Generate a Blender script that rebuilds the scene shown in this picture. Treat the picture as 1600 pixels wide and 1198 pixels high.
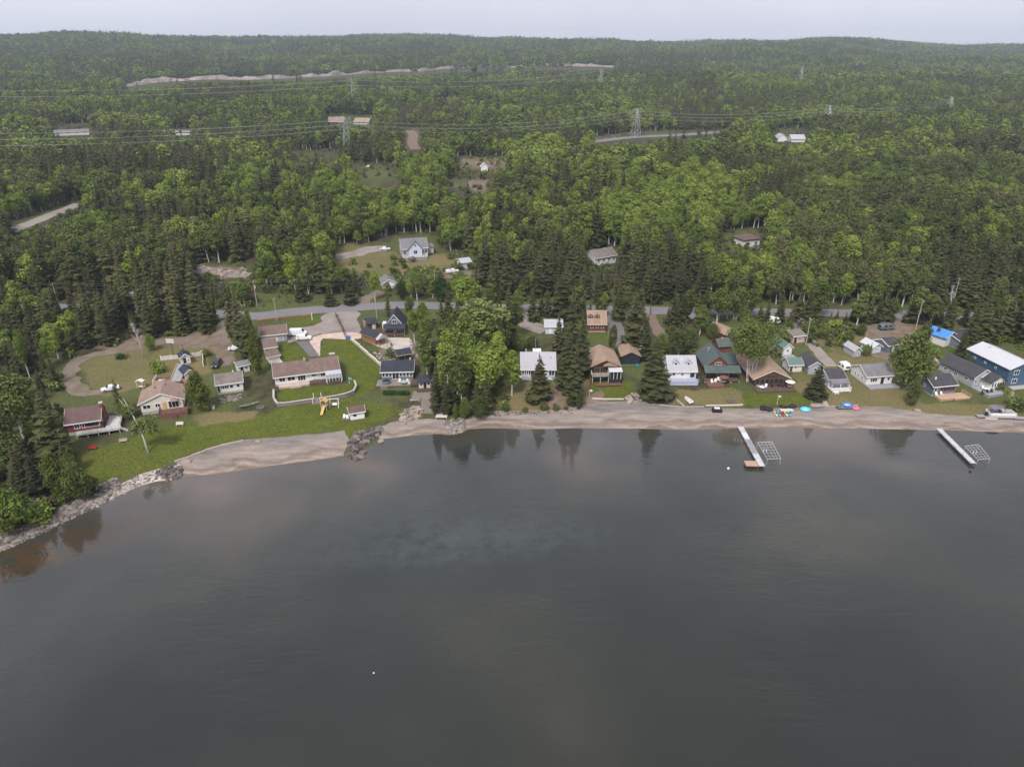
import bpy, bmesh, math, random
import numpy as np
from mathutils import Vector, Matrix
from mathutils.geometry import delaunay_2d_cdt
for o in list(bpy.data.objects): bpy.data.objects.remove(o)
SC = bpy.context.scene
COL = SC.collection
R = math.radians
# ---------------------------------------------------------------- camera, sky, sun, exposure
FPX, CAM_H, HORIZON = 1110.0, 88.0, 78.0
PITCH = math.atan((599 - HORIZON) / FPX)
cam = bpy.data.cameras.new('camera'); cam.sensor_width = 36; cam.lens = FPX / 1600 * 36
cam.clip_start = 1; cam.clip_end = 20000
camo = bpy.data.objects.new('camera', cam); COL.objects.link(camo)
camo.location = (0, 0, CAM_H); camo.rotation_euler = (math.pi / 2 - PITCH, 0, 0)
SC.camera = camo
SUN_EL, SUN_AZ = R(52), R(200)          # azimuth clockwise from +Y: the sun stands behind the camera, a little to its left
world = bpy.data.worlds.new('World'); SC.world = world; world.use_nodes = True
wn, wl = world.node_tree.nodes, world.node_tree.links
wn.clear()
out = wn.new('ShaderNodeOutputWorld'); bg = wn.new('ShaderNodeBackground'); bg.inputs[1].default_value = 0.1
sky = wn.new('ShaderNodeTexSky'); sky.sky_type = 'NISHITA'; sky.sun_disc = False
sky.sun_elevation = SUN_EL; sky.sun_rotation = SUN_AZ; sky.air_density = 1.2; sky.dust_density = 4; sky.altitude = 200
hs = wn.new('ShaderNodeHueSaturation'); hs.inputs['Saturation'].default_value = .25
tc = wn.new('ShaderNodeTexCoord'); mp = wn.new('ShaderNodeMapping'); mp.inputs['Scale'].default_value = (1, 1, 2.6)
nz = wn.new('ShaderNodeTexNoise'); nz.inputs['Scale'].default_value = 2.3; nz.inputs['Detail'].default_value = 4; nz.inputs['Roughness'].default_value = .5
cr = wn.new('ShaderNodeValToRGB'); cr.color_ramp.elements[0].position = .3; cr.color_ramp.elements[1].position = .7
cr.color_ramp.elements[0].color = (2.86, 2.78, 3.2, 1); cr.color_ramp.elements[1].color = (3.55, 3.45, 3.9, 1)
mx = wn.new('ShaderNodeMix'); mx.data_type = 'RGBA'; mx.inputs[0].default_value = .9      # a closed cloud deck over a thin rest of clear sky
wl.new(sky.outputs[0], hs.inputs['Color']); wl.new(tc.outputs['Generated'], mp.inputs[0]); wl.new(mp.outputs[0], nz.inputs['Vector'])
wl.new(nz.outputs[0], cr.inputs[0]); wl.new(hs.outputs[0], mx.inputs[6]); wl.new(cr.outputs[0], mx.inputs[7])
wl.new(mx.outputs[2], bg.inputs[0]); wl.new(bg.outputs[0], out.inputs[0])
sun = bpy.data.lights.new('sun', 'SUN'); sun.energy = 1.5; sun.angle = R(14); sun.color = (1, .95, .88)
suno = bpy.data.objects.new('sun', sun); COL.objects.link(suno)
sd = Vector((math.sin(SUN_AZ) * math.cos(SUN_EL), math.cos(SUN_AZ) * math.cos(SUN_EL), math.sin(SUN_EL)))
suno.rotation_euler = sd.to_track_quat('Z', 'Y').to_euler(); suno.location = (0, 0, 300)
SC.view_settings.view_transform = 'Standard'; SC.view_settings.look = 'None'
SC.view_settings.exposure = 1.42; SC.view_settings.gamma = 1; SC.view_settings.use_curve_mapping = False
SC.render.engine = 'CYCLES'
cy = SC.cycles
cy.max_bounces = 6; cy.diffuse_bounces = 3; cy.glossy_bounces = 2; cy.transmission_bounces = 2; cy.volume_bounces = 1; cy.transparent_max_bounces = 4
cy.caustics_reflective = False; cy.caustics_refractive = False; cy.use_denoising = True

# ---------------------------------------------------------------- photograph pixel <-> place
CP, SP = math.cos(PITCH), math.sin(PITCH)
def ray(u, v):
    a, b = (u - 800) / FPX, (599 - v) / FPX
    return np.array([a, CP + b * SP, -SP + b * CP])
def at_z(u, v, z=0.0):
    d = ray(u, v); t = (z - CAM_H) / d[2]
    return (d[0] * t, d[1] * t)
def project(x, y, z):
    x, y, z = np.asarray(x, float), np.asarray(y, float), np.asarray(z, float)
    zz = z - CAM_H
    dep = y * CP - zz * SP
    up = y * SP + zz * CP
    dep = np.maximum(dep, 1e-3)
    return 800 + FPX * x / dep, 599 - FPX * up / dep, dep
def vnoise(x, y, s, seed=0):
    """smooth value noise, -1..1"""
    x = np.asarray(x, float) / s; y = np.asarray(y, float) / s
    xi, yi = np.floor(x).astype(np.int64), np.floor(y).astype(np.int64)
    fx, fy = x - xi, y - yi
    fx, fy = fx * fx * (3 - 2 * fx), fy * fy * (3 - 2 * fy)
    def h(a, b):
        n = (a * 374761393 + b * 668265263 + seed * 974711) & 0x7fffffff
        n = ((n ^ (n >> 13)) * 1274126177) & 0x7fffffff
        return ((n ^ (n >> 16)) & 0xffff) / 32767.5 - 1
    return (h(xi, yi) * (1 - fx) + h(xi + 1, yi) * fx) * (1 - fy) + (h(xi, yi + 1) * (1 - fx) + h(xi + 1, yi + 1) * fx) * fy
# the waterline, traced on the lake's level
SHORE_PX = [(0,858),(40,842),(75,826),(110,808),(165,782),(215,758),(245,750),(270,748),(285,744),(350,738),(420,727),(500,717),(538,711),(552,718),(566,714),(576,700),
            (598,685),(640,680),(685,677),(700,679),(718,677),(730,670),(760,668),(830,670),(900,668),(1000,669),(1080,671),(1160,668),(1300,668),(1400,670),(1500,672),(1600,676)]
SHORE = [(-4000, -900), (-900, -160), (-330, 10), (-170, 70), (-125, 97)] + [at_z(*p) for p in SHORE_PX] + [(180, 152), (320, 160), (800, 215), (4200, 900)]
SHORE = np.array(SHORE)
def shore_dist(x, y):
    """signed distance to the waterline, + inland"""
    x, y = np.asarray(x, float), np.asarray(y, float)
    best = np.full(x.shape, 1e12); sg = np.ones(x.shape)
    for i in range(len(SHORE) - 1):
        ax, ay = SHORE[i]; bx, by = SHORE[i + 1]
        dx, dy = bx - ax, by - ay
        t = np.clip(((x - ax) * dx + (y - ay) * dy) / (dx * dx + dy * dy), 0, 1)
        qx, qy = x - ax - t * dx, y - ay - t * dy
        d2 = qx * qx + qy * qy
        m = d2 < best
        best = np.where(m, d2, best)
        sg = np.where(m, np.where(dx * qy - dy * qx >= 0, 1.0, -1.0), sg)
    return np.sqrt(best) * sg
_PD = [-400,-60,-20,-5,0,4,9,14,22,60,95,150,300,500,900,1300,1700,2100,2600,3200,4200,7000]
_PZ = [-14, -7, -2.4,-.5,-.03,.35,.85,1.3,1.8,3.4,4.6,6.2,10,15,25,36,52,76,104,116,112,90]
_xs = np.arange(-400, 7000, 1.0); _zs = np.interp(_xs, _PD, _PZ)
def _smooth(a, w):
    k = np.hanning(w); k /= k.sum(); p = np.pad(a, w // 2, mode='edge'); return np.convolve(p, k, mode='valid')[:len(a)]
_z1, _z2 = _smooth(_zs, 9), _smooth(_zs, 301)
_w = np.clip((_xs - 200) / 300, 0, 1); _zs = _z1 * (1 - _w) + _z2 * _w
_SKU = [-600, 0, 120, 250, 350, 450, 500, 620, 800, 1000, 1090, 1180, 1300, 1380, 1480, 1600, 2200]
_SKA = [1.18, 1.15, 1.12, 1.06, 1.02, .98, 1.06, 1.08, 1.00, .90, .90, .94, 1.02, .90, .84, .78, .72]
def T(x, y):
    """height of the land"""
    x, y = np.asarray(x, float), np.asarray(y, float)
    d = shore_dist(x, y)
    z = np.interp(d, _xs, _zs)
    far = np.clip((y - 1200) / 1400, 0, 1); far = far * far * (3 - 2 * far)
    u = 800 + FPX * x / np.maximum(y * CP + 40, 50)
    k = np.interp(u, _SKU, _SKA)
    z = z * (1 + (k - 1) * far)
    a = np.clip((d - 120) / 1200, 0, 1)
    z = z + a * (vnoise(x, y, 330, 3) * 9 + vnoise(x, y, 140, 4) * 4) + far * (vnoise(x, y, 420, 8) * 11 + vnoise(x, y, 170, 9) * 7) + np.clip((d - 60) / 200, 0, 1) * vnoise(x, y, 60, 5) * .8
    return z
_HX, _HY = np.arange(-260, 300.5, 1.0), np.arange(70, 520.5, 1.0)
_HG = T(*np.meshgrid(_HX, _HY))
def tz(x, y):
    """height at one place, read from a table near the shore"""
    if -259 < x < 299 and 71 < y < 519:
        a, b = x + 260, y - 70; i, j = int(a), int(b); a -= i; b -= j
        return float((_HG[j, i] * (1 - a) + _HG[j, i + 1] * a) * (1 - b) + (_HG[j + 1, i] * (1 - a) + _HG[j + 1, i + 1] * a) * b)
    return float(T(np.array([x]), np.array([y]))[0])
def G(u, v):
    """where the photograph's pixel meets the land"""
    d = ray(u, v)
    if d[2] > -1e-4: d[2] = -1e-4
    if v > 350:
        lo, hi = (CAM_H - 26) / -d[2], (CAM_H + 4) / -d[2]
    else:
        ts = np.linspace(200., 6000., 420); g = CAM_H + d[2] * ts - T(d[0] * ts, d[1] * ts); i = int(np.argmax(g < 0)) if (g < 0).any() else len(ts) - 1
        lo, hi = ts[max(i - 1, 0)], ts[i]
    for _ in range(13):
        m = (lo + hi) / 2
        if CAM_H + d[2] * m < tz(d[0] * m, d[1] * m): hi = m
        else: lo = m
    return Vector((d[0] * hi, d[1] * hi, tz(d[0] * hi, d[1] * hi)))
def in_poly(u, v, poly):
    u, v = np.asarray(u, float), np.asarray(v, float); r = np.zeros(u.shape, bool); n = len(poly); j = n - 1
    for i in range(n):
        xi, yi = poly[i]; xj, yj = poly[j]
        c = ((yi > v) != (yj > v)) & (u < (xj - xi) * (v - yi) / ((yj - yi) if yj != yi else 1e-9) + xi)
        r ^= c; j = i
    return r

# ---------------------------------------------------------------- materials
def lin(c):
    return tuple(((x / 255) / 12.92 if x / 255 <= .04045 else ((x / 255 + .055) / 1.055) ** 2.4) for x in c)
MATS = {}
def nodes_of(name):
    m = bpy.data.materials.new(name); m.use_nodes = True; nt = m.node_tree
    return m, nt, nt.nodes['Principled BSDF']
def mat(name, rgb, rough=.75, var=.18, scale=1.2, metal=0, bump=0, stripe=None, spec=.3, fine=9.0, dirt=None, island=0):
    """procedural paint/wood/stone: base colour (linear 0..1 or sRGB 0..255), broad and fine mottling, optional courses as relief"""
    if name in MATS: return MATS[name]
    c = lin(rgb) if max(rgb) > 1.5 else rgb
    m, nt, b = nodes_of(name); N, L = nt.nodes, nt.links
    tcn = N.new('ShaderNodeTexCoord')
    n1 = N.new('ShaderNodeTexNoise'); n1.inputs['Scale'].default_value = scale; n1.inputs['Detail'].default_value = 3
    n2 = N.new('ShaderNodeTexNoise'); n2.inputs['Scale'].default_value = scale * fine; n2.inputs['Detail'].default_value = 2
    L.new(tcn.outputs['Object'], n1.inputs['Vector']); L.new(tcn.outputs['Object'], n2.inputs['Vector'])
    ad = N.new('ShaderNodeMath'); ad.operation = 'ADD'; L.new(n1.outputs[0], ad.inputs[0]); L.new(n2.outputs[0], ad.inputs[1])
    r = N.new('ShaderNodeMapRange'); r.inputs['From Min'].default_value = .65; r.inputs['From Max'].default_value = 1.35
    r.inputs['To Min'].default_value = 1 - var; r.inputs['To Max'].default_value = 1 + var
    L.new(ad.outputs[0], r.inputs['Value'])
    vm = N.new('ShaderNodeVectorMath'); vm.operation = 'SCALE'; vm.inputs[0].default_value = c; L.new(r.outputs[0], vm.inputs['Scale'])
    if island:
        gi = N.new('ShaderNodeNewGeometry'); im = N.new('ShaderNodeMath'); im.operation = 'MULTIPLY_ADD'; im.inputs[1].default_value = 2 * island; im.inputs[2].default_value = 1 - island; L.new(gi.outputs['Random Per Island'], im.inputs[0])
        i2 = N.new('ShaderNodeMath'); i2.operation = 'MULTIPLY'; L.new(im.outputs[0], i2.inputs[0]); L.new(r.outputs[0], i2.inputs[1]); L.new(i2.outputs[0], vm.inputs['Scale'])
    colout = vm.outputs[0]
    if dirt:
        dm = N.new('ShaderNodeMix'); dm.data_type = 'RGBA'; dn = N.new('ShaderNodeTexNoise'); dn.inputs['Scale'].default_value = scale * .6; dn.inputs['Detail'].default_value = 5
        L.new(tcn.outputs['Object'], dn.inputs['Vector'])
        dr = N.new('ShaderNodeMapRange'); dr.inputs['From Min'].default_value = .5; dr.inputs['From Max'].default_value = .68; dr.inputs['To Max'].default_value = .75
        L.new(dn.outputs[0], dr.inputs['Value']); L.new(dr.outputs[0], dm.inputs[0]); L.new(colout, dm.inputs[6]); dm.inputs[7].default_value = (*(lin(dirt) if max(dirt) > 1.5 else dirt), 1)
        colout = dm.outputs[2]
    L.new(colout, b.inputs['Base Color'])
    b.inputs['Roughness'].default_value = rough; b.inputs['Metallic'].default_value = metal; b.inputs['Specular IOR Level'].default_value = spec
    if stripe or bump:
        bp = N.new('ShaderNodeBump'); bp.inputs['Strength'].default_value = .6; bp.inputs['Distance'].default_value = .05
        if stripe:
            w = N.new('ShaderNodeTexWave'); w.wave_type = 'BANDS'; w.bands_direction = stripe[0]; w.wave_profile = 'SAW'; w.inputs['Scale'].default_value = stripe[1]
            w.inputs['Distortion'].default_value = stripe[2] if len(stripe) > 2 else 0
            L.new(tcn.outputs['Object'], w.inputs['Vector']); L.new(w.outputs['Fac'], bp.inputs['Height'])
        else: L.new(n2.outputs[0], bp.inputs['Height']); bp.inputs['Distance'].default_value = bump
        L.new(bp.outputs[0], b.inputs['Normal'])
    MATS[name] = m
    return m
def M(n): return MATS[n]
mat('white_siding', (.66, .65, .63), .6, .06, .7, stripe=('Z', .9))
mat('white_paint', (.70, .70, .69), .5, .05, 1)
mat('weathered_white', (.50, .49, .48), .65, .15, 1.2, stripe=('X', 2.0), dirt=(.36, .34, .33))
mat('cream_siding', (.62, .58, .51), .6, .06, .7, stripe=('Z', .9))
mat('pale_blue_siding', (.50, .55, .63), .6, .06, .7, stripe=('Z', .9))
mat('grey_siding', (.36, .37, .40), .6, .07, .7, stripe=('Z', .9))
mat('slate_blue_siding', (.13, .16, .20), .6, .08, .7, stripe=('Z', .9))
mat('blue_siding', (.06, .115, .19), .55, .07, .5, stripe=('Z', .8))
mat('navy_siding', (.025, .03, .04), .6, .1, .7, stripe=('Z', .9))
mat('dark_red_siding', (.16, .045, .038), .65, .1, .7, stripe=('Z', .8))
mat('red_log', (.165, .068, .045), .6, .15, .8, stripe=('Z', .55))
mat('orange_wood', (.27, .135, .07), .6, .2, .9, stripe=('Z', .7))
mat('brown_siding', (.09, .055, .04), .65, .15, .8, stripe=('Z', .8))
mat('pink_siding', (.55, .36, .33), .6, .08, .8, stripe=('Z', .9))
mat('screen_dark', (.02, .02, .022), .5, .3, 1.5)
mat('brown_shingle', (.155, .105, .092), .9, .24, .7, stripe=('Z', 2.2), dirt=(.11, .085, .075))
mat('light_brown_shingle', (.25, .175, .14), .9, .24, .7, stripe=('Z', 2.2), dirt=(.2, .15, .125))
mat('maroon_shingle', (.115, .075, .072), .9, .24, .7, stripe=('Z', 2.2))
mat('tan_shingle', (.29, .205, .15), .9, .24, .7, stripe=('Z', 2.2), dirt=(.23, .17, .13))
mat('grey_brown_shingle', (.17, .145, .13), .9, .2, 1.1, stripe=('Z', 2.2), dirt=(.10, .09, .08))
mat('navy_shingle', (.03, .034, .05), .85, .24, .7, stripe=('Z', 2.2))
mat('charcoal_shingle', (.055, .053, .06), .9, .24, .7, stripe=('Z', 2.2))
mat('grey_shingle', (.16, .16, .17), .9, .24, .7, stripe=('Z', 2.2))
mat('pale_grey_shingle', (.36, .36, .40), .85, .08, 1.1, stripe=('Z', 2.2))
mat('green_shingle', (.075, .10, .098), .85, .24, .7, stripe=('Z', 2.2))
mat('green_metal', (.10, .16, .14), .55, .12, .8, stripe=('X', .6))
mat('white_metal_roof', (.46, .47, .50), .45, .05, .6, stripe=('X', .5))
mat('blue_tarp', (.06, .22, .55), .45, .12, 1.5, bump=.1)
mat('teal_plastic', (.03, .25, .22), .45, .1, 1)
mat('green_canvas', (.01, .09, .065), .6, .15, 1)
mat('blue_plastic', (.05, .17, .38), .45, .1, 1)
mat('glass', (.018, .022, .028), .08, .3, .6, spec=.6)
mat('pale_glass', (.36, .38, .42), .15, .1, .8, spec=.6)
mat('weathered_deck', (.20, .17, .15), .85, .2, .9, stripe=('X', 2.2))
mat('red_deck', (.16, .075, .06), .8, .2, .9, stripe=('X', 2.2))
mat('new_wood', (.42, .28, .20), .75, .15, .9, stripe=('X', 2.2))
mat('grey_deck', (.26, .26, .28), .8, .15, .9, stripe=('X', 2.2))
mat('brown_deck', (.105, .07, .055), .8, .2, .9, stripe=('X', 2.2))
mat('lavender_paint', (.40, .42, .56), .6, .06, 1, stripe=('X', 1.8))
mat('concrete', (.36, .34, .32), .9, .12, .8, bump=.02)
mat('pale_concrete', (.52, .47, .41), .9, .1, .8, bump=.02)
mat('stone', (.17, .148, .135), .9, .3, 1.4, bump=.08, island=.6)
mat('dark_stone', (.10, .085, .078), .85, .4, 1.2, bump=.08, island=.75)
mat('pale_stone', (.24, .20, .172), .9, .3, 1.1, bump=.08, island=.5)
mat('brick', (.19, .07, .05), .85, .25, 2.5, bump=.02)
mat('chimney_stone', (.20, .155, .14), .9, .35, 2.2, bump=.03)
mat('pole_wood', (.36, .31, .26), .9, .2, 1.2)
mat('dark_pole', (.07, .055, .045), .9, .2, 1.2)
mat('steel', (.42, .44, .46), .45, .1, 1, metal=.6)
mat('aluminium', (.62, .63, .65), .4, .06, 1, metal=.5)
mat('wire_metal', (.10, .10, .10), .5, .1, 1)
mat('dock_paint', (.52, .52, .53), .6, .12, 1.6, stripe=('X', 2.5), dirt=(.33, .32, .31))
mat('bright_wire', (.30, .31, .32), .5, .1, 1)
mat('rubber', (.02, .02, .02), .8, .1, 1)
mat('car_white', (.64, .65, .66), .25, .03, 1, spec=.5)
mat('car_black', (.018, .02, .024), .22, .1, 1, spec=.5)
mat('car_red', (.30, .03, .02), .3, .1, 1, spec=.5)
mat('car_grey', (.12, .13, .15), .3, .1, 1, spec=.5)
mat('lamp_lens', (.7, .68, .62), .15, .05, 1)
mat('red_plastic', (.50, .04, .035), .45, .08, 1)
mat('yellow_plastic', (.52, .34, .12), .5, .08, 1)
mat('lime_plastic', (.55, .68, .30), .45, .08, 1)
mat('sky_plastic', (.12, .42, .58), .45, .08, 1)
mat('cyan_plastic', (.10, .50, .68), .4, .08, 1)
mat('pink_plastic', (.65, .15, .25), .45, .08, 1)
mat('olive_hull', (.10, .16, .10), .5, .15, 1)
mat('brown_bark', (.075, .055, .042), .95, .3, 2, bump=.05)
mat('pale_bark', (.50, .48, .45), .85, .22, 1.6, bump=.03, dirt=(.12, .10, .09))
mat('grey_bark', (.24, .22, .19), .9, .25, 1.6, bump=.03)
mat('driftwood', (.33, .28, .24), .9, .25, 1.4, bump=.03)
mat('soil', (.11, .07, .05), .95, .3, .8, bump=.05)
mat('black_cover', (.015, .014, .018), .6, .2, 1.5, bump=.05)
mat('basket_board', (.50, .48, .42), .6, .1, 1.2)

def foliage(name, stops, trans=.25, rough=.7, patch=.12):
    """leaves: colour differs from tree to tree (random) and from stand to stand (place), and a little from leaf clump to leaf clump"""
    m, nt, b = nodes_of(name); N, L = nt.nodes, nt.links
    oi = N.new('ShaderNodeObjectInfo')
    wn_ = N.new('ShaderNodeTexNoise'); wn_.inputs['Scale'].default_value = .012; wn_.inputs['Detail'].default_value = 2
    L.new(oi.outputs['Location'], wn_.inputs['Vector'])
    a = N.new('ShaderNodeMath'); a.operation = 'MULTIPLY_ADD'; a.inputs[1].default_value = .62; L.new(oi.outputs['Random'], a.inputs[0])
    s = N.new('ShaderNodeMapRange'); s.inputs['From Min'].default_value = .3; s.inputs['From Max'].default_value = .7; s.inputs['To Min'].default_value = 0; s.inputs['To Max'].default_value = .38
    L.new(wn_.outputs[0], s.inputs['Value']); L.new(s.outputs[0], a.inputs[2])
    rp = N.new('ShaderNodeValToRGB'); e = rp.color_ramp.elements
    while len(e) < len(stops): e.new(.5)
    for i, c in enumerate(stops): e[i].position = i / (len(stops) - 1); e[i].color = (*c, 1)
    L.new(a.outputs[0], rp.inputs[0])
    geo = N.new('ShaderNodeNewGeometry')
    n2 = N.new('ShaderNodeTexNoise'); n2.inputs['Scale'].default_value = .55; n2.inputs['Detail'].default_value = 3; L.new(geo.outputs['Position'], n2.inputs['Vector'])
    ri = N.new('ShaderNodeMath'); ri.operation = 'MULTIPLY_ADD'; ri.inputs[1].default_value = .36; ri.inputs[2].default_value = .82
    L.new(geo.outputs['Random Per Island'], ri.inputs[0])
    mr = N.new('ShaderNodeMapRange'); mr.inputs['From Min'].default_value = .35; mr.inputs['From Max'].default_value = .65; mr.inputs['To Min'].default_value = 1 - patch * 2; mr.inputs['To Max'].default_value = 1 + patch * 2
    L.new(n2.outputs[0], mr.inputs['Value'])
    ml = N.new('ShaderNodeMath'); ml.operation = 'MULTIPLY'; L.new(mr.outputs[0], ml.inputs[0]); L.new(ri.outputs[0], ml.inputs[1])
    vm = N.new('ShaderNodeVectorMath'); vm.operation = 'SCALE'; L.new(rp.outputs[0], vm.inputs[0]); L.new(ml.outputs[0], vm.inputs['Scale'])
    L.new(vm.outputs[0], b.inputs['Base Color']); b.inputs['Roughness'].default_value = rough; b.inputs['Specular IOR Level'].default_value = .15
    if trans:
        tr = N.new('ShaderNodeBsdfTranslucent'); L.new(vm.outputs[0], tr.inputs[0]); ms = N.new('ShaderNodeMixShader'); ms.inputs[0].default_value = trans
        o = nt.nodes['Material Output']; L.new(b.outputs[0], ms.inputs[1]); L.new(tr.outputs[0], ms.inputs[2]); L.new(ms.outputs[0], o.inputs[0])
    MATS[name] = m; return m
foliage('needles', [(0.026, 0.030, 0.013), (0.043, 0.047, 0.018), (0.064, 0.067, 0.024), (0.092, 0.090, 0.033)], .06)
foliage('leaf_bright', [(0.095, 0.134, 0.026), (0.140, 0.195, 0.034), (0.190, 0.245, 0.042), (0.245, 0.282, 0.060)], .16)
foliage('leaf_mid', [(0.058, 0.078, 0.021), (0.085, 0.116, 0.028), (0.120, 0.156, 0.037), (0.165, 0.190, 0.052)], .16)
foliage('leaf_olive', [(0.056, 0.066, 0.022), (0.080, 0.096, 0.030), (0.108, 0.124, 0.040), (0.150, 0.150, 0.062)], .16)
foliage('leaf_pale', [(0.180, 0.222, 0.066), (0.204, 0.252, 0.072)], .3)
foliage('cedar_green', [(0.078, 0.107, 0.021), (0.111, 0.130, 0.023)], .15)
foliage('hedge_green', [(.03, .06, .015), (.04, .075, .02)], .15)
foliage('bare_twig', [(.13, .115, .09), (.17, .15, .12)], .1)

# ---------------------------------------------------------------- mesh helpers
class MB:
    def __init__(s): s.v = []; s.f = []
    def add(s, vs, fs):
        n = len(s.v); s.v += [tuple(p) for p in vs]; s.f += [tuple(i + n for i in f) for f in fs]; return s
    def box(s, x0, x1, y0, y1, z0, z1):
        return s.add([(x0,y0,z0),(x1,y0,z0),(x1,y1,z0),(x0,y1,z0),(x0,y0,z1),(x1,y0,z1),(x1,y1,z1),(x0,y1,z1)],
                     [(0,3,2,1),(4,5,6,7),(0,1,5,4),(1,2,6,5),(2,3,7,6),(3,0,4,7)])
    def obox(s, c, sx, sy, sz, rz=0, rx=0, ry=0):
        m = Matrix.Rotation(rz, 3, 'Z') @ Matrix.Rotation(ry, 3, 'Y') @ Matrix.Rotation(rx, 3, 'X'); c = Vector(c)
        vs = [c + m @ Vector((a * sx / 2, b * sy / 2, d * sz / 2)) for d in (-1, 1) for a, b in ((-1,-1),(1,-1),(1,1),(-1,1))]
        return s.add(vs, [(0,3,2,1),(4,5,6,7),(0,1,5,4),(1,2,6,5),(2,3,7,6),(3,0,4,7)])
    def prism(s, poly, a, b, axis='y'):
        """closed polygon (two coordinates) swept along an axis from a to b"""
        n = len(poly)
        def pt(p, t): return {'y': (p[0], t, p[1]), 'x': (t, p[0], p[1]), 'z': (p[0], p[1], t)}[axis]
        vs = [pt(p, a) for p in poly] + [pt(p, b) for p in poly]
        return s.add(vs, [tuple(range(n)), tuple(range(2 * n - 1, n - 1, -1))] + [(i, i + n, (i + 1) % n + n, (i + 1) % n) for i in range(n)])
    def tube(s, pts, rad, n=6, cap=True):
        pts = [Vector(p) for p in pts]; k = len(pts)
        if not hasattr(rad, '__len__'): rad = [rad] * k
        vs = []
        for i, p in enumerate(pts):
            d = (pts[min(i + 1, k - 1)] - pts[max(i - 1, 0)]); d = d.normalized() if d.length > 1e-9 else Vector((0, 0, 1))
            a = d.cross(Vector((0, 0, 1)) if abs(d.z) < .9 else Vector((1, 0, 0))).normalized(); b = d.cross(a)
            for j in range(n):
                t = 2 * math.pi * j / n; vs.append(p + (a * math.cos(t) + b * math.sin(t)) * rad[i])
        fs = [(i * n + j, i * n + (j + 1) % n, (i + 1) * n + (j + 1) % n, (i + 1) * n + j) for i in range(k - 1) for j in range(n)]
        if cap: fs += [tuple(range(n - 1, -1, -1)), tuple((k - 1) * n + j for j in range(n))]
        return s.add(vs, fs)
    def lathe(s, prof, n=12, c=(0, 0, 0)):
        vs = [(c[0] + r * math.cos(2 * math.pi * j / n), c[1] + r * math.sin(2 * math.pi * j / n), c[2] + z) for r, z in prof for j in range(n)]
        k = len(prof)
        fs = [(i * n + j, i * n + (j + 1) % n, (i + 1) * n + (j + 1) % n, (i + 1) * n + j) for i in range(k - 1) for j in range(n)]
        fs += [tuple(range(n - 1, -1, -1)), tuple((k - 1) * n + j for j in range(n))]
        return s.add(vs, fs)
    def rock(s, c, r, rnd, flat=.6):
        t = (1 + 5 ** .5) / 2
        P = [(-1,t,0),(1,t,0),(-1,-t,0),(1,-t,0),(0,-1,t),(0,1,t),(0,-1,-t),(0,1,-t),(t,0,-1),(t,0,1),(-t,0,-1),(-t,0,1)]
        Fc = [(0,11,5),(0,5,1),(0,1,7),(0,7,10),(0,10,11),(1,5,9),(5,11,4),(11,10,2),(10,7,6),(7,1,8),(3,9,4),(3,4,2),(3,2,6),(3,6,8),(3,8,9),(4,9,5),(2,4,11),(6,2,10),(8,6,7),(9,8,1)]
        sx, sy, a = rnd.uniform(.7, 1.3), rnd.uniform(.7, 1.3), rnd.uniform(0, 6.28)
        vs = []
        for x, y, z in P:
            k = r / 1.9 * rnd.uniform(.75, 1.2); x, y, z = x * k * sx, y * k * sy, z * k * flat
            vs.append((c[0] + x * math.cos(a) - y * math.sin(a), c[1] + x * math.sin(a) + y * math.cos(a), c[2] + z))
        return s.add(vs, Fc)
    def mesh(s, name, m=None, smooth=False):
        me = bpy.data.meshes.new(name); me.from_pydata(s.v, [], s.f)
        if m is not None: me.materials.append(MATS[m] if isinstance(m, str) else m)
        if smooth: me.polygons.foreach_set('use_smooth', [True] * len(me.polygons))
        me.update(); return me
    def build(s, name, m, parent=None, loc=None, smooth=False):
        return link(name, s.mesh(name, m, smooth), parent, loc)
def link(name, data, parent=None, loc=None, rz=None):
    o = bpy.data.objects.new(name, data); COL.objects.link(o)
    if parent is not None: o.parent = parent
    if loc is not None: o.location = loc
    if rz is not None: o.rotation_euler = (0, 0, rz)
    return o
def tag(o, label, cat, group=None, kind=None):
    if label: o['label'] = label
    if cat: o['category'] = cat
    if group: o['group'] = group
    if kind: o['kind'] = kind
    return o
def thing(name, label, cat, loc=(0, 0, 0), rz=0, group=None):
    o = link(name, None, None, loc, rz); o.empty_display_size = .5
    return tag(o, label, cat, group)
def copy_tree(o, parent=None):
    c = o.copy(); COL.objects.link(c); c.parent = parent
    for ch in list(o.children): copy_tree(ch, c)
    return c
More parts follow.
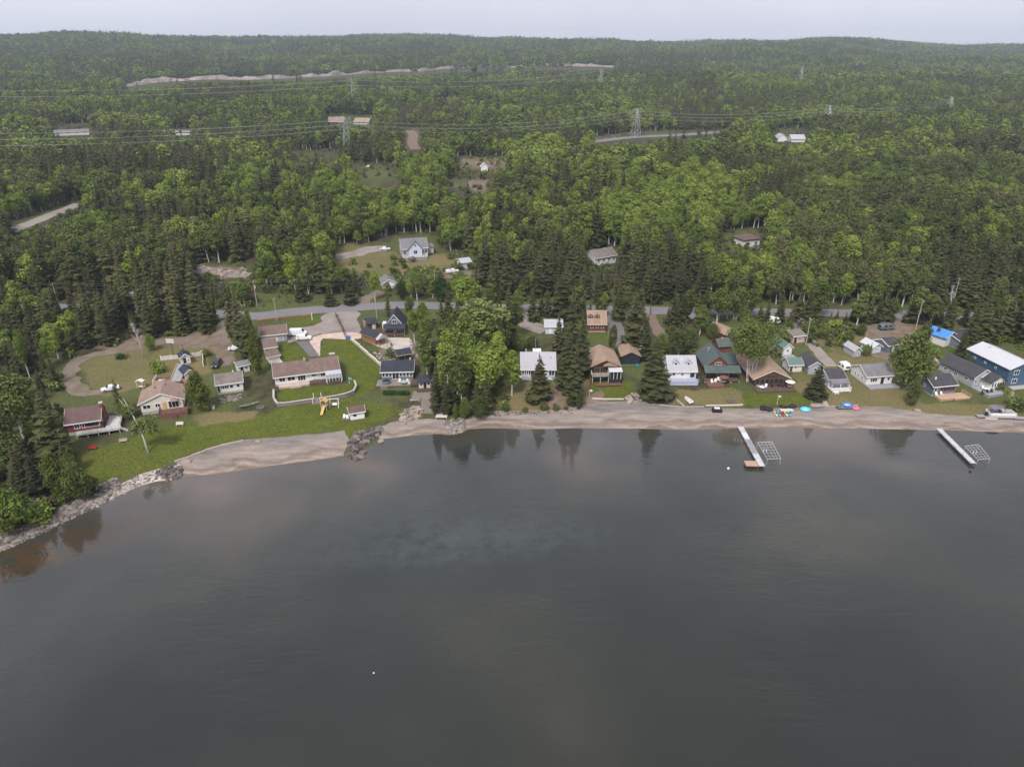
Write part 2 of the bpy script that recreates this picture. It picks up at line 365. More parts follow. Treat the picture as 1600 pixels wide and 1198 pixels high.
CLEAR_POLYS = [  # ground, tracks and roofs that show between the trees
    [(193,453),(216,453),(216,470),(193,470)], [(306,412),(396,412),(396,436),(306,436)], [(346,492),(360,490),(362,540),(340,540)],
    [(527,384),(600,378),(625,366),(682,366),(692,392),(742,398),(742,428),(690,434),(640,418),(590,424),(528,412)], [(590,429),(622,429),(622,455),(568,478),(560,476)],
    [(922,386),(966,386),(966,412),(922,416)], [(1150,360),(1192,360),(1192,390),(1120,392),(1120,378)], [(398,458),(505,462),(560,470),(690,470),(690,500),(398,500)],
    [(8,352),(112,316),(130,312),(128,324),(20,372)], [(455,236),(525,234),(525,250),(455,250)], [(712,244),(790,246),(788,264),(715,266)], [(700,280),(772,282),(765,302),(700,300)],
    [(546,255),(612,257),(626,294),(566,288)], [(633,200),(655,200),(660,238),(633,234)], [(930,214),(1000,206),(1060,204),(1140,203),(1140,211),(1060,216),(1000,221),(930,225)], [(512,180),(582,180),(582,194),(512,194)],
    [(270,201),(300,201),(300,213),(270,213)], [(1210,201),(1262,201),(1262,224),(1210,224)], [(83,194),(142,194),(142,214),(83,214)],
    [(190,135),(240,127),(300,122),(470,119),(640,110),(960,102),(960,108),(780,110),(640,116),(470,126),(300,128),(190,140)], [(570,156),(735,152),(735,156),(570,160)],
    [(1015,478),(1035,478),(1035,500),(1015,500)], [(885,232),(905,232),(905,243),(885,243)], [(930,296),(946,296),(946,306),(930,306)],
    [(400,494),(690,477),(1600,496),(1600,504),(690,484),(400,502)]]
# ---------------------------------------------------------------- the land: one sheet to the horizon
def axis(fine0, fine1, step, lo, hi, grow=1.09):
    a = list(np.arange(fine0, fine1 + 1e-6, step)); s = step; x = fine1
    while x < hi: s = min(s * grow, 160); x += s; a.append(x)
    s = step; x = fine0
    while x > lo: s = min(s * grow, 160); x -= s; a.insert(0, x)
    return np.array(a)
gx, gy = axis(-185, 200, 1.0, -5200, 5200), axis(96, 275, 1.0, -1200, 7400)
XX, YY = np.meshgrid(gx, gy); shp = XX.shape
xf, yf = XX.ravel(), YY.ravel()
DF = shore_dist(xf, yf); ZF = T(xf, yf)
UF, VF, _ = project(xf, yf, ZF)
# zones of different ground cover, outlined where they lie
LUSH = [  # mown green lawn
    [(432,615),(440,606),(545,600),(556,606),(552,614),(500,622),(434,632)],
    [(437,536),(462,534),(482,563),(440,566)], [(505,530),(545,527),(598,575),(590,600),(560,625),(640,640),(560,672),(552,700),(540,688),(500,672),(420,690),(380,684),(290,710),(255,728),(230,738),(160,752),(120,745),(128,700),(190,690),(240,672),(330,655),(420,642),(430,638),(560,618),(545,596),(538,562),(502,557)],
    [(448,500),(500,494),(502,503),(490,508),(450,514)], [(412,494),(470,488),(540,482),(540,476),(420,484)],
    [(926,596),(985,594),(1000,620),(960,626),(925,624)], [(1175,612),(1260,612),(1265,632),(1150,636),(1120,632),(1130,612)],
    [(905,522),(965,520),(962,530),(925,530)]]
DRY = [  # thin yellowish or brown turf
    [(1430,632),(1600,630),(1600,650),(1500,652),(1410,646)],
    [(130,560),(180,545),(250,538),(330,540),(330,580),(250,600),(200,612),(150,620),(128,590)], [(210,530),(360,520),(360,545),(300,560),(230,545)],
    [(1020,608),(1150,606),(1160,634),(1040,634)], [(1110,608),(1160,608),(1160,628),(1110,628)], [(1240,560),(1340,540),(1420,600),(1440,640),(1270,640),(1240,600)],
    [(1260,530),(1400,500),(1480,560),(1450,590),(1400,600),(1330,560)], [(780,600),(925,590),(925,642),(740,650)], [(590,398),(700,395),(730,430),(610,445),(560,430)],
    [(300,650),(400,640),(400,655),(310,668)], [(520,370),(640,400),(640,430),(480,430)], [(1385,500),(1440,490),(1460,530),(1400,540)]]
DIRT = [  # bare trodden earth
    [(205,528),(365,515),(366,560),(345,575),(330,545),(230,540)], [(595,540),(660,545),(655,562),(590,556)], [(1350,510),(1420,498),(1440,530),(1345,545)], [(860,600),(890,600),(880,640),(850,640)],
    [(300,415),(385,420),(385,432),(310,436)], [(940,600),(955,640),(895,645)], [(180,500),(240,525),(200,545),(140,545)], [(690,425),(735,420),(738,432),(690,436)],
    [(640,205),(650,205),(652,230),(640,230)], [(715,245),(800,245),(790,262),(715,262)], [(700,282),(770,284),(760,300),(700,300)], [(975,205),(1000,212),(920,222),(915,214)]]
CLEAR = CLEAR_POLYS
def zone(polys, soft=2.0):
    m = np.zeros(len(xf)); ju, jv = vnoise(xf, yf, 5, 11) * soft * 2.2, vnoise(xf, yf, 5, 12) * soft
    for p in polys: m = np.maximum(m, in_poly(UF + ju, VF + jv, p))
    m = m.reshape(shp)
    for _ in range(2): m[1:-1, 1:-1] = (m[1:-1, 1:-1] * 2 + m[:-2, 1:-1] + m[2:, 1:-1] + m[1:-1, :-2] + m[1:-1, 2:]) / 6
    return m.ravel()
near = (yf < 900) & (yf > 90)
zl, zd, zb = zone(LUSH), zone(DRY, 3), zone(DIRT, 3)
ROAD_PX = [(-260,488),(-60,482),(120,481),(260,485),(340,491),(400,494),(450,488),(500,484),(560,480),(620,477),(690,478),(760,481),(830,481.5),(900,482.5),(1010,485),(1100,486),(1200,488),(1300,489),(1400,491),(1500,494),(1600,497),(1750,502)]
# open strip and yards: grassy within about 95 m of the water, forest floor behind
zg = np.clip(1 - (DF - 100) / 25, 0, 1) * np.clip(.75 + vnoise(xf, yf, 14, 6) * .5, 0, 1)
zg = np.where((UF < 250) & (VF < 560), zg * .15, zg)
zg = np.maximum(zg, .85 * zone(CLEAR, 3))
idx = np.arange(len(xf)).reshape(shp)
quads = np.stack([idx[:-1, :-1], idx[:-1, 1:], idx[1:, 1:], idx[1:, :-1]], -1).reshape(-1, 4)
def grid_mesh(name, co, faces):
    me = bpy.data.meshes.new(name); me.vertices.add(len(co)); me.vertices.foreach_set('co', np.asarray(co, np.float32).ravel())
    me.loops.add(len(faces) * 4); me.loops.foreach_set('vertex_index', np.asarray(faces, np.int32).ravel())
    me.polygons.add(len(faces)); me.polygons.foreach_set('loop_start', np.arange(0, len(faces) * 4, 4, dtype=np.int32))
    me.polygons.foreach_set('loop_total', np.full(len(faces), 4, np.int32)); me.polygons.foreach_set('use_smooth', np.ones(len(faces), bool))
    me.update(); me.validate(); return me
def attr(me, name, vals):
    a = me.attributes.new(name, 'FLOAT', 'POINT'); a.data.foreach_set('value', np.asarray(vals, np.float32))
gm = grid_mesh('ground', np.stack([xf, yf, ZF], -1), quads)
attr(gm, 'lush', zl); attr(gm, 'dry', zd); attr(gm, 'dirt', zb); attr(gm, 'turf', zg)
def ground_material():
    m, nt, b = nodes_of('ground_cover'); N, L = nt.nodes, nt.links
    tcn = N.new('ShaderNodeTexCoord')
    def noise(s, d=4, ro=.55):
        n = N.new('ShaderNodeTexNoise'); n.inputs['Scale'].default_value = s; n.inputs['Detail'].default_value = d; n.inputs['Roughness'].default_value = ro
        L.new(tcn.outputs['Object'], n.inputs['Vector']); return n.outputs[0]
    nb, nm, nf = noise(.045), noise(.35), noise(2.6, 3)
    def ramp(src, c0, c1, p0=.35, p1=.65):
        r = N.new('ShaderNodeValToRGB'); r.color_ramp.elements[0].position = p0; r.color_ramp.elements[1].position = p1
        r.color_ramp.elements[0].color = (*c0, 1); r.color_ramp.elements[1].color = (*c1, 1); L.new(src, r.inputs[0]); return r.outputs[0]
    def mixc(fac, a, c):
        x = N.new('ShaderNodeMix'); x.data_type = 'RGBA'; L.new(fac, x.inputs[0]); L.new(a, x.inputs[6]); L.new(c, x.inputs[7]); return x.outputs[2]
    def masked(name, lo=.3, hi=.7, k=.5):
        a = N.new('ShaderNodeAttribute'); a.attribute_name = name
        s = N.new('ShaderNodeMath'); s.operation = 'MULTIPLY_ADD'; s.inputs[1].default_value = k; s.inputs[2].default_value = -k / 2; L.new(nm, s.inputs[0])
        t = N.new('ShaderNodeMath'); t.operation = 'ADD'; L.new(a.outputs['Fac'], t.inputs[0]); L.new(s.outputs[0], t.inputs[1])
        r = N.new('ShaderNodeMapRange'); r.inputs['From Min'].default_value = lo; r.inputs['From Max'].default_value = hi; L.new(t.outputs[0], r.inputs['Value']); return r.outputs[0]
    floor_ = ramp(nm, (.035, .033, .02), (.075, .065, .04)); scrub = ramp(nb, (.05, .055, .024), (.085, .095, .035))
    turf = mixc(nm, scrub, ramp(nf, (.055, .075, .022), (.10, .11, .04)))
    lush = mixc(nb, ramp(nm, (.048, .074, .009), (.084, .102, .014)), ramp(nf, (.042, .064, .009), (.124, .124, .028)))
    dry = mixc(nm, ramp(nf, (.105, .095, .045), (.165, .135, .07)), ramp(nb, (.085, .095, .03), (.16, .13, .06), .4, .6))
    dirt = ramp(nm, (.13, .095, .07), (.20, .15, .115))
    c = mixc(masked('turf'), floor_, turf); c = mixc(masked('lush', .25, .95, 1.1), c, lush); c = mixc(masked('dry', .35, .75, 1.0), c, dry); c = mixc(masked('dirt', .35, .8, .9), c, dirt)
    f = N.new('ShaderNodeMapRange'); f.inputs['From Min'].default_value = .3; f.inputs['From Max'].default_value = .7; f.inputs['To Min'].default_value = .82; f.inputs['To Max'].default_value = 1.18; L.new(nf, f.inputs['Value'])
    vm = N.new('ShaderNodeVectorMath'); vm.operation = 'SCALE'; L.new(c, vm.inputs[0]); L.new(f.outputs[0], vm.inputs['Scale'])
    L.new(vm.outputs[0], b.inputs['Base Color']); b.inputs['Roughness'].default_value = .95; b.inputs['Specular IOR Level'].default_value = .1
    bp = N.new('ShaderNodeBump'); bp.inputs['Strength'].default_value = .5; bp.inputs['Distance'].default_value = .25; L.new(nf, bp.inputs['Height']); L.new(bp.outputs[0], b.inputs['Normal'])
    MATS['ground_cover'] = m; return m
gm.materials.append(ground_material())
tag(link('ground', gm), 'wooded land with lawns sloping to the lake', None, kind='structure')

# ---------------------------------------------------------------- lake
wx, wy = axis(-180, 200, 2.0, -5000, 5000, 1.12), axis(40, 176, 2.0, -3000, 1200, 1.15)
WX, WY = np.meshgrid(wx, wy); wi = np.arange(WX.size).reshape(WX.shape)
wq = np.stack([wi[:-1, :-1], wi[:-1, 1:], wi[1:, 1:], wi[1:, :-1]], -1).reshape(-1, 4)
wm = grid_mesh('lake', np.stack([WX.ravel(), WY.ravel(), np.zeros(WX.size)], -1), wq)
attr(wm, 'offshore', -shore_dist(WX.ravel(), WY.ravel()))
def mound(px, rx, ry, rot=0):
    c = at_z(*px); dx, dy = WX.ravel() - c[0], WY.ravel() - c[1]; a, b = dx * math.cos(rot) + dy * math.sin(rot), -dx * math.sin(rot) + dy * math.cos(rot)
    return np.exp(-(a / rx) ** 2 - (b / ry) ** 2)
attr(wm, 'shoal', mound((735, 835), 26, 6) + .7 * mound((640, 870), 14, 4))            # a pale sand bar under water
attr(wm, 'red_bed', mound((90, 850), 16, 5.5, .45) + .8 * mound((20, 885), 8, 5, .45))      # rusty boulders and sand in the shallows of the point
def water_material():
    m, nt, b = nodes_of('lake_water'); N, L = nt.nodes, nt.links
    tcn = N.new('ShaderNodeTexCoord')
    def noise(s, d=3, ro=.5, st=(1, 1, 1), dist=0):
        mpn = N.new('ShaderNodeMapping'); mpn.inputs['Scale'].default_value = st; L.new(tcn.outputs['Object'], mpn.inputs[0])
        n = N.new('ShaderNodeTexNoise'); n.inputs['Scale'].default_value = s; n.inputs['Detail'].default_value = d; n.inputs['Roughness'].default_value = ro; n.inputs['Distortion'].default_value = dist
        L.new(mpn.outputs[0], n.inputs['Vector']); return n.outputs[0]
    a = N.new('ShaderNodeAttribute'); a.attribute_name = 'offshore'
    w = noise(.05, 4, .55)                     # the bed shelves unevenly
    j = N.new('ShaderNodeMath'); j.operation = 'MULTIPLY_ADD'; j.inputs[1].default_value = 34; j.inputs[2].default_value = -17; L.new(w, j.inputs[0])
    s = N.new('ShaderNodeMath'); s.operation = 'ADD'; L.new(a.outputs['Fac'], s.inputs[0]); L.new(j.outputs[0], s.inputs[1])
    def ramp(src, stops, lo, hi):
        q = N.new('ShaderNodeMapRange'); q.inputs['From Min'].default_value = lo; q.inputs['From Max'].default_value = hi; L.new(src, q.inputs['Value'])
        r = N.new('ShaderNodeValToRGB'); e = r.color_ramp.elements
        while len(e) < len(stops): e.new(.5)
        for i, (p, c) in enumerate(stops): e[i].position = p; e[i].color = (*c, 1)
        L.new(q.outputs[0], r.inputs[0]); return r.outputs[0]
    deep = ramp(s.outputs[0], [(0, (.090, .060, .040)), (.07, (.060, .057, .056)), (.22, (.036, .038, .036)), (.5, (.020, .024, .019)), (1, (.0085, .0105, .0050))], -6, 105)
    weed = ramp(noise(.02, 3, .5), [(0, (.45, .56, .50)), (.5, (.9, .94, .88)), (1, (1.9, 1.6, 1.4))], .36, .66)
    vm = N.new('ShaderNodeVectorMath'); vm.operation = 'MULTIPLY'; L.new(deep, vm.inputs[0]); L.new(weed, vm.inputs[1])
    def bed(src_col, name, col, k):
        at_ = N.new('ShaderNodeAttribute'); at_.attribute_name = name; nn = N.new('ShaderNodeMapRange'); nn.inputs['From Min'].default_value = .35; nn.inputs['From Max'].default_value = .62; L.new(noise(.3, 5, .65), nn.inputs['Value'])
        mm = N.new('ShaderNodeMath'); mm.operation = 'MULTIPLY'; L.new(at_.outputs['Fac'], mm.inputs[0]); L.new(nn.outputs[0], mm.inputs[1]); m2 = N.new('ShaderNodeMath'); m2.operation = 'MULTIPLY'; m2.inputs[1].default_value = k; m2.use_clamp = True; L.new(mm.outputs[0], m2.inputs[0])
        x = N.new('ShaderNodeMix'); x.data_type = 'RGBA'; L.new(m2.outputs[0], x.inputs[0]); L.new(src_col, x.inputs[6]); x.inputs[7].default_value = (*col, 1); return x.outputs[2]
    colw = bed(bed(vm.outputs[0], 'shoal', (.036, .052, .047), .85), 'red_bed', (.062, .036, .019), 1.0)
    L.new(colw, b.inputs['Base Color'])
    b.inputs['Roughness'].default_value = .015; b.inputs['IOR'].default_value = 1.53
    n1, n2, n3 = noise(1.1, 3, .55, (.5, 1.5, 1), .6), noise(.3, 3, .55, (.5, 1.5, 1), .6), noise(.03, 2, .5)
    g = ramp(n3, [(0, (.25, .25, .25)), (1, (1, 1, 1))], .4, .62)          # cat's-paws: calm and ruffled patches
    h = N.new('ShaderNodeMath'); h.operation = 'MULTIPLY_ADD'; h.inputs[1].default_value = .55; L.new(n1, h.inputs[0]); L.new(n2, h.inputs[2])
    bp = N.new('ShaderNodeBump'); bp.inputs['Distance'].default_value = .42; L.new(h.outputs[0], bp.inputs['Height'])
    gs = N.new('ShaderNodeMath'); gs.operation = 'MULTIPLY'; rf = N.new('ShaderNodeMapRange'); rf.inputs['From Min'].default_value = 4; rf.inputs['From Max'].default_value = 50; rf.inputs['To Min'].default_value = .015; rf.inputs['To Max'].default_value = .62; L.new(a.outputs['Fac'], rf.inputs['Value']); L.new(rf.outputs[0], gs.inputs[1]); L.new(g, gs.inputs[0]); L.new(gs.outputs[0], bp.inputs['Strength']); L.new(bp.outputs[0], b.inputs['Normal'])
    return m
wm.materials.append(water_material())
tag(link('lake', wm), 'dark calm lake with ripples', None, kind='structure')

# ---------------------------------------------------------------- sheets laid on the land
def drape(name, outline, m, off=.05, step=1.5, jit=.25, seed=1, label=None, attrs=None, kind='structure'):
    rnd = random.Random(seed); pts = []
    n = len(outline)
    for i in range(n):
        a, b = Vector(outline[i][:2]), Vector(outline[(i + 1) % n][:2]); k = max(1, int((b - a).length / step))
        nrm = Vector((-(b - a).y, (b - a).x)).normalized() if (b - a).length > 1e-6 else Vector((0, 0))
        for j in range(k): pts.append(a + (b - a) * (j / k) + nrm * rnd.uniform(-jit, jit))
    bx = [p.x for p in pts]; by = [p.y for p in pts]; nb = len(pts)
    ix, iy = np.meshgrid(np.arange(min(bx), max(bx), step), np.arange(min(by), max(by), step)); ix, iy = ix.ravel(), iy.ravel()
    k = in_poly(ix, iy, [(p.x, p.y) for p in pts]); inner = [Vector((float(a), float(b))) for a, b in zip(ix[k], iy[k])]
    r = delaunay_2d_cdt(pts + inner, [(i, (i + 1) % nb) for i in range(nb)], [list(range(nb))], 1, 1e-4)
    vs, fs = r[0], r[2]
    xs, ys = np.array([p.x for p in vs]), np.array([p.y for p in vs])
    me = bpy.data.meshes.new(name); me.from_pydata(list(zip(xs.tolist(), ys.tolist(), (T(xs, ys) + off).tolist())), [], [tuple(f) for f in fs])
    me.polygons.foreach_set('use_smooth', [True] * len(me.polygons))
    if attrs: attrs(me, xs, ys)
    me.materials.append(MATS[m]); o = link(name, me); tag(o, label, None, kind=kind); return o
def spline(pts, step=2.0):
    P = [Vector(p[:2]) for p in pts]; P = [P[0] * 2 - P[1]] + P + [P[-1] * 2 - P[-2]]; o = []
    for i in range(1, len(P) - 2):
        a, b, c, d = P[i - 1:i + 3]; k = max(1, int((c - b).length / step))
        for j in range(k):
            t = j / k; o.append(.5 * ((2 * b) + (c - a) * t + (2 * a - 5 * b + 4 * c - d) * t * t + (3 * b - a - 3 * c + d) * t ** 3))
    o.append(P[-2]); return o
def ribbon(name, px, width, m, off=.06, label=None, jit=.2, seed=2, world_pts=None, step=2.0):
    """a road or track: even cross-section along a centre line"""
    rnd = random.Random(seed); c = spline(world_pts or [G(*p)[:2] for p in px], step); vs = []; n = len(c); K = 5
    for i, p in enumerate(c):
        d = (c[min(i + 1, n - 1)] - c[max(i - 1, 0)]).normalized(); nr = Vector((-d.y, d.x))
        w = width[min(int(i / n * len(width)), len(width) - 1)] if hasattr(width, '__len__') else width
        for k in range(K):
            e = (k / (K - 1) - .5) * w + (rnd.uniform(-jit, jit) if k in (0, K - 1) else 0); vs.append(p + nr * e)
    xs, ys = np.array([p.x for p in vs]), np.array([p.y for p in vs]); zs = T(xs, ys) + off
    me = bpy.data.meshes.new(name); me.from_pydata(list(zip(xs.tolist(), ys.tolist(), zs.tolist())), [], [(i * K + k, (i + 1) * K + k, (i + 1) * K + k + 1, i * K + k + 1) for i in range(n - 1) for k in range(K - 1)])
    me.polygons.foreach_set('use_smooth', [True] * len(me.polygons)); me.flip_normals()
    me.materials.append(MATS[m]); o = link(name, me); tag(o, label, None, kind='structure'); return o
mat('asphalt', (.16, .155, .165), .92, .12, .12, fine=14)
mat('gravel', (.235, .205, .19), .95, .16, .25, fine=16, dirt=(.16, .14, .12))
mat('earth_track', (.165, .130, .105), .95, .22, .35, fine=9, dirt=(.10, .095, .045))
mat('red_earth', (.165, .115, .092), .95, .16, .3, fine=12)
mat('dark_asphalt', (.13, .12, .12), .92, .12, .4, fine=12)
mat('pink_patio', (.46, .36, .31), .9, .16, .45, fine=6, dirt=(.36, .25, .21))
mat('quarry_rock', (.21, .18, .165), .95, .45, .05, fine=5, dirt=(.085, .09, .06))
mat('pale_gravel', (.42, .37, .34), .95, .2, .4, fine=10, dirt=(.22, .19, .18))
def sand_material():
    m, nt, b = nodes_of('beach_sand'); N, L = nt.nodes, nt.links; tcn = N.new('ShaderNodeTexCoord')
    def noise(s, st=(1, 1, 1), d=4):
        mpn = N.new('ShaderNodeMapping'); mpn.inputs['Scale'].default_value = st; L.new(tcn.outputs['Object'], mpn.inputs[0])
        n = N.new('ShaderNodeTexNoise'); n.inputs['Scale'].default_value = s; n.inputs['Detail'].default_value = d; L.new(mpn.outputs[0], n.inputs['Vector']); return n.outputs[0]
    a = N.new('ShaderNodeAttribute'); a.attribute_name = 'inland'
    nb = noise(.12); j = N.new('ShaderNodeMath'); j.operation = 'MULTIPLY_ADD'; j.inputs[1].default_value = 9; j.inputs[2].default_value = -4.5; L.new(nb, j.inputs[0])
    s = N.new('ShaderNodeMath'); s.operation = 'ADD'; L.new(a.outputs['Fac'], s.inputs[0]); L.new(j.outputs[0], s.inputs[1])
    q = N.new('ShaderNodeMapRange'); q.inputs['From Max'].default_value = 14; L.new(s.outputs[0], q.inputs['Value'])
    r = N.new('ShaderNodeValToRGB'); e = r.color_ramp.elements          # swash, wet sand, drift line, dry sand, coarse grey back-beach
    st = [(0, (.17, .13, .10)), (.05, (.27, .215, .18)), (.12, (.20, .162, .14)), (.19, (.155, .128, .112)), (.27, (.235, .195, .17)), (.50, (.225, .192, .172)), (.72, (.155, .136, .13)), (1, (.195, .168, .145))]
    while len(e) < len(st): e.new(.5)
    for i, (p, c) in enumerate(st): e[i].position = p; e[i].color = (*c, 1)
    L.new(q.outputs[0], r.inputs[0])
    g = N.new('ShaderNodeMapRange'); g.inputs['From Min'].default_value = .3; g.inputs['From Max'].default_value = .7; g.inputs['To Min'].default_value = .78; g.inputs['To Max'].default_value = 1.22; L.new(noise(.5, (.4, 1.6, 1)), g.inputs['Value'])
    f = N.new('ShaderNodeMapRange'); f.inputs['From Min'].default_value = .3; f.inputs['From Max'].default_value = .7; f.inputs['To Min'].default_value = .85; f.inputs['To Max'].default_value = 1.15; L.new(noise(3.5), f.inputs['Value'])
    ml = N.new('ShaderNodeMath'); ml.operation = 'MULTIPLY'; L.new(g.outputs[0], ml.inputs[0]); L.new(f.outputs[0], ml.inputs[1])
    vm = N.new('ShaderNodeVectorMath'); vm.operation = 'SCALE'; L.new(r.outputs[0], vm.inputs[0]); L.new(ml.outputs[0], vm.inputs['Scale']); L.new(vm.outputs[0], b.inputs['Base Color'])
    b.inputs['Roughness'].default_value = .9; b.inputs['Specular IOR Level'].default_value = .2
    bp = N.new('ShaderNodeBump'); bp.inputs['Distance'].default_value = .1; bp.inputs['Strength'].default_value = .5; L.new(noise(1.4, (.5, 1.5, 1)), bp.inputs['Height']); L.new(bp.outputs[0], b.inputs['Normal'])
    MATS['beach_sand'] = m
sand_material()
def inland_attr(me, xs, ys): attr(me, 'inland', shore_dist(xs, ys))
def shore_strip(px_back, px_from, px_to, into=5):
    """outline of a beach: the waterline pushed a little under water, then back along its landward edge"""
    k = [p for p in SHORE_PX if px_from <= p[0] <= px_to]; w = [at_z(*p) for p in k]
    front = [(x, y - into) for x, y in w]; return front + [tuple(G(*p)[:2]) for p in px_back[::-1]]
drape('beach', shore_strip([(278,722),(300,712),(345,697),(385,687),(420,684),(470,680),(520,675),(538,672),(548,690),(540,702)], 265, 540), 'beach_sand', .05, seed=3, attrs=inland_attr, label='grey sand beach below the long lawn')
drape('beach', shore_strip([(590,668),(610,660),(640,655),(690,655),(700,658),(728,656),(745,643),(790,642),(880,640),(895,634),(930,628),(1000,626),(1060,636),(1110,637),(1170,638),(1300,636),(1390,636),(1450,646),(1540,652),(1600,655)], 580, 1600) + [], 'beach_sand', .05, seed=4, attrs=inland_attr, label='long sand beach in front of the cottages')
drape('beach', shore_strip([(165,776),(180,762),(215,742),(250,733),(280,726)], 165, 285, 4), 'pale_gravel', .07, seed=5, label='stony beach strip below the birch')
ribbon('road', ROAD_PX, 7.2, 'asphalt', .08, 'grey paved shore road behind the cottages', .08)
ribbon('driveway', [(352,500),(354,515),(345,532),(310,535),(262,534),(215,541),(175,550),(140,556),(118,568),(110,585),(116,602),(136,615),(158,613),(175,609)], 4.2, 'earth_track', .07, 'brown dirt driveway looping around the grass', .8, 6)
ribbon('driveway', [(352,500),(352,515),(354,535),(352,555),(350,572)], 4.6, 'earth_track', .075, 'dirt track running down to the parked black car', .5, 7)
ribbon('driveway', [(372,497),(366,503),(356,510),(352,518)], 4.2, 'earth_track', .065, 'dirt track joining the shore road', .4, 8)
def pad(name, px, m, label, off=.07, seed=1, jit=.25): return drape(name, [tuple(G(*p)[:2]) for p in px], m, off, 1.5, jit, seed, label)
pad('driveway', [(448,524),(452,514),(490,509),(503,503),(500,496),(512,489),(556,485),(565,491),(558,498),(566,520),(548,522),(530,519),(500,522),(482,528),(470,532),(450,536)], 'gravel', 'pale gravel driveway beside the parked van', .07, 11)
pad('patio', [(482,529),(505,522),(538,519),(566,521),(564,529),(549,531),(505,529),(501,533),(500,556),(497,557),(487,542)], 'pink_patio', 'pinkish stone patio between the two lawns', .085, 12, .05)
pad('path', [(463,534),(481,531),(499,556),(484,558)], 'dark_asphalt', 'dark paved walk leading to the long bungalow', .10, 13, .05)
pad('patio', [(598,528),(640,528),(646,538),(645,547),(625,547),(600,545),(588,541)], 'pale_gravel', 'pale gravel patio in front of the navy chalet', .07, 14)
ribbon('driveway', [(824,482),(822,492),(822,503),(836,512),(852,517)], 7, 'gravel', .07, 'gravel driveway beside the white garage', .5, 15)
ribbon('driveway', [(957,484),(958,500),(962,518),(968,532),(972,540)], 5.5, 'dark_asphalt', .075, 'grey driveway beside the brown chalet', .3, 16)
ribbon('path', [(1014,487),(1022,505),(1032,525),(1040,545)], 3.6, 'red_earth', .07, 'reddish earth track between the spruces', .4, 17)
ribbon('driveway', [(1246,502),(1256,522),(1270,540),(1284,556),(1300,573)], 3.6, 'gravel', .07, 'grey gravel lane beside the pink shed', .3, 18)
ribbon('driveway', [(1412,491),(1400,505),(1370,514),(1345,512),(1330,508)], 6, 'earth_track', .07, 'dirt yard track beside the dark trailer', .8, 19)
ribbon('driveway', [(1370,514),(1378,530),(1382,545),(1375,560)], 5, 'earth_track', .075, 'dirt track running down past the sheds', .8, 20)
ribbon('driveway', [(480,412),(520,402),(550,398),(578,390),(604,388)], 9, 'gravel', .07, 'gravel driveway beside the grey house', .7, 21)
ribbon('driveway', [(560,478),(572,466),(585,462),(598,455)], 5, 'earth_track', .07, 'dirt lane from the road to the small shed', .5, 22)
ribbon('driveway', [(180,480),(192,470),(205,462),(214,456)], 6, 'gravel', .07, 'short gravel lane showing through the spruces', .5, 23)
ribbon('driveway', [(300,418),(330,424),(360,428),(390,430)], 7, 'gravel', .07, 'gravel yard behind the dark spruces', .8, 24)
ribbon('driveway', [(15,362),(50,348),(80,336),(110,325),(125,318)], 8, 'gravel', .07, 'gravel side road in the wood', .3, 25)
ribbon('road', [(880,226),(925,222),(975,216),(1020,213),(1080,210),(1140,206)], 12, 'asphalt', .12, 'grey highway showing between far trees', .3, 26)
ribbon('driveway', [(650,234),(644,222),(646,212),(640,204)], 9, 'red_earth', .1, 'bare track climbing into the far wood', .5, 27)
def bank(px, w, hgt, label, seed):
    """a bare, uneven bank of broken rock: a hump with noise on it"""
    c = spline([G(*p)[:2] for p in px], 9); K = 9; vs = []; n = len(c)
    for i, p in enumerate(c):
        d = (c[min(i + 1, n - 1)] - c[max(i - 1, 0)]).normalized(); nr = Vector((-d.y, d.x)); ww = w * (.65 + .5 * (vnoise(p.x, p.y, 60, seed) + 1) / 2)
        for k in range(K): e = k / (K - 1) - .5; q = p + nr * e * ww; vs.append((q.x, q.y, math.cos(math.pi * e) * hgt * (.35 + .65 * (float(vnoise(q.x, q.y, 35, seed)) + 1) / 2 + .35 * float(vnoise(q.x, q.y, 11, seed + 1)))))
    a = np.array(vs); z = T(a[:, 0], a[:, 1]) + a[:, 2] - .3
    me = bpy.data.meshes.new('rock_bank'); me.from_pydata(list(zip(a[:, 0].tolist(), a[:, 1].tolist(), z.tolist())), [], [(i * K + k, (i + 1) * K + k, (i + 1) * K + k + 1, i * K + k + 1) for i in range(n - 1) for k in range(K - 1)]); me.flip_normals()
    me.materials.append(MATS['quarry_rock']); tag(link('terrain', me), label, None, kind='structure')
bank([(190,137),(240,129),(300,125),(400,124),(470,121),(560,116),(640,112)], 18, 8, 'bare rock cut along the foot of the far hill', 71)
bank([(650,112),(700,108),(780,106),(870,103),(960,105)], 16, 7, 'pale gravel bank along the far hill', 73)
bank([(570,160),(640,158),(700,156),(735,155)], 10, 3, 'pale clearing bank in the far wood', 75)
bank([(1000,101),(1040,102),(1085,103)], 22, 5, 'grey rock bank on the far right slope', 77)
